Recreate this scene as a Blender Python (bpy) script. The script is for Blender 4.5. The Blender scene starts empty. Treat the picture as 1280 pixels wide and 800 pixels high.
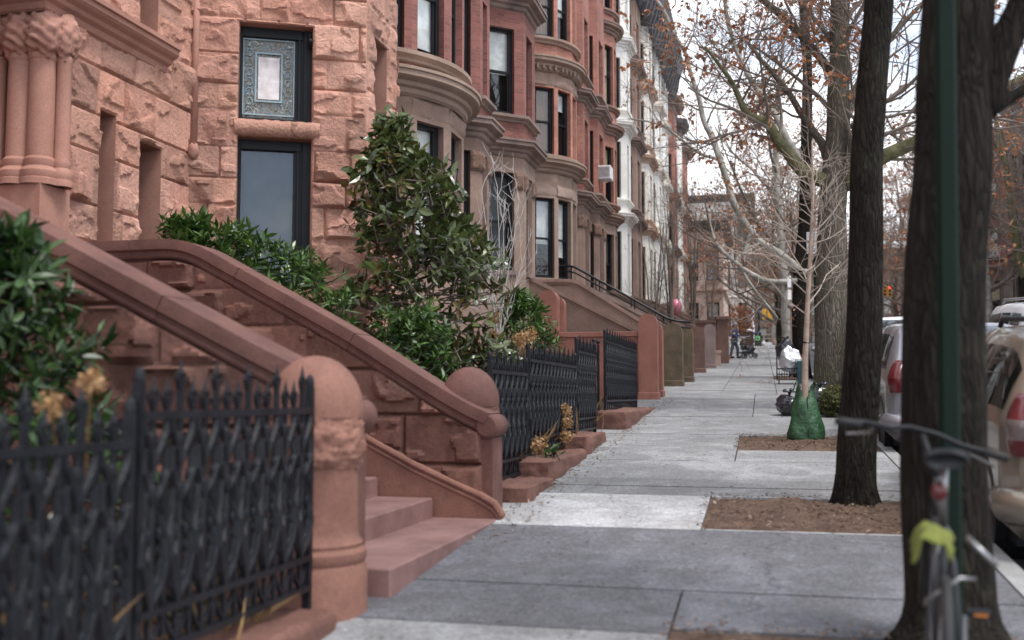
import bpy, bmesh, math, random
from mathutils import Vector, Matrix, noise
R = math.radians
PI = math.pi
scene = bpy.context.scene
COL = scene.collection
S = 0.065           # slope of the street, rising away from the camera
YEND = 107.0        # the crest where the block ends
def G(y):
    return S * min(y, YEND)
def V(*a): return Vector(a)

# ------------------------------------------------------------------ materials
def nmat(name):
    m = bpy.data.materials.new(name); m.use_nodes = True
    nt = m.node_tree; b = nt.nodes['Principled BSDF']
    return m, nt, b
def nd(nt, t, **kw):
    n = nt.nodes.new(t)
    for k, v in kw.items():
        if k == 'inp':
            for a, c in v.items(): n.inputs[a].default_value = c
        else: setattr(n, k, v)
    return n
def ramp(nt, stops, fac=None):
    r = nt.nodes.new('ShaderNodeValToRGB'); e = r.color_ramp.elements
    while len(e) > 1: e.remove(e[-1])
    e[0].position = stops[0][0]; e[0].color = (*stops[0][1], 1)
    for p, c in stops[1:]:
        k = e.new(p); k.color = (*c, 1)
    if fac is not None: nt.links.new(fac, r.inputs[0])
    return r
def mixc(nt, a, b, fac=0.5, mode='MIX'):
    m = nt.nodes.new('ShaderNodeMix'); m.data_type = 'RGBA'; m.blend_type = mode
    for i, v in ((0, fac), (6, a), (7, b)):
        if hasattr(v, 'is_output') or isinstance(v, bpy.types.NodeSocket): nt.links.new(v, m.inputs[i])
        else: m.inputs[i].default_value = v if i == 0 else (*v, 1)
    return m.outputs[2]
def speckled(name, c1, c2, scale=3, rough=.8, bump=.3, bscale=40, fine=0.25, tint=False, metallic=0, spec=.5, bdist=.01, stain=None):
    m, nt, b = nmat(name)
    geo = nd(nt, 'ShaderNodeNewGeometry')
    n1 = nd(nt, 'ShaderNodeTexNoise', inp={'Scale': scale, 'Detail': 6, 'Roughness': .6})
    n2 = nd(nt, 'ShaderNodeTexNoise', inp={'Scale': bscale, 'Detail': 4, 'Roughness': .7})
    nt.links.new(geo.outputs['Position'], n1.inputs['Vector']); nt.links.new(geo.outputs['Position'], n2.inputs['Vector'])
    r1 = ramp(nt, [(.32, c1), (.68, c2)], n1.outputs[0])
    r2 = ramp(nt, [(.3, (1 - fine,) * 3), (.7, (1 + fine,) * 3)], n2.outputs[0])
    col = mixc(nt, r1.outputs[0], r2.outputs[0], 1, 'MULTIPLY')
    if stain:
        n3 = nd(nt, 'ShaderNodeTexNoise', inp={'Scale': .9, 'Detail': 8, 'Roughness': .75})
        nt.links.new(geo.outputs['Position'], n3.inputs['Vector'])
        r3 = ramp(nt, [(.5, (0, 0, 0)), (.72, (1, 1, 1))], n3.outputs[0])
        col = mixc(nt, col, stain, r3.outputs[0])
    if tint:
        at = nd(nt, 'ShaderNodeAttribute', attribute_name='tint')
        col = mixc(nt, col, at.outputs['Color'], 1, 'MULTIPLY'); m['tinted'] = 1
    nt.links.new(col, b.inputs['Base Color'])
    b.inputs['Roughness'].default_value = rough; b.inputs['Metallic'].default_value = metallic
    b.inputs['Specular IOR Level'].default_value = spec
    if bump:
        bp = nd(nt, 'ShaderNodeBump', inp={'Strength': bump, 'Distance': bdist})
        nt.links.new(n2.outputs[0], bp.inputs['Height']); nt.links.new(bp.outputs[0], b.inputs['Normal'])
    return m
def bark(name, c1, c2, c3, sc=9, bump=1.0, dist=.05, zs=.16):
    m, nt, b = nmat(name)
    geo = nd(nt, 'ShaderNodeNewGeometry'); mp = nd(nt, 'ShaderNodeMapping'); mp.inputs['Scale'].default_value = (1, 1, zs); nt.links.new(geo.outputs['Position'], mp.inputs[0])
    n1 = nd(nt, 'ShaderNodeTexNoise', inp={'Scale': sc * 2.2, 'Detail': 7, 'Roughness': .65, 'Distortion': .6}); nt.links.new(mp.outputs[0], n1.inputs['Vector'])
    dn = nd(nt, 'ShaderNodeTexNoise', inp={'Scale': 7, 'Detail': 4}); nt.links.new(mp.outputs[0], dn.inputs['Vector'])
    dv = nd(nt, 'ShaderNodeVectorMath', operation='MULTIPLY_ADD'); dv.inputs[1].default_value = (.16, .16, .16); nt.links.new(dn.outputs['Color'], dv.inputs[0]); nt.links.new(mp.outputs[0], dv.inputs[2])
    v = nd(nt, 'ShaderNodeTexVoronoi', inp={'Scale': sc * 3.4}); v.feature = 'DISTANCE_TO_EDGE'; nt.links.new(dv.outputs[0], v.inputs['Vector'])
    n2 = nd(nt, 'ShaderNodeTexNoise', inp={'Scale': 1.6, 'Detail': 6, 'Roughness': .7}); nt.links.new(geo.outputs['Position'], n2.inputs['Vector'])
    r1 = ramp(nt, [(.3, c1), (.7, c2)], n1.outputs[0]); r2 = ramp(nt, [(.52, (0, 0, 0)), (.68, (1, 1, 1))], n2.outputs[0])
    e = ramp(nt, [(0, (.62, .62, .62)), (.25, (1, 1, 1))], v.outputs['Distance'])
    col = mixc(nt, mixc(nt, r1.outputs[0], c3, r2.outputs[0]), e.outputs[0], 1, 'MULTIPLY')
    nt.links.new(col, b.inputs['Base Color']); b.inputs['Roughness'].default_value = .95; b.inputs['Specular IOR Level'].default_value = .15
    h = nd(nt, 'ShaderNodeMath', operation='MULTIPLY_ADD'); h.inputs[1].default_value = .5; nt.links.new(n1.outputs[0], h.inputs[0]); nt.links.new(e.outputs[0], h.inputs[2])
    bp = nd(nt, 'ShaderNodeBump', inp={'Strength': bump, 'Distance': dist}); nt.links.new(h.outputs[0], bp.inputs['Height']); nt.links.new(bp.outputs[0], b.inputs['Normal'])
    return m
def pavement(name):
    m, nt, b = nmat(name)
    geo = nd(nt, 'ShaderNodeNewGeometry'); P = geo.outputs['Position']
    def tn(sc, det=5, ro=.6, dis=0):
        n = nd(nt, 'ShaderNodeTexNoise', inp={'Scale': sc, 'Detail': det, 'Roughness': ro, 'Distortion': dis}); nt.links.new(P, n.inputs['Vector']); return n.outputs[0]
    def vo(sc, feat='F1'):
        v = nd(nt, 'ShaderNodeTexVoronoi', inp={'Scale': sc}); v.feature = feat; nt.links.new(P, v.inputs['Vector']); return v
    base = ramp(nt, [(.3, (.275, .278, .288)), (.7, (.39, .391, .396))], tn(.8, 8, .7)).outputs[0]
    peb = vo(58); pr = ramp(nt, [(0, (.55, .55, .56)), (.35, (.85, .85, .86)), (.75, (1.1, 1.09, 1.07)), (1, (1.6, 1.55, 1.48))], peb.outputs['Color'])
    col = mixc(nt, base, pr.outputs[0], .8, 'MULTIPLY')
    fine = ramp(nt, [(.3, (.7, .7, .7)), (.7, (1.25, 1.25, 1.25))], tn(24, 6, .75)).outputs[0]; col = mixc(nt, col, fine, .8, 'MULTIPLY')
    gum = vo(2.3); gr = ramp(nt, [(.035, (.45, .45, .46)), (.05, (1, 1, 1))], gum.outputs['Distance']); col = mixc(nt, col, gr.outputs[0], 1, 'MULTIPLY')
    st = ramp(nt, [(.46, (.72, .71, .69)), (.60, (1, 1, 1)), (.8, (1.1, 1.1, 1.1))], tn(1.7, 9, .72, .5)).outputs[0]; col = mixc(nt, col, st, .9, 'MULTIPLY')
    w = nd(nt, 'ShaderNodeTexNoise', inp={'Scale': 1.1, 'Detail': 4}); nt.links.new(P, w.inputs['Vector'])
    mxv = nd(nt, 'ShaderNodeVectorMath', operation='MULTIPLY_ADD'); mxv.inputs[1].default_value = (1.2, 1.2, 1.2); nt.links.new(w.outputs['Color'], mxv.inputs[0]); nt.links.new(P, mxv.inputs[2])
    cv = nd(nt, 'ShaderNodeTexVoronoi', inp={'Scale': .33}); cv.feature = 'DISTANCE_TO_EDGE'; nt.links.new(mxv.outputs[0], cv.inputs['Vector'])
    cr = ramp(nt, [(.0015, (.55, .55, .55)), (.005, (1, 1, 1))], cv.outputs['Distance']); col = mixc(nt, col, cr.outputs[0], .8, 'MULTIPLY')
    at = nd(nt, 'ShaderNodeAttribute', attribute_name='tint'); col = mixc(nt, col, at.outputs['Color'], 1, 'MULTIPLY'); m['tinted'] = 1
    nt.links.new(col, b.inputs['Base Color']); b.inputs['Roughness'].default_value = .93; b.inputs['Specular IOR Level'].default_value = .3
    bp = nd(nt, 'ShaderNodeBump', inp={'Strength': .8, 'Distance': .008}); nt.links.new(tn(70, 4, .7), bp.inputs['Height']); nt.links.new(bp.outputs[0], b.inputs['Normal'])
    return m
def brick_mat(name, c1, c2, mortar):
    m, nt, b = nmat(name)
    uv = nd(nt, 'ShaderNodeUVMap')
    br = nd(nt, 'ShaderNodeTexBrick', inp={'Scale': 1, 'Mortar Size': .006, 'Brick Width': .215, 'Row Height': .068, 'Bias': 0.0})
    br.inputs['Color1'].default_value = (*c1, 1); br.inputs['Color2'].default_value = (*c2, 1); br.inputs['Mortar'].default_value = (*mortar, 1)
    nt.links.new(uv.outputs[0], br.inputs['Vector'])
    n1 = nd(nt, 'ShaderNodeTexNoise', inp={'Scale': .7, 'Detail': 7, 'Roughness': .7})
    geo = nd(nt, 'ShaderNodeNewGeometry'); nt.links.new(geo.outputs['Position'], n1.inputs['Vector'])
    r1 = ramp(nt, [(.3, (.62, .62, .62)), (.7, (1.25, 1.2, 1.2))], n1.outputs[0])
    col = mixc(nt, br.outputs['Color'], r1.outputs[0], 1, 'MULTIPLY')
    nt.links.new(col, b.inputs['Base Color']); b.inputs['Roughness'].default_value = .9
    bp = nd(nt, 'ShaderNodeBump', inp={'Strength': .4, 'Distance': .006}); bp.invert = True
    nt.links.new(br.outputs['Fac'], bp.inputs['Height']); nt.links.new(bp.outputs[0], b.inputs['Normal'])
    return m
def plain(name, c, rough=.5, metallic=0, spec=.5, coat=0, var=.15):
    m, nt, b = nmat(name)
    geo = nd(nt, 'ShaderNodeNewGeometry')
    n = nd(nt, 'ShaderNodeTexNoise', inp={'Scale': 6, 'Detail': 5})
    nt.links.new(geo.outputs['Position'], n.inputs['Vector'])
    r = ramp(nt, [(.3, tuple(x * (1 - var) for x in c)), (.7, tuple(min(1, x * (1 + var * .8)) for x in c))], n.outputs[0])
    nt.links.new(r.outputs[0], b.inputs['Base Color'])
    b.inputs['Roughness'].default_value = rough; b.inputs['Metallic'].default_value = metallic
    b.inputs['Specular IOR Level'].default_value = spec; b.inputs['Coat Weight'].default_value = coat; b.inputs['Coat Roughness'].default_value = .06
    return m
def leaf_mat(name, c1, c2, rough=.35, spec=.5, trans=.15):
    m, nt, b = nmat(name)
    at = nd(nt, 'ShaderNodeAttribute', attribute_name='tint')
    r = ramp(nt, [(0, c1), (1, c2)], at.outputs['Fac'])
    nt.links.new(r.outputs[0], b.inputs['Base Color'])
    b.inputs['Roughness'].default_value = rough; b.inputs['Specular IOR Level'].default_value = spec
    if trans:
        tr = nd(nt, 'ShaderNodeBsdfTranslucent'); nt.links.new(r.outputs[0], tr.inputs[0])
        mx = nd(nt, 'ShaderNodeMixShader'); mx.inputs[0].default_value = trans
        out = nt.nodes['Material Output']
        nt.links.new(b.outputs[0], mx.inputs[1]); nt.links.new(tr.outputs[0], mx.inputs[2]); nt.links.new(mx.outputs[0], out.inputs[0])
    return m
def emit(name, c, st):
    m, nt, b = nmat(name)
    b.inputs['Base Color'].default_value = (*c, 1); b.inputs['Emission Color'].default_value = (*c, 1); b.inputs['Emission Strength'].default_value = st
    return m
def glass(name, tint=(.75, .8, .8), refl=.16):
    m, nt, b = nmat(name)
    nt.nodes.remove(b)
    t = nd(nt, 'ShaderNodeBsdfTransparent'); t.inputs[0].default_value = (*tint, 1)
    g = nd(nt, 'ShaderNodeBsdfGlossy'); g.inputs[0].default_value = (.9, .95, 1, 1); g.inputs['Roughness'].default_value = .02
    n = nd(nt, 'ShaderNodeTexNoise', inp={'Scale': 1.3, 'Detail': 1}); geo = nd(nt, 'ShaderNodeNewGeometry'); nt.links.new(geo.outputs['Position'], n.inputs['Vector'])
    bp = nd(nt, 'ShaderNodeBump', inp={'Strength': .05, 'Distance': .05}); nt.links.new(n.outputs[0], bp.inputs['Height']); nt.links.new(bp.outputs[0], g.inputs['Normal'])
    lw = nd(nt, 'ShaderNodeLayerWeight', inp={'Blend': .25})
    mm = nd(nt, 'ShaderNodeMath', operation='MULTIPLY_ADD'); mm.inputs[1].default_value = .45; mm.inputs[2].default_value = refl
    nt.links.new(lw.outputs['Fresnel'], mm.inputs[0])
    mx = nd(nt, 'ShaderNodeMixShader'); nt.links.new(mm.outputs[0], mx.inputs[0]); nt.links.new(t.outputs[0], mx.inputs[1]); nt.links.new(g.outputs[0], mx.inputs[2])
    nt.links.new(mx.outputs[0], nt.nodes['Material Output'].inputs[0])
    return m

M = {}
M['red_stone'] = speckled('red_sandstone_rock', (.43, .22, .160), (.57, .315, .238), 1.5, .92, 1.0, 26, .20, True, stain=(.34, .185, .13), bdist=.03)
M['red_smooth'] = speckled('red_sandstone_dressed', (.34, .165, .122), (.45, .24, .182), 1.8, .85, .3, 60, .18, stain=(.23, .115, .09))
M['stoop'] = speckled('painted_brownstone', (.105, .044, .034), (.178, .080, .063), 3.2, .8, .35, 45, .2, stain=(.085, .040, .033))
M['stoop_rock'] = speckled('painted_brownstone_rock', (.125, .056, .041), (.205, .096, .070), 2.4, .85, 1.0, 24, .25, True, stain=(.12, .055, .045))
M['step'] = speckled('painted_step', (.19, .098, .088), (.31, .178, .16), 2.4, .75, .3, 60, .16, stain=(.15, .08, .07))
M['newel_tan'] = speckled('newel_sandstone', (.19, .084, .060), (.29, .138, .10), 3, .8, .35, 50, .2, stain=(.14, .066, .05))
M['brownstone'] = speckled('brownstone', (.22, .142, .11), (.33, .222, .178), 1.3, .9, .35, 40, .2, stain=(.17, .12, .10))
M['brownstone_pale'] = speckled('pale_brownstone', (.27, .185, .142), (.38, .275, .218), 1.3, .9, .4, 40, .2, True, stain=(.25, .18, .145))
M['cornice'] = speckled('weathered_cornice', (.19, .135, .115), (.33, .235, .195), 2, .85, .3, 40, .2, stain=(.10, .085, .08))
M['capital'] = speckled('carved_capital', (.16, .095, .07), (.27, .165, .125), 12, .9, .9, 28, .4, bdist=.03)
M['brick'] = brick_mat('red_brick', (.30, .115, .085), (.42, .17, .125), (.30, .20, .17))
M['brick_orange'] = brick_mat('orange_brick', (.42, .175, .125), (.54, .245, .18), (.42, .27, .21))
M['brick_dark'] = brick_mat('dark_red_brick', (.22, .085, .07), (.33, .125, .10), (.24, .16, .14))
M['white'] = speckled('white_painted_stone', (.78, .76, .71), (.88, .87, .83), 1.2, .7, .1, 40, .06, stain=(.70, .66, .59))
M['cream'] = speckled('cream_painted_stone', (.76, .71, .63), (.86, .82, .75), 1.2, .75, .1, 40, .06, stain=(.66, .58, .48))
M['tan'] = speckled('tan_stone', (.45, .30, .22), (.60, .43, .33), 1.2, .8, .2, 40, .1, stain=(.33, .22, .17))
M['pinkstone'] = speckled('pink_stone', (.60, .45, .38), (.74, .59, .51), 1.2, .8, .2, 40, .1)
M['beige'] = speckled('beige_block', (.50, .44, .38), (.62, .56, .50), .5, .85, .1, 30, .08)
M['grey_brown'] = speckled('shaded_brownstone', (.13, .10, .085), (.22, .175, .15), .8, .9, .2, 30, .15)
M['dark_stone'] = speckled('mossy_dark_stone', (.075, .06, .038), (.17, .115, .08), 3, .9, .4, 40, .25, stain=(.085, .085, .03))
M['post_brown'] = speckled('brown_post_paint', (.16, .085, .065), (.23, .125, .10), 2, .7, .2, 50, .12, stain=(.11, .065, .055))
M['post_grey'] = speckled('grey_brown_post', (.23, .17, .155), (.31, .24, .22), 2, .75, .2, 50, .12)
M['post_red'] = speckled('red_post_paint', (.31, .125, .09), (.40, .17, .125), 2, .65, .15, 50, .1, stain=(.24, .10, .075))
M['frame'] = plain('window_frame_paint', (.013, .0145, .018), .5, 0, .25)
M['frame_white'] = plain('window_frame_white', (.6, .6, .57), .5)
M['frame_brown'] = plain('window_frame_brown', (.10, .06, .045), .5)
M['glass'] = glass('window_glass', (.92, .94, .94), .07)
M['glass_dark'] = glass('window_glass_dark', (.30, .32, .33), .13)
M['carglass'] = glass('car_glass', (.22, .24, .25), .13)
M['room'] = plain('dark_room', (.035, .03, .03), .9)
M['blind'] = plain('white_blind', (.88, .88, .85), .8)
M['blind_cream'] = plain('cream_blind', (.66, .55, .36), .8)
M['curtain'] = plain('lace_curtain', (.50, .55, .62), .9)
M['shade_grey'] = plain('grey_roller_shade', (.10, .108, .112), .7)
M['wood_shutter'] = plain('brown_wood_shutter', (.26, .14, .075), .6)
M['iron'] = speckled('black_cast_iron', (.006, .0065, .009), (.016, .017, .022), 9, .36, .4, 60, .2, spec=.28)
M['concrete'] = pavement('sidewalk_flags')
M['kerb'] = speckled('kerb_stone', (.22, .22, .215), (.34, .335, .33), 3, .9, .3, 50, .2)
M['asphalt'] = speckled('asphalt', (.045, .045, .047), (.075, .075, .078), .8, .9, .5, 120, .3)
M['soil'] = speckled('garden_soil', (.055, .038, .026), (.11, .075, .052), 4, 1, .9, 40, .4, bdist=.03)
M['mulch'] = speckled('tree_pit_mulch', (.10, .062, .043), (.19, .118, .083), 5, 1, 1, 60, .45, bdist=.03)
M['bark_dark'] = bark('dark_bark', (.014, .0115, .0095), (.040, .032, .026), (.045, .042, .030))
M['bark_grey'] = bark('grey_furrowed_bark', (.12, .10, .08), (.25, .21, .17), (.17, .165, .10), 7, 1, .06, .2)
M['bark_moss'] = speckled('mossy_limb_bark', (.075, .075, .032), (.16, .145, .075), 5, .95, .8, 22, .4, bdist=.02)
M['bark_pale'] = speckled('pale_plane_bark', (.22, .205, .17), (.52, .49, .44), 4.2, .85, .3, 20, .15, stain=(.16, .15, .105))
M['bark_twig'] = speckled('winter_twigs', (.13, .10, .082), (.26, .21, .175), 2, .9, 0)
M['bark_twig_pale'] = speckled('pale_twigs', (.30, .24, .19), (.50, .42, .35), 3, .85, 0)
M['bark_birch'] = speckled('white_birch_bark', (.40, .365, .345), (.62, .585, .565), 6, .8, .2, 40, .2)
M['bark_young'] = speckled('young_tree_bark', (.30, .215, .165), (.43, .325, .26), 7, .85, .3, 40, .2)
M['rust_leaf'] = leaf_mat('rust_leaf', (.27, .10, .045), (.56, .27, .14), .6, .3, .3)
M['magnolia'] = leaf_mat('magnolia_leaf', (.03, .05, .014), (.12, .15, .042), .27, .7, .08)
M['magnolia_bronze'] = leaf_mat('magnolia_bronze_leaf', (.07, .045, .014), (.15, .115, .03), .4, .4, .12)
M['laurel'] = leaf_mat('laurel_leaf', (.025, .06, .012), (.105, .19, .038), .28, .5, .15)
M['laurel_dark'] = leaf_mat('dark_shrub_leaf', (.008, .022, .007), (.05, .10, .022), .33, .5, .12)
M['dry_flower'] = leaf_mat('dried_flower', (.34, .18, .075), (.62, .42, .23), .8, .2, .25)
M['straw'] = leaf_mat('dry_grass', (.24, .14, .06), (.45, .30, .15), .8, .2, .2)
M['litter'] = leaf_mat('fallen_leaf', (.11, .065, .04), (.48, .37, .28), .8, .2, .1)
M['conifer'] = leaf_mat('discarded_evergreen', (.05, .06, .02), (.17, .17, .065), .6, .3, .1)
M['green_bag'] = speckled('green_pvc_bag', (.018, .066, .026), (.040, .110, .046), 4, .45, .7, 11, .2, bdist=.05, stain=(.03, .06, .035))
M['black_bag'] = plain('black_bin_liner', (.022, .023, .028), .22, 0, .7)
M['silver_bag'] = plain('crumpled_silver_sheet', (.72, .72, .73), .32, .55)
M['white_plastic'] = plain('white_plastic', (.75, .75, .75), .5)
M['post_green'] = plain('green_sign_post', (.003, .012, .007), .7, 0, .2)
M['chrome'] = plain('bare_metal', (.28, .28, .28), .35, 1)
M['rubber'] = plain('black_rubber', (.016, .016, .016), .75)
M['blackplastic'] = plain('black_plastic', (.014, .0145, .017), .5, 0, .2)
M['bike_paint'] = plain('dark_bike_paint', (.03, .032, .036), .35)
M['lime'] = plain('lime_cloth', (.13, .145, .022), .85)
M['orange'] = plain('orange_reflector', (.40, .13, .02), .4)
M['red_lens'] = plain('red_lens', (.11, .007, .010), .25, coat=.3)
M['clear_lens'] = plain('clear_lens', (.16, .125, .12), .15, coat=.4)
M['amber_lens'] = plain('amber_lens', (.7, .3, .04), .2)
M['car_gold'] = plain('gold_beige_paint', (.23, .195, .15), .32, .4, coat=.8, var=.03)
M['car_silver'] = plain('silver_grey_paint', (.33, .33, .36), .3, .5, coat=.8, var=.03)
M['car_white'] = plain('white_paint', (.78, .78, .80), .35, 0, coat=.7, var=.02)
M['car_dark'] = plain('dark_grey_paint', (.04, .042, .05), .3, .3, coat=.8)
M['yellow'] = plain('signal_yellow', (.70, .36, .03), .5)
M['red_light'] = emit('red_signal', (1, .05, .02), 4)
M['sign_white'] = plain('sign_white', (.8, .78, .78), .5)
M['sign_ink'] = plain('sign_ink', (.16, .10, .11), .6)
M['brown_bin'] = plain('brown_slatted', (.10, .055, .042), .7)
M['green_bin'] = plain('dark_green_bin', (.012, .03, .022), .5)
M['emblem'] = plain('green_emblem', (.25, .75, .30), .5)
M['balloon'] = plain('pink_balloon', (.80, .22, .32), .25, coat=.5)
M['skin'] = plain('skin', (.55, .33, .25), .6)
M['jacket'] = plain('navy_jacket', (.045, .055, .15), .8)
M['jeans'] = plain('faded_jeans', (.10, .13, .17), .9)
M['hat'] = plain('grey_hat', (.32, .35, .42), .9)
M['stroller'] = plain('grey_fabric', (.075, .085, .10), .85)
M['wood_rail'] = plain('weathered_wood', (.28, .24, .18), .85)
M['roof_dark'] = speckled('dark_cornice_paint', (.035, .035, .042), (.075, .072, .08), 1.5, .7, .2, 30, .2)
M['roofing'] = plain('flat_roofing', (.12, .12, .12), .9)
M['teal'] = plain('teal_crate', (.025, .08, .10), .6)
# leaded glass
def leaded():
    m, nt, b = nmat('leaded_ornament_glass')
    uv = nd(nt, 'ShaderNodeNewGeometry')
    v = nd(nt, 'ShaderNodeTexVoronoi', inp={'Scale': 26}); v.feature = 'DISTANCE_TO_EDGE'
    w = nd(nt, 'ShaderNodeTexNoise', inp={'Scale': 9, 'Detail': 3, 'Distortion': 1.5})
    nt.links.new(uv.outputs['Position'], v.inputs['Vector']); nt.links.new(uv.outputs['Position'], w.inputs['Vector'])
    r = ramp(nt, [(.3, (.10, .13, .17)), (.42, (.20, .27, .30)), (.5, (.25, .20, .15)), (.58, (.13, .15, .10)), (.68, (.48, .50, .52))], w.outputs[0])
    e = ramp(nt, [(.02, (.12, .12, .12)), (.06, (1, 1, 1))], v.outputs['Distance'])
    nt.links.new(mixc(nt, r.outputs[0], e.outputs[0], 1, 'MULTIPLY'), b.inputs['Base Color']); b.inputs['Roughness'].default_value = .25
    return m
M['leaded'] = leaded()
M['marble'] = speckled('opal_glass', (.55, .48, .46), (.92, .88, .86), 6, .2, 0, fine=.03)
M['lead_border'] = plain('pale_blue_lead', (.30, .40, .44), .4)

# ------------------------------------------------------------------ mesh builder
LOC = {}
class MB:
    def __init__(s): s.v = []; s.f = []; s.t = {}
    def add(s, vs, fs, tint=None):
        o = len(s.v); s.v += [tuple(x) for x in vs]; s.f += [tuple(i + o for i in f) for f in fs]
        if tint is not None:
            for i in range(o, len(s.v)): s.t[i] = tint
        return s
    def box(s, c, d, rz=0, rx=0, ry=0, tint=None):
        m = Matrix.Translation(c) @ Matrix.Rotation(rz, 4, 'Z') @ Matrix.Rotation(ry, 4, 'Y') @ Matrix.Rotation(rx, 4, 'X')
        hx, hy, hz = d[0] / 2, d[1] / 2, d[2] / 2
        vs = [m @ V(x, y, z) for x in (-hx, hx) for y in (-hy, hy) for z in (-hz, hz)]
        return s.add(vs, [(0, 1, 3, 2), (4, 6, 7, 5), (0, 4, 5, 1), (2, 3, 7, 6), (0, 2, 6, 4), (1, 5, 7, 3)], tint)
    def bbox(s, c, d, rz=0, b=.01, tint=None):
        # box with chamfered vertical and top edges
        hx, hy, hz = d[0] / 2, d[1] / 2, d[2] / 2
        def ring(k, z): return [(hx - k if a else -hx + k, y, z) for a, y in ()]
        rings = []
        for ins, z in ((0, -hz), (0, hz - b), (b, hz)):
            X, Y = hx - ins, hy - ins
            pts = [(-X + b, -Y), (X - b, -Y), (X, -Y + b), (X, Y - b), (X - b, Y), (-X + b, Y), (-X, Y - b), (-X, -Y + b)]
            rings.append([V(x, y, z) for x, y in pts])
        m = Matrix.Translation(c) @ Matrix.Rotation(rz, 4, 'Z')
        vs = [m @ p for r in rings for p in r]
        fs = [tuple(range(7, -1, -1)), tuple(range(16, 24))]
        for k in range(2):
            for i in range(8):
                j = (i + 1) % 8; fs.append((k * 8 + i, k * 8 + j, k * 8 + 8 + j, k * 8 + 8 + i))
        return s.add(vs, fs, tint)
    def tube(s, pts, rad, n=6, cap=True, tint=None):
        pts = [Vector(p) for p in pts]
        if not hasattr(rad, '__len__'): rad = [rad] * len(pts)
        vs = []; fs = []; prev = None
        for i, p in enumerate(pts):
            d = (pts[min(i + 1, len(pts) - 1)] - pts[max(i - 1, 0)])
            if d.length < 1e-9: d = V(0, 0, 1)
            d.normalize()
            if prev is None:
                a = d.orthogonal().normalized()
            else:
                a = prev - d * prev.dot(d)
                a = a.normalized() if a.length > 1e-6 else d.orthogonal().normalized()
            prev = a; b = d.cross(a)
            for k in range(n):
                t = 2 * PI * k / n; vs.append(p + (a * math.cos(t) + b * math.sin(t)) * rad[i])
        for i in range(len(pts) - 1):
            for k in range(n):
                j = (k + 1) % n; fs.append((i * n + k, i * n + j, (i + 1) * n + j, (i + 1) * n + k))
        if cap:
            fs.append(tuple(range(n - 1, -1, -1))); o = (len(pts) - 1) * n; fs.append(tuple(range(o, o + n)))
        return s.add(vs, fs, tint)
    def lathe(s, prof, c=(0, 0, 0), n=24, a0=0, a1=2 * PI, tint=None):
        vs = []; fs = []; full = abs(a1 - a0 - 2 * PI) < 1e-6; k = n if full else n + 1
        for r, z in prof:
            for i in range(k):
                t = a0 + (a1 - a0) * i / n; vs.append((c[0] + r * math.cos(t), c[1] + r * math.sin(t), c[2] + z))
        for j in range(len(prof) - 1):
            for i in range(n):
                q = (i + 1) % k; fs.append((j * k + i, j * k + q, (j + 1) * k + q, (j + 1) * k + i))
        return s.add(vs, fs, tint)
    def prism(s, poly, axis, a, b, tint=None):
        # poly of 2D points extruded along axis 'x','y' or 'z' from a to b (poly: x->(y,z), y->(x,z), z->(x,y))
        def mk(p, t):
            return {'x': (t, p[0], p[1]), 'y': (p[0], t, p[1]), 'z': (p[0], p[1], t)}[axis]
        n = len(poly); vs = [mk(p, a) for p in poly] + [mk(p, b) for p in poly]
        fs = [tuple(range(n - 1, -1, -1)), tuple(range(n, 2 * n))] + [(i, (i + 1) % n, n + (i + 1) % n, n + i) for i in range(n)]
        return s.add(vs, fs, tint)
    def sphere(s, c, r, n=12, m=8, tint=None, fn=None):
        if not hasattr(r, '__len__'): r = (r, r, r)
        vs = [];fs = []
        for j in range(m + 1):
            ph = PI * j / m
            for i in range(n):
                t = 2 * PI * i / n; d = V(math.sin(ph) * math.cos(t), math.sin(ph) * math.sin(t), math.cos(ph))
                k = fn(d) if fn else 1
                vs.append((c[0] + d.x * r[0] * k, c[1] + d.y * r[1] * k, c[2] + d.z * r[2] * k))
        for j in range(m):
            for i in range(n):
                q = (i + 1) % n; fs.append((j * n + i, (j + 1) * n + i, (j + 1) * n + q, j * n + q))
        return s.add(vs, fs, tint)
    def leaf(s, p, d, up, L, W, tint, fold=.15, droop=.1):
        d = d.normalized(); sd = d.cross(up)
        if sd.length < 1e-5: sd = d.orthogonal()
        sd.normalize(); nn = sd.cross(d)
        a = p; m1 = p + d * L * .45 - nn * fold * W; e = p + d * L - nn * droop * L
        q = p + d * L * .75 - nn * (fold * W * .8 + droop * L * .5)
        vs = [a, p + d * L * .3 + sd * W * .42, p + d * L * .62 + sd * W * .45 - nn * droop * L * .3, e, p + d * L * .62 - sd * W * .45 - nn * droop * L * .3, p + d * L * .3 - sd * W * .42, m1]
        return s.add(vs, [(0, 1, 6), (1, 2, 3, 6), (6, 3, 4, 5), (0, 6, 5)], tint)
    def build(s, name, mat, parent=None, smooth=False, loc=None, local=False, auto=None):
        off = V(0, 0, 0)
        if parent is not None and not local: off = LOC[parent]
        elif loc is not None: off = Vector(loc)
        me = bpy.data.meshes.new(name)
        me.from_pydata([(x - off.x, y - off.y, z - off.z) for x, y, z in s.v], [], s.f)
        if s.t or M[mat].get('tinted'):
            ca = me.color_attributes.new('tint', 'FLOAT_COLOR', 'POINT')
            buf = [1.0] * (4 * len(s.v))
            for i, t in s.t.items():
                c = t if hasattr(t, '__len__') else (t, t, t)
                buf[4 * i:4 * i + 3] = c
            ca.data.foreach_set('color', buf)
        me.materials.append(M[mat])
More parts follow.
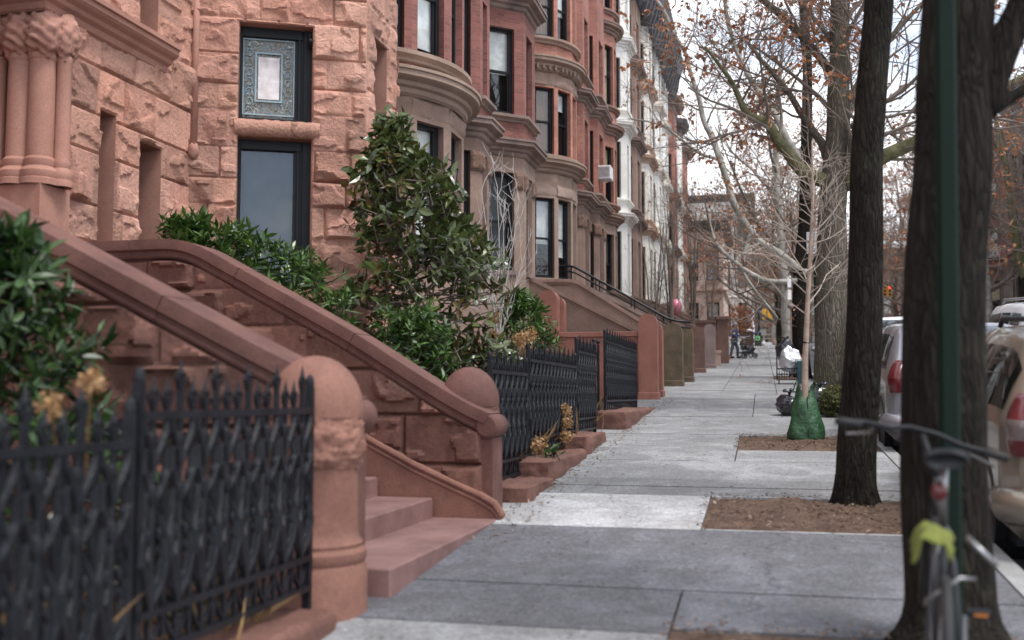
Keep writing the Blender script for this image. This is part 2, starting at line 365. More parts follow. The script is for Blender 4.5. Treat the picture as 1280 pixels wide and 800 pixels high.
        if mat.startswith('brick'):
            uvl = me.uv_layers.new(name='UVMap'); buf = []
            for poly in me.polygons:
                n = poly.normal; t = V(-n.y, n.x, 0)
                t = t.normalized() if t.length > .01 else V(1, 0, 0)
                for li in poly.loop_indices:
                    co = me.vertices[me.loops[li].vertex_index].co + off
                    buf += [co.dot(t), co.z]
            uvl.data.foreach_set('uv', buf)
        if smooth:
            me.polygons.foreach_set('use_smooth', [True] * len(me.polygons))
        me.update()
        if smooth and auto:
            me.set_sharp_from_angle(angle=R(auto))
        o = bpy.data.objects.new(name, me); COL.objects.link(o)
        if parent is not None:
            o.parent = parent; LOC[o] = V(0, 0, 0) if local else LOC[parent]
            if not local: o.location = (0, 0, 0)
        else:
            o.location = off; LOC[o] = off
        return o
def tag(o, label=None, cat=None, group=None, kind=None):
    if label: o['label'] = label
    if cat: o['category'] = cat
    if group: o['group'] = group
    if kind: o['kind'] = kind
    return o
def thing(name, label, cat, loc, group=None, rot=None):
    o = bpy.data.objects.new(name, None); COL.objects.link(o); o.location = loc; LOC[o] = Vector(loc)
    o.empty_display_size = .3
    if rot: o.rotation_euler = rot
    return tag(o, label, cat, group)
def struct(mb, name, mat, **k):
    return tag(mb.build(name, mat, **k), kind='structure')
def lerp(a, b, t): return a + (b - a) * t
def sstep(x): x = max(0, min(1, x)); return x * x * (3 - 2 * x)

# wall panel between plan points, outward normal = (t.y, -t.x); real openings with reveals
def frame2(P, Q):
    P = V(P[0], P[1], 0); Q = V(Q[0], Q[1], 0); t = (Q - P); L = t.length; t.normalize()
    return P, t, V(t.y, -t.x, 0), L
def panel(mb, P, Q, z0, z1, holes=(), reveal=.2):
    P, t, n, L = frame2(P, Q)
    us = sorted({0, L, *[h[0] for h in holes], *[h[1] for h in holes]})
    zs = sorted({z0, z1, *[max(z0, min(z1, h[2])) for h in holes], *[max(z0, min(z1, h[3])) for h in holes]})
    pt = lambda u, z, d=0: P + t * u + n * d + V(0, 0, z)
    for i in range(len(us) - 1):
        for j in range(len(zs) - 1):
            cu = (us[i] + us[i + 1]) / 2; cz = (zs[j] + zs[j + 1]) / 2
            if any(h[0] < cu < h[1] and h[2] < cz < h[3] for h in holes): continue
            mb.add([pt(us[i], zs[j]), pt(us[i + 1], zs[j]), pt(us[i + 1], zs[j + 1]), pt(us[i], zs[j + 1])], [(0, 1, 2, 3)])
    for (a, b, c, d) in holes:
        c = max(c, z0); d = min(d, z1)
        if d <= c: continue
        r = -reveal
        mb.add([pt(a, c), pt(a, d), pt(a, d, r), pt(a, c, r)], [(0, 1, 2, 3)])
        mb.add([pt(b, c), pt(b, c, r), pt(b, d, r), pt(b, d)], [(0, 1, 2, 3)])
        if d < z1 - .001 or True: mb.add([pt(a, d), pt(b, d), pt(b, d, r), pt(a, d, r)], [(0, 1, 2, 3)])
        mb.add([pt(a, c), pt(a, c, r), pt(b, c, r), pt(b, c)], [(0, 1, 2, 3)])

def rock_panel(mb, P, Q, z0, z1, course=.42, holes=(), step=.035, depth=.055, seed=0, minb=.35, maxb=.85, edge=(False, False), tintvar=.26, top=None, bot=None):
    """rock faced ashlar as real relief; top/bot: functions u->z that clip the panel to a sloping edge"""
    rnd = random.Random(seed)
    P, t, n, L = frame2(P, Q)
    nc = max(1, round((z1 - z0) / course)); cs = [z0]
    for i in range(nc): cs.append(z0 + (z1 - z0) * (i + 1 + (rnd.uniform(-.12, .12) if i < nc - 1 else 0)) / nc)
    rows = []
    for i in range(nc):
        br = [0 if edge[0] else -rnd.uniform(0, .4)]
        while br[-1] < L: br.append(br[-1] + rnd.uniform(minb, maxb))
        if br[-1] - L < .15 or edge[1]: br[-1] = L if edge[1] else br[-1]
        rows.append((br, [(rnd.uniform(1 - tintvar, 1 + tintvar), rnd.uniform(-.35, .35), rnd.uniform(-.35, .35), rnd.uniform(.45, 1.1)) for _ in br]))
    def grid(a, b, extra):
        k = max(2, int((b - a) / step)); g = {a + (b - a) * i / k for i in range(k + 1)}
        for e in extra:
            if a < e < b:
                g = {x for x in g if abs(x - e) > step * .5}; g.add(e)
        return sorted(g | {a, b})
    us = grid(0, L, [h[0] for h in holes] + [h[1] for h in holes]); zs = grid(z0, z1, [h[2] for h in holes] + [h[3] for h in holes])
    facets = {}; vs = []; tn = []
    for j, z in enumerate(zs):
        ci = 0
        while ci < nc - 1 and z > cs[ci + 1]: ci += 1
        br, inf = rows[ci]; bi = 0
        for i, u in enumerate(us):
            while bi < len(br) - 2 and u > br[bi + 1]: bi += 1
            e = min(u - br[bi], br[bi + 1] - u, z - cs[ci], cs[ci + 1] - z)
            for h in holes:
                if h[2] - .001 <= z <= h[3] + .001: e = min(e, max(h[0] - u, u - h[1])) if not (h[0] < u < h[1]) else 0
                if h[0] - .001 <= u <= h[1] + .001: e = min(e, max(h[2] - z, z - h[3]))
            e = max(0, e); tv, sx, sz, hgt = inf[bi]
            w = P + t * u + V(0, 0, z)
            uc, zc2 = (br[bi] + br[bi + 1]) / 2, (cs[ci] + cs[ci + 1]) / 2
            key = (ci, bi)
            if key not in facets:
                fr_ = random.Random(seed * 1009 + ci * 97 + bi); facets[key] = [(fr_.uniform(.45, 1.35), fr_.uniform(-1.4, 1.4), fr_.uniform(-1, 1), fr_.uniform(-.35, .35), fr_.uniform(-.35, .35)) for _ in range(5)] + [fr_.uniform(-9, 9)]
            bw, bh = br[bi + 1] - br[bi], cs[ci + 1] - cs[ci]; FK = facets[key]; so_ = FK[5]
            jx = .10 * noise.noise(w * 2.9 + V(7, 0, so_)) + .035 * noise.noise(w * 9); jz = .10 * noise.noise(w * 3.1 + V(0, 9, so_)) + .035 * noise.noise(w * 10)
            hh = min(f_[0] + .10 + 5.5 * f_[1] * (u + jx - uc - f_[3] * bw) + 6.5 * f_[2] * (z + jz - zc2 - f_[4] * bh) for f_ in FK[:5])
            hh = max(.0, min(1.45, hh))
            lg = noise.noise(V(w.x * 2.3, w.y * 2.3, w.z * 5.2) + V(so_, 0, 0)) + .14 * noise.noise(w * 11)
            led = .40 * sstep((lg - .10) / .05)
            d = depth * (.28 * sstep(e / .014) + sstep(e / .05) * (.95 * hh + led))
            d += .0055 * noise.noise(w * 31) + .003 * noise.noise(w * 60)
            if e < .006: d = -.012
            zz = z
            if top: zz = min(zz, top(u))
            if bot: zz = max(zz, bot(u))
            if top and zz < z or bot and zz > z: d *= .5
            p = P + t * u + n * d; vs.append((p.x, p.y, zz)); tn.append((tv, tv * (1 - .16 * sx), tv * (1 - .20 * sx + .08 * sz)))
    fs = []
    K = len(us)
    for j in range(len(zs) - 1):
        for i in range(K - 1):
            cu = (us[i] + us[i + 1]) / 2; cz = (zs[j] + zs[j + 1]) / 2
            if any(h[0] < cu < h[1] and h[2] < cz < h[3] for h in holes): continue
            if top and zs[j] >= max(top(us[i]), top(us[i + 1])): continue
            if bot and zs[j + 1] <= min(bot(us[i]), bot(us[i + 1])): continue
            fs.append((j * K + i, j * K + i + 1, (j + 1) * K + i + 1, (j + 1) * K + i))
    o = len(mb.v); mb.v += vs; mb.f += [tuple(k + o for k in f) for f in fs]
    for i, c in enumerate(tn): mb.t[o + i] = c

def sweep(mb, pts, prof, zbase, close_ends=True):
    """sweep profile [(out,z)...] along plan polyline pts, outward normal right of travel"""
    pts = [V(p[0], p[1], 0) for p in pts]; n = len(pts); k = len(prof); vs = []; fs = []
    for i, p in enumerate(pts):
        ns = []
        if i > 0: t = (p - pts[i - 1]).normalized(); ns.append(V(t.y, -t.x, 0))
        if i < n - 1: t = (pts[i + 1] - p).normalized(); ns.append(V(t.y, -t.x, 0))
        m = sum(ns, V(0, 0, 0)).normalized(); m = m / max(.4, m.dot(ns[0]))
        for o, z in prof: vs.append(p + m * o + V(0, 0, zbase + z))
    for i in range(n - 1):
        for j in range(k - 1):
            fs.append((i * k + j, (i + 1) * k + j, (i + 1) * k + j + 1, i * k + j + 1))
    if close_ends:
        fs.append(tuple(range(k - 1, -1, -1))); o = (n - 1) * k; fs.append(tuple(range(o, o + k)))
    mb.add(vs, fs)
CORN = [(0, -.04), (.05, 0), (.07, .07), (.13, .10), (.15, .16), (.25, .20), (.28, .22), (.28, .30), (.31, .31), (.31, .36), (0, .42)]
SILL = [(0, 0), (.05, .02), (.06, .06), (.12, .10), (.14, .11), (.14, .18), (0, .21)]

WINK = {'blind': 'blind', 'cream': 'blind_cream', 'lace': 'curtain', 'grey': 'shade_grey', 'wood': 'wood_shutter'}
def window(par, P, Q, u0, u1, z0, z1, rec=.16, shade=None, frac=.5, fm='frame', gm='glass', sash=True, depth=.09):
    P, t, n, L = frame2(P, Q)
    ang = math.atan2(t.y, t.x); base = P + n * (-rec)
    c = lambda u, z, d: base + t * u + n * d + V(0, 0, z)
    fw = .07; f = MB(); W = u1 - u0; H = z1 - z0; zm = z0 + H * .5
    f.box(c(u0 + fw / 2, (z0 + z1) / 2, 0), (fw, depth, H), ang); f.box(c(u1 - fw / 2, (z0 + z1) / 2, 0), (fw, depth, H), ang)
    f.box(c((u0 + u1) / 2, z0 + .05, .003), (W - 2 * fw, depth, .1), ang); f.box(c((u0 + u1) / 2, z1 - fw / 2, .003), (W - 2 * fw, depth, fw), ang)
    if sash:
        f.box(c((u0 + u1) / 2, zm, .005), (W - 2 * fw, depth * .7, .055), ang)
        s = .035
        for uu in (u0 + fw + s / 2, u1 - fw - s / 2):
            f.box(c(uu, (z0 + .1 + zm - .0275) / 2, -.012), (s, .04, zm - z0 - .1275), ang); f.box(c(uu, (zm + .0275 + z1 - fw) / 2, .015), (s, .04, z1 - fw - zm - .0275), ang)
    o = f.build('window', fm, par)
    g = MB(); a, b = u0 + fw, u1 - fw
    if sash:
        g.add([c(a, z0 + .1, -.015), c(b, z0 + .1, -.015), c(b, zm, -.015), c(a, zm, -.015), c(a, zm, .01), c(b, zm, .01), c(b, z1 - fw, .01), c(a, z1 - fw, .01)], [(0, 1, 2, 3), (4, 5, 6, 7)])
    else:
        g.add([c(a, z0 + .1, 0), c(b, z0 + .1, 0), c(b, z1 - fw, 0), c(a, z1 - fw, 0)], [(0, 1, 2, 3)])
    g.build('pane', gm, o)
    if shade:
        b_ = MB(); zb = z1 - fw - (H - fw) * frac
        if shade == 'lace' or shade == 'wood':
            N = 10
            vs = []
            for i in range(N + 1):
                uu = lerp(a, b, i / N); dd = -.09 + (.02 if i % 2 else -.01); vs += [c(uu, zb, dd), c(uu, z1 - fw, dd)]
            b_.add(vs, [(2 * i, 2 * i + 2, 2 * i + 3, 2 * i + 1) for i in range(N)])
        else:
            b_.add([c(a, zb, -.075), c(b, zb, -.075), c(b, z1 - fw, -.075), c(a, z1 - fw, -.075)], [(0, 1, 2, 3)])
            b_.box(c((a + b) / 2, zb + .012, -.072), (b - a, .02, .03), ang)
        b_.build('curtain' if shade in ('lace', 'wood') else 'blind', WINK[shade], o)
    r = MB(); dd = -.55
    r.add([c(u0, z0, -.05), c(u1, z0, -.05), c(u1, z1, -.05), c(u0, z1, -.05), c(u0, z0, dd), c(u1, z0, dd), c(u1, z1, dd), c(u0, z1, dd)], [(4, 5, 6, 7), (0, 4, 7, 3), (1, 2, 6, 5), (3, 7, 6, 2), (0, 1, 5, 4)])
    r.build('recess', 'room', o)
    return o
def sill(par, P, Q, u0, u1, z, out=.1, h=.12, rec=.16, mat='cornice', name='sill'):
    mb = MB()
    P, t, n, L = frame2(P, Q); ang = math.atan2(t.y, t.x)
    mb.box(P + t * ((u0 + u1) / 2) + n * ((out - rec) / 2) + V(0, 0, z - h / 2), (u1 - u0 + .1, out + rec, h), ang)
    return mb.build(name, mat, par)
# ================================================================== SETTING
PALE = M
def flags():
    # sidewalk flags: one mesh, joints are real gaps, tint per flag (older dark and newer pale pours)
    mb = MB(); rnd = random.Random(4)
    under = MB()
    pits = [(-.5, 1.38, 8.45, 10.05), (-.5, 1.38, 4.2, 5.68), (-.35, 1.38, 13.85, 15.7), (.3, 1.38, 19.6, 21.8), (.3, 1.38, 32, 34.4)]
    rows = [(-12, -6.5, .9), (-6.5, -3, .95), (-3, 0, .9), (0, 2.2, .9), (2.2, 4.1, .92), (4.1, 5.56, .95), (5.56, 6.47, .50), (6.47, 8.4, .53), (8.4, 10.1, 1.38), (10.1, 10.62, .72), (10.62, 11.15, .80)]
    y = 11.15
    while y < YEND:
        h = 1.55 if y < 40 else 3.1
        rows.append((y, min(y + h, YEND), rnd.uniform(.94, 1.14) if y < 20 else rnd.uniform(.90, 1.12))); y += h
    for a, b, tv in rows:
        xs = [-2.6, 1.44] if a < 8.3 or 10 < a < 17.5 else ([-2.6, -.47, 1.44] if a < 12 else [-2.9, -.2, 1.44])
        if a > 24: xs = [-2.9, -1.0, .3, 1.44]
        cuts = sorted(set(xs + [p[0] for p in pits if p[2] < b and p[3] > a]))
        ycuts = sorted({a, b, *[v for p in pits for v in (p[2], p[3]) if a < v < b]})
        for ya, yb in zip(ycuts, ycuts[1:]):
            for xa, xb in zip(cuts, cuts[1:]):
                cx, cy = (xa + xb) / 2, (ya + yb) / 2
                if any(p[0] - .01 < cx < p[1] + .08 and p[2] < cy < p[3] for p in pits): continue
                k = tv * rnd.uniform(.95, 1.05)
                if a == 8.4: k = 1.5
                j = .008; lift = rnd.uniform(0, .006)
                n = 1
                x0, x1, y0, y1 = xa + j, xb - j, ya + j * (abs(ya - a) < .001), yb - j * (abs(yb - b) < .001)
                z = lambda q: G(q) + lift
                mb.add([(x0, y0, z(y0)), (x1, y0, z(y0)), (x1, y1, z(y1)), (x0, y1, z(y1)), (x0, y0, z(y0) - .03), (x1, y0, z(y0) - .03), (x1, y1, z(y1) - .03), (x0, y1, z(y1) - .03)],
                       [(0, 1, 2, 3), (0, 4, 5, 1), (1, 5, 6, 2), (2, 6, 7, 3), (3, 7, 4, 0)], tint=(k, k * 1.0, k * (1.08 if k < .7 else 1.0)))
    struct(mb, 'sidewalk', 'concrete')
    g = MB(); 
    ys = [-40, 0, 20, 60, YEND, 112]
    for a, b in zip(ys, ys[1:]):
        g.add([(-40, a, G(a) - .022), (1.45, a, G(a) - .022), (1.45, b, G(b) - .022), (-40, b, G(b) - .022)], [(0, 1, 2, 3)])
    struct(g, 'ground', 'soil')
    far = MB(); z = G(YEND) - .15
    far.add([(-400, 111.9, z), (500, 111.9, z), (500, 700, z), (-400, 700, z)], [(0, 1, 2, 3)])
    struct(far, 'cross_street', 'asphalt')
    for (a, b, c, d) in pits:
        m = MB(); nx, ny = 40, 44; vs = []
        for j in range(ny + 1):
            for i in range(nx + 1):
                x = lerp(a, b + .06, i / nx); y = lerp(c, d, j / ny)
                e = min(i, nx - i, j, ny - j) / 6
                vs.append((x, y, G(y) - .015 + min(1, e) * (.03 + .04 * noise.noise(V(x * 3, y * 3, 1)) + .024 * noise.noise(V(x * 17, y * 17, 5)))))
        m.add(vs, [(j * (nx + 1) + i, j * (nx + 1) + i + 1, (j + 1) * (nx + 1) + i + 1, (j + 1) * (nx + 1) + i) for j in range(ny) for i in range(nx)])
        struct(m, 'tree_bed_soil', 'mulch', smooth=True)
        ch = MB(); r2 = random.Random(int(c * 10))
        for _ in range(750 if c < 20 else 150):
            x = r2.uniform(a - .05, b); y = r2.uniform(c - .05, d + .05)
            ch.leaf(V(x, y, G(y) + r2.uniform(.02, .05)), V(r2.uniform(-1, 1), r2.uniform(-1, 1), r2.uniform(-.1, .4)), V(0, 0, 1), r2.uniform(.02, .06), r2.uniform(.008, .03), r2.random() ** 2.5 * .8, .3, .2)
        tag(ch.build('fallen_leaves', 'litter'), 'scattered brown leaf litter lying on the mulch of a tree bed', 'leaf litter', kind='stuff')
    return pits
flags()
# kerb, road, far side
k = MB()
for x0, x1 in ((1.45, 1.6), (9.5, 9.65)):
    yy = -30
    while yy < YEND + 3:
        y1 = min(yy + 2.4, YEND + 4)
        k.add([(x0, yy, G(yy) - .2), (x1, yy, G(yy) - .2), (x1, y1 - .01, G(y1) - .2), (x0, y1 - .01, G(y1) - .2), (x0, yy, G(yy) + .004), (x1, yy, G(yy) + .004), (x1, y1 - .01, G(y1) + .004), (x0, y1 - .01, G(y1) + .004)],
              [(4, 5, 6, 7), (0, 1, 5, 4), (1, 2, 6, 5), (2, 3, 7, 6), (3, 0, 4, 7)])
        yy = y1
struct(k, 'kerb', 'kerb')
r = MB()
for a, b in ((-40, 0), (0, 40), (40, YEND), (YEND, 112)):
    r.add([(1.5, a, G(a) - .14), (9.6, a, G(a) - .14), (9.6, b, G(b) - .14), (1.5, b, G(b) - .14)], [(0, 1, 2, 3)])
struct(r, 'road', 'asphalt')
r = MB()
for a, b in ((-40, 0), (0, 40), (40, YEND), (YEND, 112)):
    r.add([(9.6, a, G(a)), (60, a, G(a)), (60, b, G(b)), (9.6, b, G(b))], [(0, 1, 2, 3)])
struct(r, 'opposite_sidewalk', 'kerb')
# litter of leaves along the garden edge and over the sidewalk
lt = MB(); rnd = random.Random(11)
for _ in range(520):
    y = rnd.uniform(7.5, 24); x = -2.05 - .25 * rnd.random() + abs(rnd.gauss(0, .13))
    lt.leaf(V(x, y, G(y) + .012), V(rnd.uniform(-1, 1), rnd.uniform(-1, 1), rnd.uniform(0, .3)), V(0, 0, 1), rnd.uniform(.02, .06), rnd.uniform(.012, .03), rnd.random(), .3, .1)
for _ in range(260):
    y = rnd.uniform(5, 30); x = rnd.uniform(-2, 1.4)
    lt.leaf(V(x, y, G(y) + .010), V(rnd.uniform(-1, 1), rnd.uniform(-1, 1), rnd.uniform(0, .25)), V(0, 0, 1), rnd.uniform(.015, .045), rnd.uniform(.01, .02), rnd.random() ** 1.5, .3, .1)
tag(lt.build('fallen_leaves', 'litter'), 'small dry leaves and twigs strewn along the sidewalk edge', 'leaf litter', kind='stuff')

# ================================================================== RED SANDSTONE HOUSE WITH CANTED BAY
H1 = thing('sandstone_house', 'red rock-faced sandstone house with a leaded glass window over a grey shade', 'house', (-7.0, 10, G(10)))
A1, B1, C1, D1 = (-7.0, 11.6), (-5.015, 12.61), (-5.015, 13.72), (-7.0, 14.75)
def u_on(P, Q, ratio):   # parameter (metres) where the ray X = ratio*Y crosses the line P-Q
    dx, dy = Q[0] - P[0], Q[1] - P[1]; L = math.hypot(dx, dy)
    t = (ratio * P[1] - P[0]) / (dx - ratio * dy); return t * L
hu0, hu1 = .60, 1.52
holesA = [(hu0, hu1, 5.14, 6.40), (hu0, hu1, 3.0, 4.91)]
w = MB()
rock_panel(w, A1, B1, 2.0, 7.2, .40, holesA, .02, .065, 3, .35, .75, edge=(False, True))
rock_panel(w, B1, C1, 2.0, 7.2, .40, [(.25, .72, 5.14, 6.40), (.25, .72, 3.0, 4.91)], .03, .055, 5, .3, .6, edge=(True, True))
rock_panel(w, (-7.0, 9.25), (-7.0, 11.6), 2.2, 7.2, .5, [(.55, .83, 3.2, 4.72), (1.30, 1.74, 2.6, 4.55), (1.22, 1.6, 5.85, 6.9)], .025, .07, 8, .4, .8, edge=(True, False))
rock_panel(w, C1, D1, .5, 7.2, .385, [], .08, .05, 13)
rock_panel(w, (-7.0, 14.75), (-7.0, 14.95), .5, 7.2, .385, [], .08, .05, 14)
w.build('wall', 'red_stone', H1, smooth=True, auto=22)
up = MB()
for P, Q in (((-7, 9.25), A1), (A1, B1), (B1, C1), (C1, D1), (D1, (-7, 14.95))): panel(up, P, Q, 7.2, 13.5)
for P, Q in ((A1, B1), (B1, C1)): panel(up, P, Q, .3, 2.0)
panel(up, (-7, 9.25), A1, .3, 2.2)
panel(up, (-7, 0.5), (-7, 6.2), 0, 13.5); panel(up, (-7, 6.2), (-7, 9.25), 5.8, 13.5)
up.box((-7.62, 7.7, 4.2), (.1, 3.4, 3.4)); up.box((-11.9, 7.7, 13.4), (9.6, 14.4, .2)); up.box((-12, 14.9, 6.9), (9.9, .08, 13)); up.box((-12, .5, 6.9), (9.9, .08, 13))
up.build('upper_wall', 'red_smooth', H1)
rv = MB()
def reveals(P, Q, holes, r):
    P, t, n, L = frame2(P, Q); pt = lambda u, z, d: P + t * u + n * d + V(0, 0, z)
    for a, b, c, d in holes:
        for q in ([pt(a, c, .006), pt(a, d, .006), pt(a, d, -r), pt(a, c, -r)], [pt(b, c, .006), pt(b, c, -r), pt(b, d, -r), pt(b, d, .006)], [pt(a, d, .006), pt(b, d, .006), pt(b, d, -r), pt(a, d, -r)], [pt(a, c, .006), pt(a, c, -r), pt(b, c, -r), pt(b, c, .006)]):
            rv.add(q, [(0, 1, 2, 3)])
reveals(A1, B1, holesA, .3)
reveals(B1, C1, [(.25, .72, 5.14, 6.40), (.25, .72, 3.0, 4.91)], .3)
slits = [(.55, .83, 3.2, 4.72), (1.30, 1.74, 2.6, 4.55), (1.22, 1.6, 5.85, 6.9)]
reveals((-7, 9.25), (-7, 11.6), slits, .45)
rv.box((-7.12, 9.25, 4.1), (.24, .06, 3.0))
rv.build('window_reveal', 'red_smooth', H1)
dk = MB()
for a, b, c, d in slits: dk.box((-7.46, 9.25 + (a + b) / 2, (c + d) / 2), (.04, b - a + .1, d - c + .1))
dk.build('slit_window', 'frame', H1)
# rounded sill bar between the two windows, corner bead
P, t, n, L = frame2(A1, B1)
sb = MB()
pts = []
for i in range(26):
    u = lerp(hu0 - .05, hu1 + .1, i / 25); pts.append(P + t * u + n * (-.02 + .006 * noise.noise(V(u * 9, 1, 2))) + V(0, 0, 5.025 + .008 * noise.noise(V(u * 11, 4, 1))))
sb.tube(pts, [.115 + .01 * noise.noise(V(i * .6, 3, 3)) for i in range(26)], 12)
sb.build('sill_bar', 'red_stone', H1, smooth=True, auto=50)
bd = MB(); bd.tube([(-6.93, 11.6, 4.75), (-6.93, 11.6, 7.2)], .045, 10)
bd.sphere((-6.93, 11.6, 4.68), (.07, .07, .11), 14, 12, fn=lambda d: 1 + .25 * noise.noise(d * 6))
bd.build('corner_bead', 'red_smooth', H1, smooth=True)
# leaded window over shade window
def c1(u, z, d): return P + t * u + n * d + V(0, 0, z)
ang1 = math.atan2(t.y, t.x)
for (z0, z1, lead) in ((5.14, 6.40, True), (3.0, 4.91, False)):
    f = MB(); fw = .085; W = hu1 - hu0; d0 = -.24; wr = .22
    f.box(c1(hu0 + .02, (z0 + z1) / 2, d0), (.04, .14, z1 - z0), ang1); f.box(c1(hu1 - wr / 2, (z0 + z1) / 2, d0 - .02), (wr, .10, z1 - z0), ang1)
    f.box(c1(hu1 - .05, (z0 + z1) / 2, d0 + .03), (.1, .10, z1 - z0), ang1)
    f.box(c1((hu0 + hu1) / 2 - .05, z1 - .06, d0 + .004), (W - .16, .14, .12), ang1); f.box(c1((hu0 + hu1) / 2 - .05, z0 + .03, d0 + .004), (W - .16, .14, .06), ang1)
    f.box(c1(hu1 - .16, (z0 + z1) / 2, d0 + .05), (.025, .05, z1 - z0 - .1), ang1)
    fo = f.build('window', 'frame', H1)
    a, b = hu0 + .04, hu1 - wr; za, zb = z0 + .06, z1 - .12
    quad = lambda m, a, b, za, zb, d: m.add([c1(a, za, d), c1(b, za, d), c1(b, zb, d), c1(a, zb, d)], [(0, 1, 2, 3)])
    if lead:
        m = MB(); quad(m, a, b, za, zb, d0); m.build('leaded_pane', 'leaded', fo)
        m = MB(); uc, zc = (a + b) / 2 , (za + zb) / 2 + .02
        quad(m, uc - .135, uc + .135, zc - .29, zc + .27, d0 + .012); m.build('opal_pane', 'marble', fo)
        m = MB()
        for hw, hh, q in ((.165, .32, .022), (.225 + .1, .5, .018)):
            for s in (-1, 1):
                m.box(c1(uc + s * hw, zc, d0 + .016), (q, .016, 2 * hh + q), ang1); m.box(c1(uc, zc + s * hh, d0 + .017), (2 * hw - q, .016, q), ang1)
        for i in range(16):   # leaf scrolls of the border
            sx = (i % 2) * 2 - 1; zz = zc - .45 + .9 * (i // 2) / 7
            pp = [c1(uc + sx * (.245 + .045 * math.cos(k * 1.1)), zz + .05 * math.sin(k * 1.1), d0 + .012) for k in range(6)]
            m.tube(pp, .006, 4)
        m.build('lead_border', 'lead_border', fo)
    else:
        m = MB(); quad(m, a, b, za, zb, d0); m.build('pane', 'glass', fo)
        m = MB(); quad(m, a + .005, b + .03, za, zb, d0 - .045); m.build('shade', 'shade_grey', fo)
for z0, z1 in ((5.14, 6.40), (3.0, 4.91)): window(H1, B1, C1, .26, .71, z0 + .02, z1 - .02, .22, None, gm='glass_dark', sash=False)
# portal cornice, columns
pc = MB(); sweep(pc, [(-8.6, 8.82), (-6.97, 8.82), (-6.97, 10.97)], [(0, -.05), (.03, -.03), (.05, .03), (.10, .06), (.12, .10), (.17, .13), (.20, .16), (.20, .21), (.23, .22), (.23, .27), (.05, .30), (0, .3)], 5.52)
pc.build('portal_cornice', 'red_smooth', H1)
pr = MB(); pr.box((-7.8, 9.03, 3.16), (1.72, .46, 1.1)); pr.box((-7.8, 9.07, 5.47), (1.66, .4, .1)); pr.box((-7.9, 9.16, 4.55), (1.7, .18, 1.8))
pr.build('portal_pier', 'red_smooth', H1)
for (cx, cy, rr) in ((-7.62, 8.93, .125), (-7.30, 8.93, .13), (-7.07, 8.95, .13), (-6.91, 9.07, .075)):
    cm = MB(); q = rr / .13
    prof = [(1.5, 0), (1.5, .06), (1.42, .07), (1.5, .10), (1.5, .14), (1.3, .17), (1.12, .19), (1.2, .22), (1.2, .26), (1.0, .29), (1.0, .8), (.97, 1.28), (1.1, 1.30), (1.1, 1.34), (.98, 1.36)]
    cm.lathe([(rr * a, 3.71 + b) for a, b in prof], (cx, cy, 0), 20); col_ = cm.build('column', 'red_smooth', H1, smooth=True, auto=40)
cp = MB()
for (cx, cy, rr) in ((-7.62, 8.93, .2), (-7.30, 8.91, .21), (-7.04, 8.93, .21), (-6.93, 9.06, .16)):
    cp.sphere((cx, cy, 5.25), (rr, rr, .24), 40, 28, fn=lambda d: 1.0 + .13 * math.sin(9 * d.x + 5 * d.z) * math.sin(9 * d.z) + .22 * noise.noise(d * 5 + V(cx, 0, 0)) + .1 * abs(noise.noise(d * 11)))
cp.build('carved_capital', 'red_smooth', H1, smooth=True)
cam = MB(); q = c1(hu1 - .03, 6.26, -.08)
cam.tube([q + V(0, 0, .1), q + V(0, 0, -.0)], .028, 10); cam.tube([q, q + n * .1 + V(0, 0, -.06)], .034, 10); cam.sphere(q + n * .03 + V(0, 0, -.07), .045, 12, 8)
tag(cam.build('security_camera', 'blackplastic', loc=tuple(q), smooth=True), 'small black security camera in the top corner of the leaded glass window', 'camera')

# ================================================================== FRONT STOOPS
COPE = [(-.2, 0), (.2, 0), (.205, -.03), (.205, -.085), (.17, -.10), (.165, -.13), (.175, -.145), (.165, -.165), (.13, -.18), (.125, -.205), (.11, -.215), (-.11, -.215), (-.125, -.205), (-.13, -.18), (-.165, -.165), (-.175, -.145), (-.165, -.13), (-.17, -.10), (-.205, -.085), (-.205, -.03)]
def coping(mb, path, yc, sc=1.0, crown=0.012, joints=True):
    vs = []; k = len(COPE); fs = []
    pp_ = []; jt = [path[0][0] + 1.15 * q for q in range(1, 9)] if joints else []
    for i, p_ in enumerate(path):
        if i:
            a = path[i - 1]
            for xj in jt:
                if a[0] + .02 < xj < p_[0] - .02:
                    f_ = (xj - a[0]) / (p_[0] - a[0])
                    for dx, ss in ((-.006, 1), (-.004, .955), (.004, .955), (.006, 1)): pp_.append((xj + dx, lerp(a[1], p_[1], f_) + dx * (p_[1] - a[1]) / (p_[0] - a[0]), ss))
        pp_.append((p_[0], p_[1], 1))
    path = [(a, b) for a, b, c in pp_]; scs = [c for a, b, c in pp_]
    for i, (x, z) in enumerate(path):
        a = path[max(0, i - 1)]; b = path[min(len(path) - 1, i + 1)]; d = V(b[0] - a[0], 0, b[1] - a[1]).normalized(); nn = V(-d.z, 0, d.x)
        if nn.z < 0: nn = -nn
        for (w_, h) in COPE: q_ = scs[i]; vs.append(V(x, yc + w_ * sc * q_, z) + nn * ((h * sc + (crown if h == 0 else 0)) if q_ == 1 else (-.1 + (h + .1) * .94) * sc))
    for i in range(len(path) - 1):
        for j in range(k): fs.append((i * k + j, i * k + (j + 1) % k, (i + 1) * k + (j + 1) % k, (i + 1) * k + j))
    fs += [tuple(range(k)), tuple(range((len(path) - 1) * k, len(path) * k))]
    mb.add(vs, fs)
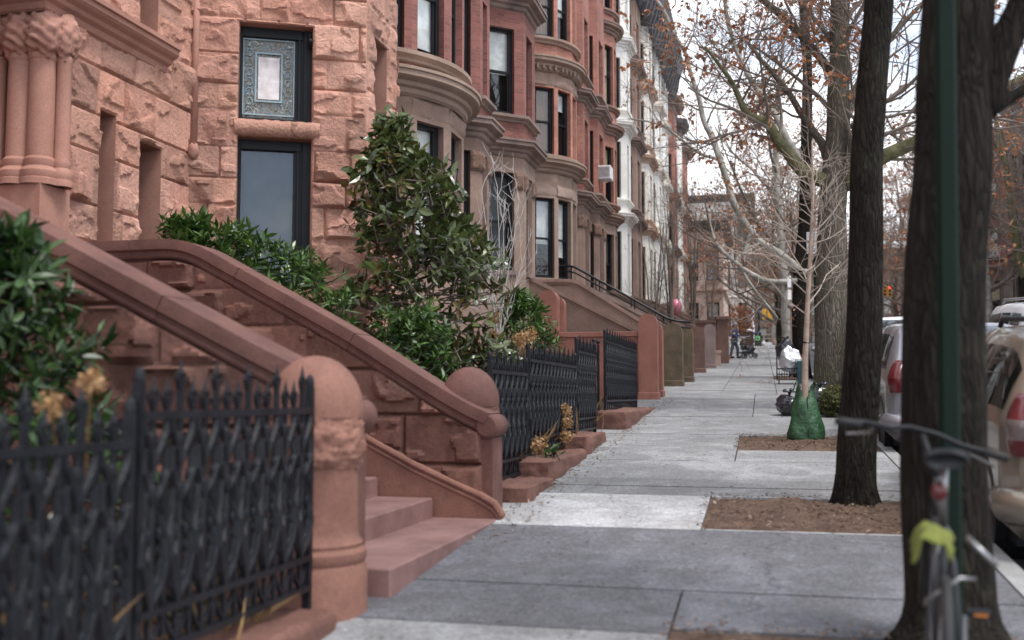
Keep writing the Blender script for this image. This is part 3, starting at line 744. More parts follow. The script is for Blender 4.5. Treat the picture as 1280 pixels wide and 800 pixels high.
def smooth_path(p, n=6):
    out = [p[0]]
    for i in range(1, len(p) - 1):
        a, b, c = p[i - 1], p[i], p[i + 1]; k = .22
        la = math.dist(a, b); lc = math.dist(b, c); ra = min(.25, la * .45) / la; rc = min(.25, lc * .45) / lc
        A = (lerp(b[0], a[0], ra), lerp(b[1], a[1], ra)); C_ = (lerp(b[0], c[0], rc), lerp(b[1], c[1], rc))
        for j in range(n + 1):
            t_ = j / n; out.append(tuple((1 - t_) ** 2 * A[q] + 2 * t_ * (1 - t_) * b[q] + t_ * t_ * C_[q] for q in (0, 1)))
    return out + [p[-1]]
def path_z(path):
    def f(x):
        for (a, b), (c, d) in zip(path, path[1:]):
            if a <= x <= c: return lerp(b, d, (x - a) / (c - a) if c > a else 0)
        return path[0][1] if x < path[0][0] else path[-1][1]
    return f
ST = thing('front_stoop', 'wide painted brownstone stoop with rock-faced side walls and domed newels', 'stoop', (-4.4, 7.3, G(7.3)))
pathN = smooth_path([(-7.0, 3.07), (-5.3, 3.07), (-2.95, 1.90), (-2.65, 1.76), (-2.38, 1.58)])
pathF = smooth_path([(-7.0, 3.07), (-5.26, 3.07), (-3.58, 2.17), (-2.82, 1.70), (-2.5, 1.52), (-2.31, 1.44)])
for nm, path, yc, face, sd in (('near', pathN, 5.83, 5.68, 21), ('far', pathF, 8.89, 8.76, 34)):
    c = MB(); coping(c, path, yc); cop = c.build('coping', 'stoop', ST, smooth=True, auto=30)
    zf = path_z(path); wl = MB(); x0, x1 = -6.95, (-2.46 if nm == 'near' else -2.37)
    rock_panel(wl, (x0, face), (x1, face), .2, 3.0, .40, [], .025, .10, sd, .5, 1.0, edge=(False, True), top=lambda u: zf(x0 + u) - .2)
    wl.build('side_wall', 'stoop_rock', ST, smooth=True, auto=24)
    core = MB(); pts = [(x0, .1), (x1, .1)] + [(x, z - .19) for x, z in reversed(path) if x <= x1] + [(x0, 2.85)]
    core.prism(pts, 'y', face + .02, yc + .17)
    # end pier
    core.box((x1 + .035, yc + .02, (path[-1][1] - .2 + .1) / 2), (.10, .34, path[-1][1] - .2 - .1))
    core.build('side_wall_core', 'stoop', ST)
    sc = MB()  # scroll at the end of the coping
    sc.lathe([(0, -.195), (.085, -.195), (.105, -.175), (.105, .175), (.085, .195), (0, .195)], (0, 0, 0), 16)
    ex, ez = path[-1]
    sc.v = [(ex + a - .02, yc + c_, ez - .10 + b) for a, b, c_ in sc.v]
    sc.build('scroll', 'stoop', cop, smooth=True, auto=40)
# newels
def newel_round(cx, cy, g, top, r, m1):
    nm = MB(); h = top - g
    nm.lathe([(r * 1.18, 0), (r * 1.18, .30), (r * 1.10, .335), (r * 1.16, .36), (r * 1.16, .40), (r * 1.06, .425), (r * 1.08, .445), (r * 1.0, .47), (r * .96, .52), (r * .95, h - .58), (r * .99, h - .54)], (cx, cy, g - .05), 40)
    no = nm.build('newel', m1, ST, smooth=True, auto=40)
    cb = MB(); cb.lathe([(r * (.98 + .10 * math.sin(PI * i / 26)), h - .60 + .30 * i / 26) for i in range(27)], (cx, cy, g - .05), 120)
    cb.v = [(cx + (x - cx) * k, cy + (y - cy) * k, z) for x, y, z in cb.v for k in (1 + .07 * noise.noise(V(x * 14, y * 14, z * 14)) + .09 * abs(noise.noise(V(x * 26, y * 26, z * 26))) + .04 * noise.noise(V(x * 50, y * 50, z * 50)),)]
    cb.build('carved_band', m1, no, smooth=True)
    dm = MB(); rd = r * 1.06; dm.lathe([(rd * .98, -.04), (rd, 0)] + [(rd * math.cos(a), .32 * math.sin(a)) for a in [PI / 2 * i / 10 for i in range(1, 11)]], (cx, cy, top - .325), 32)
    dm.build('dome', m1, no, smooth=True)
newel_round(-2.54, 5.64, G(5.64), 1.84, .262, 'newel_tan')
newel_round(-2.60, 9.12, G(9.12), 1.87, .255, 'stoop')
# steps
fronts = [-2.2, -2.77, -3.27] + [-3.27 - .28 * i for i in range(1, 12)]
for i, xf in enumerate(fronts):
    top = .565 + .168 * i; xb = fronts[i + 1] if i + 1 < len(fronts) else -7.55
    s = MB(); yb = 8.78 if i == 0 else 8.58
    s.bbox(((xf + xb - .04) / 2, (6.0 + yb) / 2, (top - .4 + top) / 2), (xf - xb + .04, yb - 6.0, .4), b=.012)
    s.build('step', 'step', ST)
ck = MB()  # cheek along the far wall
top_line = [(-3.9, 1.52), (-3.42, 1.26), (-2.95, 1.02), (-2.6, .87), (-2.38, .78), (-2.24, .70), (-2.17, .60)]
ck.prism([(-2.17, .30), (-3.9, .30)][::-1] + list(reversed(top_line)), 'y', 8.6, 8.74)
for off, rr in ((.0, .028), (-.055, .018)):
    ck.tube([(x, 8.6 - .0, z - .01 + off) for x, z in top_line], rr, 8)
ck.build('cheek', 'newel_tan', ST)
# door of the house behind the stoop (outside the picture, seen only from the side)
dr = MB(); dr.box((-7.5, 7.5, 3.95), (.08, 1.4, 2.1)); dr.build('door', 'frame_brown', H1)

def simple_stoop(label, yn, yf, pn, pf, mat, rise_front, steps=9, face='brownstone', group='stoops further up the row'):
    g = G((yn + yf) / 2); o = thing('front_stoop', label, 'stoop', (pn[-1][0], (yn + yf) / 2, g), group)
    for yc, path in ((yn, pn), (yf, pf)):
        c = MB(); coping(c, smooth_path(path), yc, .85); c.build('coping', mat, o, smooth=True, auto=30)
        wl = MB(); wl.prism([(path[0][0], g - .4), (path[-1][0], g - .4)] + [(x, z - .16) for x, z in reversed(path)], 'y', yc - .14, yc + .14)
        wl.build('side_wall', face, o)
    st = MB(); x0, x1 = pn[0][0] + .4, pn[-1][0]; top = pn[0][1] - .75; n_ = steps
    for i in range(n_):
        z = g + (top - g) * (i + 1) / n_; xf = lerp(x1, x0 + .6, i / (n_ - 1))
        st.box(((xf + pn[0][0]) / 2, (yn + yf) / 2, z - .2), (xf - pn[0][0], yf - yn - .28, .4 + .0))
    st.build('steps', 'step', o)
    return o
g3 = G(25.5)
simple_stoop('brown stoop behind the red gate posts with two sloping stone parapets', 24.7, 26.8, [(-6.3, 4.72), (-5.9, 4.70), (-2.75, 3.08)], [(-6.3, 4.66), (-4.75, 4.64), (-2.65, 3.30)], 'brownstone', 3, face='brownstone')
simple_stoop('dark stoop carrying a long black iron handrail', 29.2, 31.4, [(-6.3, 4.86), (-4.95, 4.78), (-2.62, 3.55)], [(-6.3, 4.95), (-5.0, 4.9), (-2.5, 3.6)], 'cornice', 3, face='dark_stone')
for i, (yy, lab) in enumerate(((38.2, 'brown stoop just past the dark rounded post'), (44.2, 'brown stoop between the grey rounded post and the square pillar'), (50.5, 'far brown stoop beyond the square pillar, behind the pink balloon'), (58, 'farthest brown stoop, near the brown slatted bin'))):
    g = G(yy + 1); simple_stoop(lab, yy, yy + 2.1, [(-6.2, g + 2.95), (-5.2, g + 2.9), (-2.5, g + 1.45)], [(-6.2, g + 2.95), (-5.2, g + 2.9), (-2.5, g + 1.45)], 'brownstone', 3)
# iron handrail
hr = thing('handrail', 'long black iron handrail sloping down the dark stoop', 'handrail', (-4.0, 29.2, G(29.2)))
def rail_pts(dz): return [(-6.5, 29.2, 5.32 + dz), (-5.35, 29.2, 5.32 + dz), (-5.2, 29.2, 5.28 + dz), (-2.62, 29.2, 3.78 + dz), (-2.4, 29.2, 3.70 + dz), (-1.95, 29.2, 3.64 + dz)]
m = MB(); m.tube(rail_pts(0), .035, 8); m.build('rail', 'iron', hr, smooth=True)
m = MB(); m.tube(rail_pts(-.16), .024, 6); m.build('rail', 'iron', hr, smooth=True)
zf = path_z([(a, c) for a, b, c in rail_pts(0)])
for xx in (-6.3, -5.7, -5.3, -4.6, -4.5, -3.6, -3.5, -2.7, -2.5):
    m = MB(); m.tube([(xx, 29.2, zf(xx) - .62), (xx, 29.2, zf(xx))], .02, 6); m.build('baluster', 'iron', hr)

# ================================================================== GATE POSTS AND GARDEN WALLS
def round_post(label, xc, yc, w_, d, h, mat, group=None, sunk=True):
    g = G(yc); mb = MB(); r_ = w_ / 2
    poly = [(xc - r_, g - .2), (xc + r_, g - .2)] + [(xc + r_ * math.cos(a), g + h - r_ + r_ * math.sin(a)) for a in [PI * i / 14 for i in range(15)]]
    o = thing('gate_post', label, 'post', (xc, yc, g), group)
    mb.prism(poly, 'y', yc - d / 2, yc + d / 2); mb.build('shaft', mat, o)
    b = MB(); b.bbox((xc, yc, g + .02), (w_ + .05, d + .05, .26), b=.02); b.build('base', mat, o)
    return o
GP = 'rounded stone posts along the garden line'
round_post('tall red rounded post at the sidewalk end of the red garden wall', -2.52, 23.6, .42, .42, 1.92, 'post_red', GP)
round_post('red rounded post just behind the tall one beside the sidewalk', -2.45, 24.35, .36, .4, 1.72, 'post_red', GP)
round_post('red rounded post at the house end of the red garden wall', -4.80, 23.6, .40, .4, 2.5, 'post_red', GP)
round_post('small red rounded post tucked behind the inner wall post', -4.72, 24.2, .34, .3, 2.36, 'post_red', GP)
gw = MB(); gw.box((-3.66, 23.6, G(23.6) + .70), (1.86, .22, 1.42)); gw.bbox((-3.66, 23.6, G(23.6) + 1.47), (1.86, .32, .11))
tag(gw.build('garden_wall', 'post_red', loc=(-3.66, 23.6, G(23.6))), 'low red painted garden wall between the red rounded posts', 'wall')
round_post('mossy dark stone post, nearer of two before the dark stoop', -2.42, 28.8, .56, .4, 1.72, 'dark_stone', GP)
round_post('mossy dark stone post, farther of two before the dark stoop', -2.20, 31.0, .40, .4, 1.62, 'dark_stone', GP)
round_post('dark brown rounded post before the grey one', -2.22, 37.2, .46, .36, 1.62, 'post_brown', GP)
round_post('grey brown rounded post before the square pillar', -2.02, 41.3, .42, .36, 1.72, 'post_grey', GP)
pl = thing('square_pillar', 'square dark brown pillar with flat cap beside the person and pram', 'pillar', (-1.72, 46.8, G(46.8)))
m = MB(); m.bbox((-1.72, 46.8, G(46.8) + .95), (.50, .5, 1.95)); m.build('shaft', 'post_brown', pl)
m = MB(); m.bbox((-1.72, 46.8, G(46.8) + 2.0), (.62, .62, .16), b=.04); m.build('cap', 'post_brown', pl)
m = MB(); m.bbox((-1.92, 44.3, G(44.3) + .25), (.36, .36, .56)); m.bbox((-1.92, 44.3, G(44.3) + .56), (.44, .44, .10))
tag(m.build('stone_block', 'tan', loc=(-1.92, 44.3, G(44.3))), 'small pale stone block standing before the square pillar', 'block')
m = MB(); m.box((-2.35, 34.2, G(34.2) + .3), (.3, .3, .75)); m.box((-2.35, 34.2, G(34.2) + .70), (.34, .34, .06))
tag(m.build('stone_block', 'post_grey', loc=(-2.35, 34.2, G(34.2))), 'low grey stone block between mossy and dark brown posts', 'block')
m = MB(); m.box((-4.2, 46.6, G(46.6) + .9), (4.4, .25, 1.8)); m.box((-4.2, 46.6, G(46.6) + 1.85), (4.4, .36, .12))
tag(m.build('garden_wall', 'post_brown', loc=(-4.2, 46.6, G(46.6))), 'dark brown garden wall running to the square pillar', 'wall')
# ================================================================== IRON FENCES
def fence(label, X, ya, yb, zb, zr, zf, seed=0, group='cast iron fence panels'):
    o = thing('iron_fence', label, 'fence', (X, (ya + yb) / 2, zb - .15), group)
    rl = lambda z, h=.035, w_=.05: MB().box((X, (ya + yb) / 2, z), (w_, yb - ya, h)).build('rail', 'iron', o)
    rl(zr); rl(zb + .16, .03); rl(zb, .03)
    for y in (ya, yb):
        p = MB(); p.box((X, y, (zb - .19 + zf) / 2), (.04, .04, zf - zb + .09)); p.sphere((X, y, zf - .03), (.025, .025, .05), 8, 6); p.build('post', 'iron', o)
    pk = MB(); n_ = max(2, round((yb - ya) / .1)); rnd = random.Random(seed); cell = (yb - ya) / n_
    for i in range(1, n_):
        y = ya + cell * i; tall = i % 3 == 0; top = zf + (.02 if tall else -.06)
        pk.box((X, y, (zb + top - .05) / 2), (.018, .024 if not tall else .034, top - .05 - zb))
        for s, h in ((1, top),):   # spear with two curled leaves
            pk.add([(X, y, h + .05), (X + .014, y, h - .02), (X, y + .022, h - .02), (X - .014, y, h - .02), (X, y - .022, h - .02), (X, y, h - .08)], [(0, 1, 2), (0, 2, 3), (0, 3, 4), (0, 4, 1), (5, 2, 1), (5, 3, 2), (5, 4, 3), (5, 1, 4)])
            for q in (-1, 1): pk.tube([(X, y, h - .10), (X, y + q * .022, h - .075), (X, y + q * .036, h - .04), (X, y + q * .026, h - .015)], [.008, .009, .008, .004], 4)
    m_ = max(1, round((yb - ya) / .215)); cw = (yb - ya) / m_; H = zr - zb - .16; z0 = zb + .17
    for k in range(m_):
        yc = ya + cw * (k + .5); jt = lambda: rnd.uniform(.9, 1.1); a_ = cw * .46
        pk.tube([(X, yc, z0), (X, yc, zr)], [.024, .013], 6)
        for q in (-1, 1):
            T = lambda pts, rr: pk.tube([(X + dx, yc + q * dy * a_, z0 + dz * H) for dx, dy, dz in pts], rr, 5)
            T([(.0, .05, 0), (.012, .55, .10), (.016, .95, .24), (.012, .90, .36), (0, .55, .47), (0, .08, .58)], [.014, .022, .026, .022, .017, .010])
            T([(.0, .1, .10), (.015, .45, .16), (.02, .55, .26), (.012, .30, .32), (.008, .15, .27)], [.012, .018, .018, .013, .007])
            T([(.0, .05, .52), (.012, .50, .60), (.016, .92, .70), (.012, .85, .80), (.008, .5, .83), (.006, .38, .77)], [.012, .018, .022, .018, .013, .007])
            T([(.0, .05, .70), (.01, .35, .80), (.014, .80, .90), (.01, .92, .97), (0, .7, 1.0)], [.012, .016, .018, .014, .008])
            T([(.0, .95, .44), (.01, .75, .52), (.012, .55, .62), (.008, .62, .70)], [.008, .015, .017, .010])
            pk.sphere((X + .012, yc + q * a_ * .62, z0 + H * .66), (.016, .022, .032), 6, 5); pk.sphere((X + .014, yc + q * a_ * .42, z0 + H * .38), (.015, .022, .03), 6, 5)
            pk.tube([(X, yc, zb + .01), (X, yc + q * a_ * .5, zb + .06), (X, yc + q * a_, zb + .14)], .012, 4)
        pk.sphere((X, yc, z0 + H * .58), (.026, .034, .055), 8, 6); pk.sphere((X, yc, z0 + H * .86), (.02, .028, .045), 8, 6)
    pk.build('picket_panel', 'iron', o)
    return o
fence('black cast iron fence panel touching the near domed newel', -2.44, 3.72, 5.34, .56, 1.52, 1.70, 1)
fence('black cast iron fence panel at the bottom left corner, a step lower', -2.44, 1.55, 3.66, .44, 1.41, 1.58, 2)
fence('short low iron fence panel right beside the far domed newel', -2.50, 9.45, 11.0, .80, 1.83, 2.0, 3)
fence('long iron fence panel with dry flower heads poking through', -2.50, 11.08, 14.02, .97, 1.99, 2.17, 4)
fence('short tall iron fence panel by the garden gateway', -2.50, 14.1, 15.72, 1.12, 2.21, 2.40, 5)
fence('iron fence panel on the long red stone block, nearest the red posts', -2.50, 16.75, 21.0, 1.36, 2.49, 2.67, 6)
gt = thing('garden_gate', 'narrow scrolled iron gateway between two fence panels', 'gate', (-2.6, 16.2, G(16.2)))
for y in (16.0, 16.45):
    m = MB(); m.box((-2.56, y, G(16) + .68), (.035, .035, 1.4)); m.sphere((-2.56, y, G(16) + 1.42), .035, 8, 6); m.build('post', 'iron', gt)
m = MB()
for z, rr in ((.45, .16), (.8, .15), (1.12, .13)):
    m.tube([(-2.56, 16.22 + rr * math.cos(a), G(16) + z + rr * math.sin(a)) for a in [2 * PI * i / 12 for i in range(13)]], .011, 5)
for z in (.2, 1.3): m.box((-2.56, 16.22, G(16) + z), (.02, .45, .025))
m.build('scroll_panel', 'iron', gt)
# plinth stones
def stone(label, x0, x1, ya, yb, ztop, seed, mat='stoop_rock'):
    mb = MB(); nx, ny, nz = 6, max(4, int((yb - ya) / .12)), 4
    cx, cy = (x0 + x1) / 2, (ya + yb) / 2; zb = G(ya) - .1
    bm = bmesh.new(); bmesh.ops.create_cube(bm, size=1); bmesh.ops.subdivide_edges(bm, edges=bm.edges[:], cuts=15, use_grid_fill=True)
    for v in bm.verts:
        p = v.co.copy(); x = cx + p.x * (x1 - x0); y = cy + p.y * (yb - ya); z = lerp(zb, ztop, p.z + .5)
        edge = sum(1 for q in p if abs(q) > .49)
        w = V(x, y, z); k = .04 * noise.noise(w * 3 + V(seed, 0, 0)) + .02 * noise.noise(w * 8) + .01 * noise.noise(w * 19)
        if edge >= 2: k -= .018
        nrm = V(*[q if abs(q) > .49 else 0 for q in p]).normalized()
        v.co = w + nrm * k
    me_v = [tuple(v.co) for v in bm.verts]; bm.verts.index_update(); fs = [tuple(v.index for v in f.verts) for f in bm.faces]; bm.free()
    mb.add(me_v, fs); return tag(mb.build('plinth_stone', mat, loc=(cx, cy, zb), smooth=True, auto=45), label, 'stone block', 'stone blocks under the iron fences')
stone('red stone kerb under the near left iron fence', -2.62, -2.25, 1.3, 5.3, .46, 1)
stone('flat red stone kerb next to the far domed newel', -2.62, -2.12, 9.45, 10.6, .76, 2)
stone('long dark red stone kerb under the fence with dry flowers', -2.62, -2.16, 10.65, 13.0, .93, 3)
stone('short upright red stone block by the fence, between longer ones', -2.64, -2.18, 13.15, 14.7, 1.10, 4)
stone('big rough red stone block under the fence nearest the red posts', -2.72, -2.10, 16.4, 21.2, 1.37, 5)
# ================================================================== ROW HOUSES
def arc(cx, cy, r, n):   # plan arc bulging to +x, from -y side round to +y side
    return [(cx + r * math.sin(PI * i / n), cy - r * math.cos(PI * i / n)) for i in range(n + 1)]
def row_house(label, y0, y1, Xw, bay, h, levels, zc, wall1, wall2, trim='cornice', shades=None, wins=None, capitals=True, top_cornice=True, frames='frame', ledges=True, bayh=None, face=1, seed=0, lintel=None, dent=False, fine=True, round_=None, group='row houses along the left side'):
    """bay: plan points of the projecting bay; levels: (z0,z1) of windows above ground; zc: height of the first cornice"""
    g = G((y0 + y1) / 2); o = thing('row_house', label, 'house', (Xw, (y0 + y1) / 2, g), group)
    plan = [(Xw, y0)] + bay + [(Xw, y1)]; cpl = plan
    if round_: cpl = [(Xw, y0)] + arc(*round_, 28) + [(Xw, y1)]
    if face < 0: plan = [(Xw, y1)] + bay + [(Xw, y0)]; cpl = plan
    rnd = random.Random(seed); w1 = MB(); w2 = MB(); sl = MB(); cap = MB(); lt = MB()
    for i, (P, Q) in enumerate(zip(plan, plan[1:])):
        P_, t, n, L = frame2(P, Q); hl = []
        isbay = 0 < i < len(plan) - 2
        spec = (wins or {}).get(i)
        if spec is None and wins is None and L > .75:
            if isbay: spec = [(max(.2, L * .5 - .5), min(L - .2, L * .5 + .5))]
            elif L > 1.3: spec = [(L * .5 - .5, L * .5 + .5)]
        for (a, b) in (spec or []):
            for li, (z0, z1) in enumerate(levels):
                hl.append((a, b, g + z0, g + z1))
                sh = shades[(i + li * 2 + seed) % len(shades)] if shades else None
                wo = window(o, P, Q, a, b, g + z0, g + z1, .17, sh[0] if sh else None, sh[1] if sh else 0, frames)
                sill(wo, P, Q, a, b, g + z0 + .002, .07, .11, .15, trim)
                if lintel and li > 0:
                    ang = math.atan2(t.y, t.x); MB().box(P_ + t * ((a + b) / 2) + n * .012 + V(0, 0, g + z1 + .19), (b - a + .22, .05, .36), ang).build('lintel', 'brownstone_pale', wo)
            if capitals and isbay and fine:
                z1 = g + levels[0][1]; ang = math.atan2(t.y, t.x)
                for uu in (a - .12, b + .12):
                    if uu < .04 or uu > L - .04: continue
                    cap = MB(); cb_ = P_ + t * uu + n * .01 + V(0, 0, z1 - .2); NQ = 8; vs = []
                    for jj in range(NQ + 1):
                        for ii in range(NQ + 1):
                            x_, z_ = (ii / NQ - .5) * .25, (jj / NQ - .5) * .42; ed = min(ii, NQ - ii, jj, NQ - jj)
                            pz = cb_ + t * x_ + V(0, 0, z_); vs.append(pz + n * (0 if ed == 0 else .05 + .025 * noise.noise(pz * 11) + .03 * abs(noise.noise(pz * 19))))
                    cap.add(vs, [(jj * (NQ + 1) + ii, jj * (NQ + 1) + ii + 1, (jj + 1) * (NQ + 1) + ii + 1, (jj + 1) * (NQ + 1) + ii) for jj in range(NQ) for ii in range(NQ)])
                    cap.build('capital', 'capital', o, smooth=True)
        panel(w1, P, Q, g - .6, g + zc, hl, .17); panel(w2, P, Q, g + zc, g + h, hl, .17)
    d = 10 * face
    ye = (plan[0][1], plan[-1][1])
    for yy in ye: w2.add([(Xw, yy, g - .6), (Xw - d, yy, g - .6), (Xw - d, yy, g + h), (Xw, yy, g + h)], [(0, 1, 2, 3)])
    w2.add([(Xw - d, ye[0], g - .6), (Xw - d, ye[1], g - .6), (Xw - d, ye[1], g + h), (Xw - d, ye[0], g + h)], [(0, 1, 2, 3)])
    w1.build('lower_wall', wall1, o); w2.build('upper_wall', wall2, o); 
    rf = MB(); rf.add([(p[0], p[1], g + h - .05) for p in plan] + [(Xw - d, ye[1], g + h - .05), (Xw - d, ye[0], g + h - .05)], [tuple(range(len(plan) + 2))]); rf.build('roof', 'roofing', o)
    bands = [(zc, CORN), (zc + .55 if False else levels[1][0] - .2, SILL)]
    for (z0, z1) in levels[1:-1]: bands.append((z1 + .48, CORN))
    for (z0, z1) in levels[2:]: bands.append((z0 - .2, SILL))
    if ledges:
        for z, pr in bands:
            m = MB(); sweep(m, cpl, pr, g + z); m.build('cornice', trim, o)
    if dent:
        m = MB()
        for (z0, z1) in levels[1:-1]:
            for P, Q in zip(plan, plan[1:]):
                P_, t, n, L = frame2(P, Q); k_ = int(L / .16); ang = math.atan2(t.y, t.x)
                for q in range(k_): m.box(P_ + t * ((q + .5) * L / k_) + n * .1 + V(0, 0, g + z1 + .56), (.075, .16, .16), ang)
        m.build('dentils', trim, o)
    if top_cornice:
        m = MB(); sweep(m, plan, [(0, -.5), (.06, -.45), (.08, -.2), (.3, -.1), (.42, .1), (.48, .12), (.48, .3), (.52, .32), (.52, .42), (0, .55)], g + h - .1); m.build('roof_cornice', 'roof_dark' if wall2 not in ('brick', 'brick_orange') else trim, o)
    return o
BL = [('blind', .52), ('grey', .9), ('blind', .35), ('lace', .95), ('cream', .5), ('wood', .8), ('blind', .98), ('grey', .4)]
def rockband(o, plan, z0, z1, mat, course=.45, seed=0):
    m = MB()
    for i, (P, Q) in enumerate(zip(plan, plan[1:])):
        L = math.dist(P, Q)
        if L > .2: rock_panel(m, P, Q, z0, z1, course, [], .06, .035, seed + i, .5, 1.2, tintvar=.08)
    return m.build('rock_lintel_band', mat, o, smooth=True, auto=40)
# house 2: round bay
b2 = arc(-7.0, 16.85, 2.0, 7); b2 = [p for p in b2]
LV = [(2.7, 4.95), (6.05, 8.2), (9.7, 11.6)]
h2 = row_house('brown and brick house with a big round bay right behind the leafy magnolia', 14.96, 19.0, -7.0, b2, 13.6, LV, 5.35, 'brownstone', 'brick_dark', 'brownstone_pale', [('blind', .95), ('grey', .5), ('blind', .9), ('grey', .95), ('lace', .9)],
    {i + 1: [(.13, .76)] for i in range(7)}, seed=2, round_=(-7.0, 16.85, 2.0))
g2 = G(17); rockband(h2, b2[1:7], g2 + 4.99, g2 + 5.32, 'brownstone', .33, 40)
# house 3, 4: canted bays
Xw = -6.6
b3 = [(Xw, 19.05), (-5.5, 20.0), (-5.5, 20.75), (Xw, 21.7)]
L3 = [(2.8, 5.2), (6.35, 8.4), (9.8, 11.8)]
row_house('brick house with a narrow angled bay tucked beside the round bay', 19.0, 21.95, Xw, b3, 13.4, L3, 5.5, 'brownstone', 'brick_dark', 'cornice', [('cream', .6), ('grey', .8), ('lace', .7)], {1: [(.50, 1.24)], 2: [(.2, .55)], 3: [(.25, 1.0)]}, seed=3)
b4 = [(Xw, 23.0), (-5.5, 23.95), (-5.5, 25.2), (Xw, 26.15)]
L4 = [(2.95, 5.3), (6.7, 8.8), (10.1, 12.0)]
row_house('brick house with an angled bay and lace curtain, above the brown stoop', 21.95, 27.3, Xw, b4, 14.0, L4, 5.7, 'brownstone_pale', 'brick_dark', 'cornice', [('lace', .95), ('blind', .5), ('grey', .9)], {1: [(.42, 1.2)], 2: [(.3, .95)], 3: [(.4, 1.1)], 4: [(.2, .95)]}, seed=4)
b5 = arc(-7.0, 29.9, 1.72, 7)
L5 = [(3.0, 5.3), (6.55, 8.5), (9.95, 11.9)]
h5 = row_house('orange brick house with a round bay and carved dentil cornice', 27.3, 31.75, -7.0, b5, 14.2, L5, 6.05, 'brownstone_pale', 'brick_orange', 'brownstone_pale', [('blind', .25), ('wood', .9), ('blind', .55), ('blind', .7), ('wood', .9)], {i + 1: [(.08, .69)] for i in range(7)}, seed=5, dent=True, round_=(-7.0, 29.9, 1.72))
g5 = G(29.5); rockband(h5, b5, g5 + 5.32, g5 + 6.0, 'brownstone_pale', .34, 60); rockband(h5, b5, g5 + 8.52, g5 + 8.95, 'brownstone_pale', .4, 80)
b6 = [(Xw, 31.75), (-5.5, 32.5), (-5.5, 33.8), (Xw, 34.6)]
row_house('narrow brick house with an angled bay just past the dentil round bay', 31.75, 34.75, Xw, b6, 14.0, [(2.9, 5.2), (6.4, 8.4), (9.8, 11.8)], 5.55, 'brownstone', 'brick', 'cornice', BL, {1: [(.45, 1.1)], 2: [(.3, 1.0)], 3: [(.3, 1.1)]}, seed=6)
b7 = [(Xw, 34.85), (-5.5, 35.6), (-5.5, 37.1), (Xw, 37.9)]
h7 = row_house('brick house with an angled bay and a white air conditioner in one window', 34.75, 38.0, Xw, b7, 14.4, [(2.9, 5.2), (6.3, 8.5), (9.8, 11.9)], 5.6, 'brownstone', 'brick', 'cornice', [('grey', .4), ('blind', .4), ('cream', .8)], {1: [(.45, 1.15)], 2: [(.3, 1.2)], 3: [(.3, 1.1)]}, seed=7)
b8 = arc(-7.0, 40.0, 1.55, 7)
row_house('tall orange brick house with a round bay and a cream blind, beside the white house', 38.0, 41.9, -7.0, b8, 17.2, [(2.9, 5.2), (6.4, 8.6), (10.2, 12.6), (14.0, 15.8)], 5.6, 'brownstone_pale', 'brick_orange', 'brownstone', [('cream', .95), ('cream', .6), ('grey', .5)], {i + 1: [(.06, .63)] for i in range(7)}, seed=8, round_=(-7.0, 40.0, 1.55))
def canted(y0, y1, depth=1.1, X=-6.6, ins=.9):
    return [(X, y0), (X + depth, y0 + ins), (X + depth, y1 - ins), (X, y1)]
W9 = {1: [(.35, 1.2)], 2: [(.3, .9)], 3: [(.3, 1.1)]}
FAR = [(2.9, 5.6), (7.0, 9.4), (10.8, 13.0), (14.2, 16.0)]
row_house('white painted house with an angled bay and tall black framed windows', 41.9, 45.6, -6.6, canted(42.1, 45.4, 1.15), 17.5, FAR, 6.0, 'white', 'white', 'white', [('cream', .5), ('blind', .4), None], W9, seed=9, capitals=False)
row_house('narrow brown house squeezed in after the white angled bay', 45.6, 50.4, -6.6, canted(46, 50, 1.1), 17.5, FAR, 6.2, 'brownstone', 'brownstone', 'cornice', BL, None, seed=10, capitals=False)
row_house('pale cream stone house with tan trim just after the narrow brown house', 50.4, 55.6, -6.6, canted(51, 55, 1.15), 17.5, FAR, 6.2, 'cream', 'cream', 'tan', BL, None, seed=11, capitals=False)
row_house('long white painted house with two bays under the dark roof cornice', 55.6, 64.5, -6.6, canted(56.2, 60, 1.15) + canted(60.6, 64.2, 1.15), 17.5, FAR, 6.2, 'white', 'white', 'cream', BL, None, seed=12, capitals=False)
row_house('red brick house beyond the long white house', 64.5, 69.5, -6.4, canted(65, 69, 1.1, -6.4), 16.0, [(2.9, 5.4), (6.8, 9.0), (10.4, 12.6)], 6.2, 'brownstone', 'brick', 'cornice', BL, None, seed=13, capitals=False, fine=False)
row_house('white fronted house beyond the red brick house', 69.5, 74, -6.4, canted(70, 73.6, 1.1, -6.4), 15.5, [(2.9, 5.4), (6.8, 9.0), (10.4, 12.6)], 6.2, 'white', 'white', 'cream', BL, None, seed=14, capitals=False, fine=False)
row_house('far red brick house before the pink corner house', 74, 79.5, -6.4, canted(74.6, 79, 1.1, -6.4), 14.5, [(2.9, 5.4), (6.8, 9.0), (10.4, 12.2)], 6.2, 'brownstone', 'brick', 'cornice', BL, None, seed=15, capitals=False, fine=False)
# dark bracketed roof cornice of the white row
m = thing('roof_cornice', 'dark overhanging bracketed cornice along the top of the white houses', 'cornice', (-5.6, 55, G(55) + 17.4))
q = MB(); gz = lambda y: G(53) + 17.3 + .02 * (y - 40)
ya, yb = 41.0, 64.6
prof = [(-6.6, -.3), (-5.3, -.3), (-5.25, .1), (-4.75, .35), (-4.6, .9), (-4.5, 1.2), (-6.6, 1.3)]
q.prism([(a, G(53) + 17.6 + b) for a, b in prof], 'y', ya, yb); q.build('soffit', 'roof_dark', m)
yy = ya + .4
while yy < yb:
    b = MB(); b.prism([(-5.3, G(53) + 16.2), (-5.1, G(53) + 16.4), (-4.85, G(53) + 17.2), (-4.75, G(53) + 17.9), (-5.3, G(53) + 17.9)], 'y', yy - .11, yy + .11); b.build('bracket', 'roof_dark', m); yy += .95
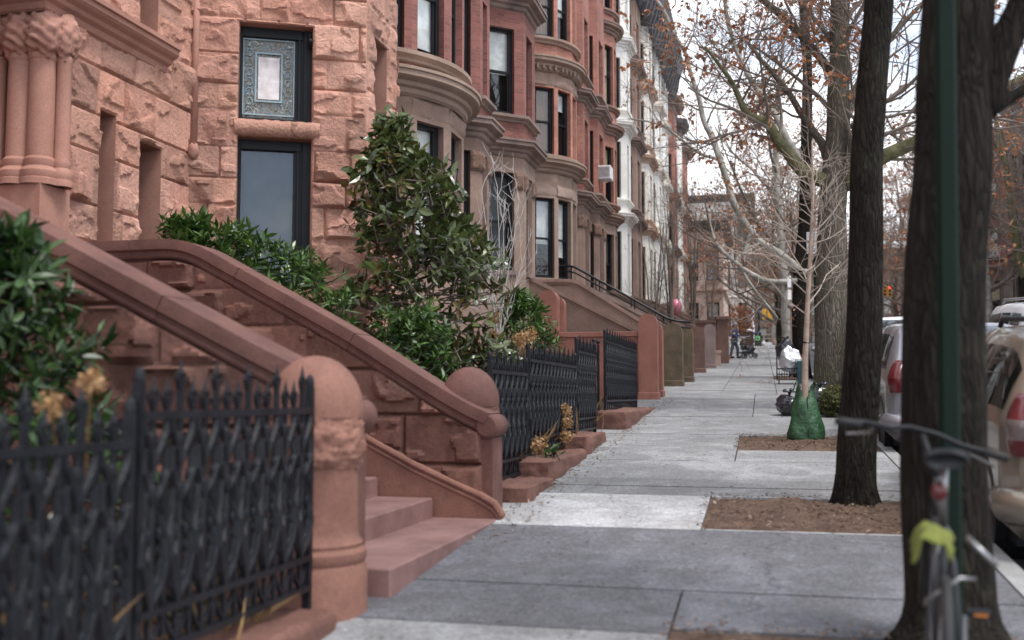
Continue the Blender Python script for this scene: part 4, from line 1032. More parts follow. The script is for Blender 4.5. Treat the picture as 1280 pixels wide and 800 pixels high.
# corner house facing down the street, and the pale block across the avenue
def block(label, x0, x1, y, d, h, cols, lv, mat, trim, ww=1.0, name='corner_house', zc=4.4, group=None, shades=BL, seed=0, frames='frame', cornice='roof_dark'):
    g = G(y); o = thing(name, label, 'house' if 'house' in name else 'building', ((x0 + x1) / 2, y, g), group)
    P, Q = (x0, y), (x1, y); L = x1 - x0; hl = []; sl = MB()
    for c in range(cols):
        u = L * (c + .5) / cols
        for li, (z0, z1) in enumerate(lv):
            hl.append((u - ww / 2, u + ww / 2, g + z0, g + z1)); sh = shades[(c + li * 3 + seed) % len(shades)] if shades else None
            wo = window(o, P, Q, u - ww / 2, u + ww / 2, g + z0, g + z1, .18, sh[0] if sh else None, sh[1] if sh else 0, frames)
            sill(wo, P, Q, u - ww / 2, u + ww / 2, g + z0, .1, .16, .15, trim)
            sill(wo, P, Q, u - ww / 2, u + ww / 2, g + z1 + .24, .06, .24, -.005, trim, 'lintel')
    w = MB(); panel(w, P, Q, g - .5, g + h, hl, .18)
    w.add([(x1, y, g - .5), (x1, y + d, g - .5), (x1, y + d, g + h), (x1, y, g + h), (x0, y, g - .5), (x0, y + d, g - .5), (x0, y + d, g + h), (x0, y, g + h)], [(0, 1, 2, 3), (4, 7, 6, 5), (1, 5, 6, 2), (3, 2, 6, 7)])
    w.build('wall', mat, o); 
    cplan = [(x0 - .05, y + d), (x0 - .05, y - .0), (x1 + .05, y), (x1 + .05, y + d)]
    c = MB(); sweep(c, cplan, [(.01, -.3), (.1, -.25), (.15, 0), (.45, .2), (.5, .5), (0, .6)], g + h - .3); c.build('roof_cornice', cornice, o)
    c = MB(); sweep(c, cplan, SILL, g + zc); c.build('ledge', trim, o)
    return o
block('pink stone corner house facing down the sidewalk at the end of the row', -7.6, -2.9, 81, 12, 9.6, 3, [(1.3, 3.5), (5.2, 7.5)], 'pinkstone', 'tan', .95, zc=4.3, seed=6)
block('pale beige building with narrow windows across the avenue', -8.5, -1.2, 118, 14, 17.0, 4, [(1.2, 5.0), (6.6, 9.6), (11.2, 14.4)], 'beige', 'beige', 1.0, 'corner_building', zc=5.5, shades=None)
AV = 'buildings across the avenue'
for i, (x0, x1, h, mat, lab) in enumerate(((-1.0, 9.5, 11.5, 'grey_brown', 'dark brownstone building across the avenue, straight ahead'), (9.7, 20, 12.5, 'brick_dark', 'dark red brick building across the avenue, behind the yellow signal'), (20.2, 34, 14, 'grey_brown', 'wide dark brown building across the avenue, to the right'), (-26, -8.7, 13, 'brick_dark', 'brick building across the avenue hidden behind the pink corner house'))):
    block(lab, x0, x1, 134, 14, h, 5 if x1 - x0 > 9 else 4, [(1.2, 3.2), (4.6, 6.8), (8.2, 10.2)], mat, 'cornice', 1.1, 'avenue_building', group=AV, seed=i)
# opposite side of the street
OP = 'houses on the opposite side of the street'
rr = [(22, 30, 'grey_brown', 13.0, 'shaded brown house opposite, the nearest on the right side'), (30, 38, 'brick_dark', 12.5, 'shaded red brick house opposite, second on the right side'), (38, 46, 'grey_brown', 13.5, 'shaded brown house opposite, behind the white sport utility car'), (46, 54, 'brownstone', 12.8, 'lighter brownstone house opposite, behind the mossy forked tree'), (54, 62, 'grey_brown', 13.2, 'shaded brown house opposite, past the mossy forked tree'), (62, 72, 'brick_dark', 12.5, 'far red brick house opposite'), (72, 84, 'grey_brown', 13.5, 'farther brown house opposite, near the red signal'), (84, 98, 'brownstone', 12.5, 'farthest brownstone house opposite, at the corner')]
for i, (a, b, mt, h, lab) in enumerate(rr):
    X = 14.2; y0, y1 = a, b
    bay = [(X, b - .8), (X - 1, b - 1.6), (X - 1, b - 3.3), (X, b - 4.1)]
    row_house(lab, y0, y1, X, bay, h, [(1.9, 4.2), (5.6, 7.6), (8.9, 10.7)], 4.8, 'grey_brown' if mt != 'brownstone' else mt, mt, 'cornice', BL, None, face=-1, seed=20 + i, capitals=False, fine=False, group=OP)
# wall lantern, air conditioner, balloon
ln = thing('wall_lantern', 'small black wall lantern on the pier of the round bay, half behind the magnolia', 'lantern', (-4.95, 16.2, 5.1))
m = MB(); m.tube([(-5.12, 16.25, 5.42), (-5.0, 16.22, 5.5), (-4.92, 16.2, 5.45), (-4.92, 16.2, 5.4)], .012, 6); m.lathe([(0, .0), (.02, -.01), (.10, -.09), (.10, -.11)], (-4.92, 16.2, 5.42), 6); m.lathe([(.06, -.34), (.07, -.36), (.03, -.40), (0, -.43)], (-4.92, 16.2, 5.42), 6)
for a in range(6): m.tube([(-4.92 + .085 * math.cos(a * PI / 3), 16.2 + .085 * math.sin(a * PI / 3), 5.31), (-4.92 + .06 * math.cos(a * PI / 3), 16.2 + .06 * math.sin(a * PI / 3), 5.08)], .007, 4)
m.build('lantern_frame', 'iron', ln)
m = MB(); m.lathe([(.078, -.11), (.053, -.34)], (-4.92, 16.2, 5.42), 6); m.build('lantern_glass', 'clear_lens', ln)
ac = thing('air_conditioner', 'white air conditioner sticking out of an angled bay window', 'air conditioner', (-5.36, 35.9, 9.15))
m = MB(); m.bbox((-5.32, 35.95, 9.42), (.5, .62, .46), b=.02); m.build('case', 'white_plastic', ac)
m = MB(); 
for i in range(8): m.box((-5.32, 35.635, 9.27 + i * .045), (.42, .012, .014))
m.build('grille', 'post_grey', ac)
bl = thing('balloon', 'pink balloon floating above the stoops beside slender bare trees', 'balloon', (-4.02, 50, 5.6))
m = MB(); m.sphere((-4.02, 50, 5.85), (.3, .3, .36), 18, 12); m.lathe([(.05, -.42), (.01, -.36)], (-4.02, 50, 5.85), 8); m.build('skin', 'balloon', bl, smooth=True)
m = MB(); m.tube([(-4.02, 50, 5.45), (-3.98, 50, 5.0), (-4.05, 50, 4.6)], .006, 4); m.build('string', 'white_plastic', bl)

# ================================================================== TREES
def limb(mb, pts, r0, r1, n=10, sub=4, wob=.02, seed=0, flare=0):
    """smooth tapering limb through points; returns dense list of (pos, dir, radius)"""
    pts = [Vector(p) for p in pts]; out = []
    for i in range(len(pts) - 1):
        p0 = pts[max(0, i - 1)]; p1 = pts[i]; p2 = pts[i + 1]; p3 = pts[min(len(pts) - 1, i + 2)]
        for k in range(sub):
            t = k / sub
            out.append(.5 * ((2 * p1) + (p2 - p0) * t + (2 * p0 - 5 * p1 + 4 * p2 - p3) * t * t + (3 * p1 - p0 - 3 * p2 + p3) * t ** 3))
    out.append(pts[-1]); N = len(out) - 1
    rad = []
    for i in range(N + 1):
        t = i / N; r = lerp(r0, r1, t)
        if flare: r += flare * r0 * max(0, 1 - t * 9) ** 2
        rad.append(r)
    for i in range(1, N): out[i] = out[i] + V(noise.noise(out[i] * 1.3 + V(seed, 0, 0)), noise.noise(out[i] * 1.3 + V(0, seed, 5)), 0) * wob
    mb.tube(out, rad, n)
    return [(out[i], (out[min(i + 1, N)] - out[max(i - 1, 0)]).normalized(), rad[i]) for i in range(N + 1)]
def grow(rnd, tw, lf, p, d, L, r, lvl, maxl, up=.12, leafp=0.0, leafs=.09, kids=(5, 5, 4, 4), sag=0):
    n = 4 if lvl < 2 else 3
    pts = [p.copy()]; q = p.copy(); dd = d.copy()
    for i in range(n):
        dd = (dd + V(rnd.gauss(0, .16), rnd.gauss(0, .16), rnd.gauss(0, .12) + up - sag)).normalized(); q = q + dd * (L / n); pts.append(q.copy())
    rad = [lerp(r, r * .45, i / n) for i in range(n + 1)]
    tw.tube(pts, rad, 7 if lvl == 0 else 5 if lvl == 1 else 4 if lvl == 2 else 3, cap=False)
    if lf is not None and lvl >= maxl - 1 and rnd.random() < leafp:
        for _ in range(rnd.randint(2, 5)):
            a = pts[rnd.randint(1, n)]; lf.leaf(a, V(rnd.uniform(-1, 1), rnd.uniform(-1, 1), rnd.uniform(-1, .2)), V(rnd.uniform(-1, 1), rnd.uniform(-1, 1), 1), leafs * rnd.uniform(.7, 1.4), leafs * rnd.uniform(.5, .8), rnd.random(), .3, .2)
    if lvl >= maxl: return
    for k in range(kids[min(lvl, len(kids) - 1)]):
        t = rnd.uniform(.25, 1); i = min(n - 1, int(t * n)); a = pts[i].lerp(pts[i + 1], t * n - i)
        base = (pts[i + 1] - pts[i]).normalized(); o = base.orthogonal().normalized(); o.rotate(Matrix.Rotation(rnd.uniform(0, 2 * PI), 3, base))
        ang = R(rnd.uniform(28, 62)); nd_ = (base * math.cos(ang) + o * math.sin(ang)).normalized()
        grow(rnd, tw, lf, a, nd_, L * rnd.uniform(.45, .72), max(.004, lerp(r, r * .45, t) * rnd.uniform(.5, .72)), lvl + 1, maxl, up, leafp, leafs, kids, sag)
def sprout(rnd, tw, lf, path, count, L, lvl, maxl, rf=.4, t0=.25, leafp=0, leafs=.09, up=.12, kids=(5, 5, 4, 4), ang=(35, 70)):
    N = len(path)
    for _ in range(count):
        i = rnd.randint(int(t0 * N), N - 1); p, d, r = path[i]
        o = d.orthogonal().normalized(); o.rotate(Matrix.Rotation(rnd.uniform(0, 2 * PI), 3, d)); a = R(rnd.uniform(*ang))
        grow(rnd, tw, lf, p, (d * math.cos(a) + o * math.sin(a)).normalized(), L * rnd.uniform(.6, 1.2), max(.006, min(r * rf, L * .02)), lvl, maxl, up, leafp, leafs, kids)
# ---- foreground dark trunk
T1 = thing('street_tree', 'thick dark trunk in the foreground behind the bicycle and green post', 'tree', (.92, 5.62, G(5.62)))
rnd = random.Random(1)
m = MB(); g = G(5.6); P1 = limb(m, [(.885, 5.62, g - .1), (.885, 5.62, g + .5), (.89, 5.62, g + 1.6), (.96, 5.62, g + 2.6), (1.0, 5.62, g + 3.4), (1.02, 5.7, g + 5.0), (.9, 5.9, g + 7.5)], .222, .15, 28, 8, .03, 1, flare=1.25)
o = m.build('trunk', 'bark_dark', T1, smooth=True)
m = MB(); PB = limb(m, [(1.08, 5.62, g + 2.70), (1.2, 5.62, g + 2.98), (1.34, 5.6, g + 3.25), (1.8, 5.5, g + 4.2), (2.6, 5.4, g + 5.6)], .105, .05, 12, 5, .015, 3); m.build('limb', 'bark_dark', T1, smooth=True)
m = MB(); PC = limb(m, [(1.10, 5.62, g + 2.66), (1.22, 5.66, g + 2.74), (1.4, 5.75, g + 2.86), (2.1, 6.3, g + 3.4)], .05, .02, 10, 5, .015, 4); m.build('limb', 'bark_dark', T1, smooth=True)
tw = MB(); sprout(rnd, tw, None, PB, 5, 1.6, 1, 3, t0=.5); sprout(rnd, tw, None, P1, 10, 2.4, 0, 3, t0=.78); tw.build('twigs', 'bark_dark', T1)
def roots(parent, x, y, r, seed, mat='bark_dark', n=6):
    rd = random.Random(seed)
    for k in range(n):
        a = 2 * PI * k / n + rd.uniform(-.35, .35); L = r * rd.uniform(.55, 1.0); q = MB(); pts = []
        for i in range(7):
            t = i / 6; px2, py2 = x + math.cos(a + .3 * t) * (r * .55 + L * t), y + math.sin(a + .3 * t) * (r * .55 + L * t)
            pts.append((px2, py2, G(py2) + r * 1.3 * (1 - t) ** 2.2 - .03 * t))
        q.tube(pts, [r * lerp(.42, .10, (i / 6) ** .7) for i in range(7)], 10); q.build('root', mat, parent, smooth=True)
roots(T1, .885, 5.62, .222, 5)
# ---- second dark trunk
T2 = thing('street_tree', 'slim dark leaning trunk standing in the large mulch bed', 'tree', (.78, 9.82, G(9.82)))
m = MB(); g = G(9.8); P2 = limb(m, [(.78, 9.82, g - .1), (.80, 9.82, g + .5), (.88, 9.82, g + 1.65), (.95, 9.82, g + 3.1), (1.10, 9.82, g + 4.6), (1.2, 9.9, g + 6.5), (1.1, 10, g + 9)], .185, .10, 20, 8, .03, 7, flare=.45)
m.build('trunk', 'bark_dark', T2, smooth=True)
roots(T2, .78, 9.82, .185, 6)
tw = MB(); rnd = random.Random(2); sprout(rnd, tw, None, P2, 14, 2.6, 0, 3, t0=.68); tw.build('twigs', 'bark_dark', T2)
# ---- big grey oak with rust leaves
T3 = thing('street_tree', 'big grey oak with mossy low limbs and rust coloured leaves', 'tree', (1.22, 20.6, G(20.6)))
g = G(20.6); rnd = random.Random(3)
m = MB(); P3 = limb(m, [(1.22, 20.6, g - .1), (1.24, 20.6, g + .6), (1.30, 20.6, g + 3.0), (1.40, 20.6, g + 4.5), (1.50, 20.6, g + 6), (1.56, 20.6, g + 8), (1.6, 20.7, g + 10.5), (1.5, 21, g + 13)], .35, .10, 24, 8, .03, 9, flare=.35)
m.build('trunk', 'bark_grey', T3, smooth=True)
limbs = [([(1.25, 20.6, g + 4.35), (.75, 20.5, g + 4.62), (.38, 20.45, g + 5.1), (.12, 20.4, g + 5.5), (-.25, 20.3, g + 5.72), (-.5, 20.2, g + 6.4), (-1.0, 20, g + 7.0)], .15, .025),
         ([(1.55, 20.6, g + 4.3), (2.2, 20.5, g + 4.75), (3.3, 20.4, g + 5.25), (4.6, 20.2, g + 6.0), (6, 20, g + 6.6)], .17, .06),
         ([(1.5, 20.5, g + 4.4), (1.75, 20.3, g + 5.2), (2.05, 20.1, g + 6.6), (2.3, 20, g + 8.5)], .11, .05),
         ([(1.5, 20.7, g + 6.4), (.7, 21, g + 7.6), (-.3, 21.2, g + 8.6), (-1.2, 21.5, g + 9.3)], .09, .035),
         ([(1.6, 20.7, g + 5.8), (2.4, 21.6, g + 7.2), (3.4, 22.5, g + 8.5)], .09, .035),
         ([(1.3, 20.7, g + 4.8), (.9, 21.6, g + 5.9), (.3, 22.6, g + 7.2), (-.2, 23.6, g + 8.2)], .09, .035)]
tw = MB(); lf = MB()
for i, (pp, a, b) in enumerate(limbs):
    m = MB(); path = limb(m, pp, a, b, 12, 6, .09, 20 + i); m.build('limb', 'bark_moss' if i < 2 else 'bark_grey', T3, smooth=True)
    sprout(rnd, tw, lf, path, 11, 1.9, 1, 4, t0=.25, leafp=.20, leafs=.10, up=.04, kids=(5, 5, 4, 3))
sprout(rnd, tw, lf, P3, 18, 2.6, 1, 4, t0=.42, leafp=.20, leafs=.10, up=.02, kids=(4, 4, 4, 3))
for (px_, pz) in ((.85, 3.2), (1.1, 3.9), (.95, 2.5)):
    grow(rnd, tw, lf, V(px_ + .2, 20.5, g + pz), V(-1, -.2, .15).normalized(), 1.7, .022, 2, 4, 0, .5, .08)
tw.build('twigs', 'bark_twig', T3); lf.build('leaves', 'rust_leaf', T3)
roots(T3, 1.22, 20.6, .35, 7, 'bark_grey')
# ---- london plane with white arching limbs
T4 = thing('street_tree', 'plane tree with dark trunk and pale white limbs arching over the sidewalk', 'tree', (1.1, 33.2, G(33.2)))
g = G(33.2); rnd = random.Random(4)
m = MB(); P4 = limb(m, [(1.1, 33.2, g - .1), (1.12, 33.2, g + 1.5), (1.2, 33.2, g + 3.4), (1.32, 33.2, g + 4.6), (1.4, 33.2, g + 7), (1.5, 33.4, g + 10), (1.3, 33.6, g + 14)], .29, .12, 18, 6, .03, 4, flare=.4); m.build('trunk', 'bark_dark', T4, smooth=True)
limbs = [([(1.35, 33.1, g + 3.2), (.6, 33, g + 3.75), (-.28, 33, g + 4.5), (-.87, 33, g + 5.6), (-1.25, 33, g + 7.0), (-1.7, 33, g + 8.2), (-2.1, 33, g + 9.9), (-2.5, 33, g + 10.9), (-3.2, 32.8, g + 12.2), (-3.9, 32.6, g + 12.6)], .135, .04),
         ([(1.2, 33.1, g + 3.0), (.3, 32.7, g + 2.95), (-.5, 32.4, g + 3.3), (-1.3, 32.2, g + 4.1), (-1.6, 32, g + 5.0)], .10, .04),
         ([(-.3, 33, g + 4.5), (-.55, 32.9, g + 3.7), (-.5, 32.8, g + 3.2), (0.1, 32.8, g + 2.3), (.45, 32.7, g + 1.8)], .06, .03),
         ([(1.38, 33.2, g + 6.4), (.6, 33.2, g + 8), (-.3, 33.2, g + 9.6), (-.9, 33.2, g + 11.3), (-1.1, 33, g + 13.5)], .12, .05),
         ([(1.4, 33.2, g + 5.6), (2.4, 33.2, g + 7.4), (3.2, 33.2, g + 9.5), (3.6, 33.2, g + 12)], .12, .05),
         ([(-1.25, 33, g + 6.9), (-1.9, 32.7, g + 7.1), (-2.9, 32.4, g + 7.9), (-3.9, 32, g + 8.1)], .06, .025)]
tw = MB(); lf = MB()
for i, (pp, a, b) in enumerate(limbs):
    m = MB(); path = limb(m, pp, a, b, 10, 6, .08, 40 + i); m.build('limb', 'bark_pale', T4, smooth=True)
    sprout(rnd, tw, lf, path, 10 if i != 2 else 3, 1.7, 1, 4, t0=.2, leafp=.05, leafs=.09, kids=(4, 4, 4, 3))
tw.build('twigs', 'bark_twig', T4); lf.build('leaves', 'rust_leaf', T4)
# ---- young tree with watering bag
g = G(14.95)
T5 = thing('young_tree', 'thin young tree with bare pale twigs rising from the green watering bag', 'tree', (.55, 14.95, g)); rnd = random.Random(5)
m = MB(); P5 = limb(m, [(.55, 14.95, g - .05), (.56, 14.95, g + 1.0), (.60, 14.95, g + 1.75), (.66, 14.95, g + 2.6), (.70, 14.95, g + 3.4), (.72, 14.97, g + 4.2)], .052, .010, 10, 6, .008, 3); m.build('trunk', 'bark_young', T5, smooth=True)
tw = MB(); N = len(P5)
for k in range(30):
    i = int(lerp(.40, .93, k / 29) * (N - 1)); p, d, r = P5[i]; a = k * 2.4
    side = V(math.cos(a), .55 * math.sin(a), 0); grow(rnd, tw, None, p, (side * .95 + V(0, 0, .6)).normalized(), lerp(1.15, .4, k / 29), .012, 2, 4, .05, kids=(3, 3, 4, 2))
tw.build('twigs', 'bark_twig_pale', T5)
m = MB(); m.tube([(.50, 14.93, g + 1.36), (.55, 14.89, g + 1.37), (.61, 14.94, g + 1.36), (.56, 15.01, g + 1.36), (.50, 14.93, g + 1.36)], .012, 5); m.build('strap', 'blackplastic', T5)
# the watering bag, wrapped around the trunk
wb = MB(); NS = 64; prof = [(0, .225), (.04, .25), (.1, .25), (.2, .235), (.3, .215), (.4, .19), (.5, .165), (.58, .145), (.66, .125), (.74, .10)]
vs = []; fs = []
for h, rr in prof:
    for i in range(NS):
        a = 2 * PI * i / NS; hh = h
        if h > .6: hh = h - .10 + .16 * abs(math.cos(a)) ** 2
        k = 1 + .05 * math.sin(5 * a + h * 8) + .14 * noise.noise(V(math.cos(a) * 1.6, math.sin(a) * 1.6, h * 5)) - .12 * abs(noise.noise(V(math.cos(a) * 3, math.sin(a) * 3, h * 9)))
        vs.append((.56 + rr * 1.0 * k * math.cos(a) * (1.02), 15.0 + rr * .8 * k * math.sin(a), g + .01 + hh))
for j in range(len(prof) - 1):
    for i in range(NS): fs.append((j * NS + i, j * NS + (i + 1) % NS, (j + 1) * NS + (i + 1) % NS, (j + 1) * NS + i))
wb.add(vs, fs); wg = thing('watering_bag', 'green plastic tree watering bag slumped around the young trunk', 'watering bag', (.56, 15.0, g)); wb.build('bag', 'green_bag', wg, smooth=True)
m = MB()
for s in (-1, 1): m.tube([(.56 + s * .16, 14.96, g + .72), (.56 + s * .12, 14.93, g + .84), (.56 + s * .06, 14.93, g + .74)], .010, 5)
m.build('handle', 'green_bag', wg)
m = MB(); m.tube([(.56 + .02, 15.0 - .215 * .8 + .0 - .02, g + .06), (.58, 15.0 - .155 * .8 - .02, g + .45), (.575, 15.0 - .12 * .8 - .02, g + .62)], .007, 5); m.build('zip', 'black_bag', wg)
# ---- generic bare street trees, three kinds then copies
def bare_tree(seed, H, r0, bark, leafp, twm='bark_twig', spread=1.0):
    rnd = random.Random(seed); tr = MB(); tw = MB(); lf = MB()
    P_ = limb(tr, [(0, 0, -.15), (0, 0, H * .12), (rnd.uniform(-.2, .2), rnd.uniform(-.2, .2), H * .3), (rnd.uniform(-.4, .4), rnd.uniform(-.4, .4), H * .6), (rnd.uniform(-.8, .8), rnd.uniform(-.8, .8), H * .92)], r0, r0 * .16, 12, 6, .06, seed, flare=.4)
    N = len(P_)
    for k in range(13):
        i = int(lerp(.28, .97, k / 12) * (N - 1)); p, d, r = P_[i]; a = k * 2.4 + rnd.uniform(-.4, .4)
        grow(rnd, tw, lf, p, V(math.cos(a) * spread, math.sin(a) * spread, rnd.uniform(.35, 1.0)).normalized(), H * lerp(.34, .16, k / 12), r * .5, 0, 4, .07, leafp, .12, (5, 5, 4, 3))
    return tr, tw, lf
KINDS = []
def plant_tree(i, x, y, sc, rz, label, group, z=None):
    zz = G(y) if z is None else z
    kind = KINDS[i]
    if kind[0] is None:
        _, sd, H, r0, bark, lp, twm, spr = kind
        tr, tw, lf = bare_tree(sd, H, r0, bark, lp, twm, spr)
        o = thing('bare_tree', label, 'tree', (0, 0, 0), group)
        tr.build('trunk', bark, o, smooth=True); tw.build('twigs', twm, o)
        if lf.v: lf.build('leaves', 'rust_leaf', o)
        kind[0] = o
    else:
        o = kind[0].copy(); COL.objects.link(o); o['label'] = label; o['group'] = group
        for ch in list(kind[0].children):
            c = ch.copy(); COL.objects.link(c); c.parent = o
    o.location = (x, y, zz); o.scale = (sc, sc, sc); o.rotation_euler = (0, 0, rz)
    return o
KINDS += [[None, 101, 13, .24, 'bark_grey', .38, 'bark_twig', 1.0], [None, 102, 15, .27, 'bark_pale', .03, 'bark_twig', .9], [None, 103, 12, .22, 'bark_dark', .0, 'bark_twig', 1.1]]
TG = 'bare street trees in the distance'
tl = [(1, .95, 43, 1.05, .3, 'pale plane tree just past the plane with the dark trunk'), (0, 1.1, 53, 1.0, 1.4, 'rust leaved street tree on the near kerb, past the pale plane'), (2, 1.0, 64, 1.1, 2.2, 'bare dark street tree on the near kerb, before the crossing'), (0, 1.1, 77, 1.1, 4.2, 'rust leaved street tree on the near kerb close to the crossing'), (1, 1.0, 92, 1.0, 5.2, 'last pale street tree on the near kerb before the avenue'),
      (0, 10.2, 26, 1.0, 2.1, 'rust leaved tree opposite, nearest on the far kerb'), (1, 10.2, 52, 1.0, 1.1, 'pale bare tree on the far kerb past the mossy forked tree'), (0, 10.3, 62, 1.1, 3.3, 'rust leaved tree midway along the far kerb'), (2, 10.2, 73, 1.1, .5, 'dark bare tree on the far kerb near the red signal'), (0, 10.2, 86, 1.1, 5.0, 'last rust leaved tree on the far kerb'),
      (2, -3.5, 122, 1.0, .9, 'bare tree across the avenue before the beige building'), (0, 3.0, 124, 1.15, 2.9, 'rust leaved tree across the avenue, straight ahead'), (2, 7.5, 126, 1.1, 4.9, 'bare dark tree across the avenue left of the red signal'), (0, 13, 123, 1.15, .2, 'rust leaved tree across the avenue right of the red signal'), (1, 19, 126, 1.2, 3.6, 'pale tree across the avenue far to the right'), (2, -9, 123, 1.1, 3.0, 'bare tree across the avenue behind the corner house'),
      (1, 5.2, 138, 1.35, 2.0, 'tall pale tree farthest away beyond the avenue'), (0, -1, 152, 1.5, 1.0, 'tall rust leaved tree rising behind the avenue buildings'), (0, 9, 153, 1.5, 5.6, 'tall rust leaved tree behind the avenue, right of centre')]
for i, x, y, sc, rz, lab in tl: plant_tree(i, x, y, sc, rz, lab, TG, None)
# mossy forked tree across the street
T6 = thing('street_tree', 'mossy dark forked tree across the street above the white car', 'tree', (9.95, 43, G(43))); g = G(43); rnd = random.Random(6)
m = MB(); P6 = limb(m, [(9.95, 43, g - .1), (9.95, 43, g + 2.2), (10.0, 43, g + 3.4)], .42, .36, 14, 4, .02, 2, flare=.3); m.build('trunk', 'bark_dark', T6, smooth=True)
tw = MB()
for pp in ([(9.9, 43, g + 3.1), (9.5, 43, g + 4.6), (9.3, 43, g + 7), (8.8, 43, g + 10)], [(10.1, 43, g + 3.1), (10.9, 43, g + 4.6), (11.5, 43.2, g + 7), (12.4, 43.3, g + 10)], [(10, 43, g + 3.3), (10.2, 42.4, g + 5.4), (10.1, 42, g + 8)]):
    m = MB(); path = limb(m, pp, .23, .08, 10, 5, .08, int(pp[1][0] * 10)); m.build('limb', 'bark_moss' if pp[1][0] < 9.6 else 'bark_dark', T6, smooth=True); sprout(rnd, tw, None, path, 8, 2.2, 0, 3, t0=.3, kids=(4, 4, 4))
tw.build('twigs', 'bark_twig', T6)
# slender multi stem trees by the stoops
def slender(label, x, y, H, stems, seed, leafp=.06, bark='bark_twig', group='slender garden trees by the stoops'):
    g = G(y); o = thing('slender_tree', label, 'tree', (x, y, g), group); rnd = random.Random(seed); st = MB(); tw = MB(); lf = MB()
    for k in range(stems):
        a = 2 * PI * k / stems + rnd.uniform(-.4, .4); s = rnd.uniform(.25, .7)
        path = limb(st, [(x, y, g - .05), (x + .15 * math.cos(a) * s, y + .15 * math.sin(a) * s, g + H * .25), (x + .5 * math.cos(a) * s, y + .5 * math.sin(a) * s, g + H * .6), (x + 1.1 * math.cos(a) * s, y + 1.1 * math.sin(a) * s, g + H * rnd.uniform(.85, 1.05))], .045 * H / 5, .008, 6, 5, .05, seed + k)
        sprout(rnd, tw, lf, path, 7, H * .2, 2, 4, t0=.25, leafp=leafp, leafs=.08, up=.15, kids=(3, 3, 3, 3), ang=(20, 50))
    st.build('trunk', bark, o, smooth=True); tw.build('twigs', bark, o)
    if lf.v: lf.build('leaves', 'rust_leaf', o)
slender('slender many-stemmed bare tree before the tan and cream houses', -3.6, 42.5, 7.5, 6, 31)
slender('slender bare tree with a few rust leaves past the grey rounded post', -2.9, 45.2, 7.0, 6, 32, .25)
slender('leafless slender tree farther along, in front of the pink corner house', -2.9, 60, 7, 5, 33, .1)
slender('thin brown bare tree rising over the dark stoop handrail', -3.4, 33.4, 5.2, 5, 34, .03)
# white birch in the fenced garden
TB = thing('birch_tree', 'small white stemmed birch behind the iron fence, bare and twiggy', 'tree', (-3.45, 13.5, G(13.5))); g = G(13.5); rnd = random.Random(8)
st = MB(); tw = MB(); P_ = limb(st, [(-3.42, 13.5, g - .05), (-3.43, 13.5, g + 1.3), (-3.45, 13.5, g + 1.6)], .048, .042, 10, 4, .01, 3)
for (dx, dy, h, r_) in ((-.42, .2, 3.0, .024), (-.22, -.1, 3.5, .026), (.05, .1, 3.4, .022), (.28, -.05, 3.3, .024), (.42, .1, 2.9, .018), (-.5, -.2, 2.3, .014), (.15, -.3, 2.6, .016), (-.1, .3, 3.6, .018)):
    path = limb(st, [(-3.44, 13.5, g + 1.35), (-3.44 + dx * .35, 13.5 + dy * .4, g + lerp(1.5, h, .35)), (-3.44 + dx, 13.5 + dy, g + h)], r_ * .7, .003, 6, 6, .04, int(h * 10))
    sprout(rnd, tw, None, path, 6, .5, 3, 4, t0=.3, up=.2, kids=(3, 3, 3, 3), ang=(18, 45))
st.build('trunk', 'bark_birch', TB, smooth=True); tw.build('twigs', 'bark_birch', TB)

# ================================================================== SHRUBS
def pick_dir(rnd, out, up):
    return (V(rnd.gauss(0, .5), rnd.gauss(0, .5), rnd.gauss(0, .4)) + out + V(0, 0, up)).normalized()
def whorl_bush(name, label, cat, base, prof, nshoot, leafL, leafW, nleaf, mat, stem_mat, seed, up=.5, mat2=None, frac2=0, droop=.12, squash=1.0, upright=.3, group=None, vary=.35):
    """prof: (z, cx, cy, r) rows; shoots start inside the volume and end in leaf whorls"""
    rnd = random.Random(seed); o = thing(name, label, cat, base, group); lf = MB(); l2 = MB(); st = MB()
    bx, by, bz = base
    for _ in range(nshoot):
        k = rnd.random() ** .85 * (len(prof) - 1); i = min(len(prof) - 2, int(k)); t = k - i
        z, cx, cy, r = (lerp(prof[i][q], prof[i + 1][q], t) for q in range(4))
        a = rnd.uniform(0, 2 * PI); rr = r * math.sqrt(rnd.uniform(.12, 1)); out = V(math.cos(a), math.sin(a) * squash, 0)
        tip = V(cx, cy, z) + out * rr; d = pick_dir(rnd, out * .7 * rr / max(r, .01), up)
        st.tube([V(cx, cy, max(bz, z - .3)).lerp(tip, .35), tip - d * leafL * 1.2 - V(0, 0, .05), tip], [.012, .008, .004], 4, cap=False)
        tgt = l2 if rnd.random() < frac2 else lf
        n_ = rnd.randint(int(nleaf * .5), int(nleaf * 1.3)); szk = rnd.uniform(1 - vary, 1 + vary * .6)
        for q in range(n_):
            az = q * 2.4 + rnd.uniform(-.3, .3); f = q / n_
            oo = d.orthogonal().normalized(); oo.rotate(Matrix.Rotation(az, 3, d))
            ld = (d * lerp(upright - .3, upright + .5, f) + oo + V(0, 0, rnd.gauss(0, .18))).normalized()
            p = tip - d * leafL * 1.1 * (1 - f)
            tgt.leaf(p, ld, (d + V(rnd.gauss(0, .3), rnd.gauss(0, .3), .5)).normalized(), leafL * szk * rnd.uniform(.65, 1.2), leafW * szk * rnd.uniform(.75, 1.25), rnd.random(), rnd.uniform(.05, .4), droop * rnd.uniform(.2, 2))
    lf.build('leaves', mat, o, smooth=False)
    if l2.v: l2.build('young_leaves', mat2, o)
    st.build('stems', stem_mat, o)
    return o
g = G(12)
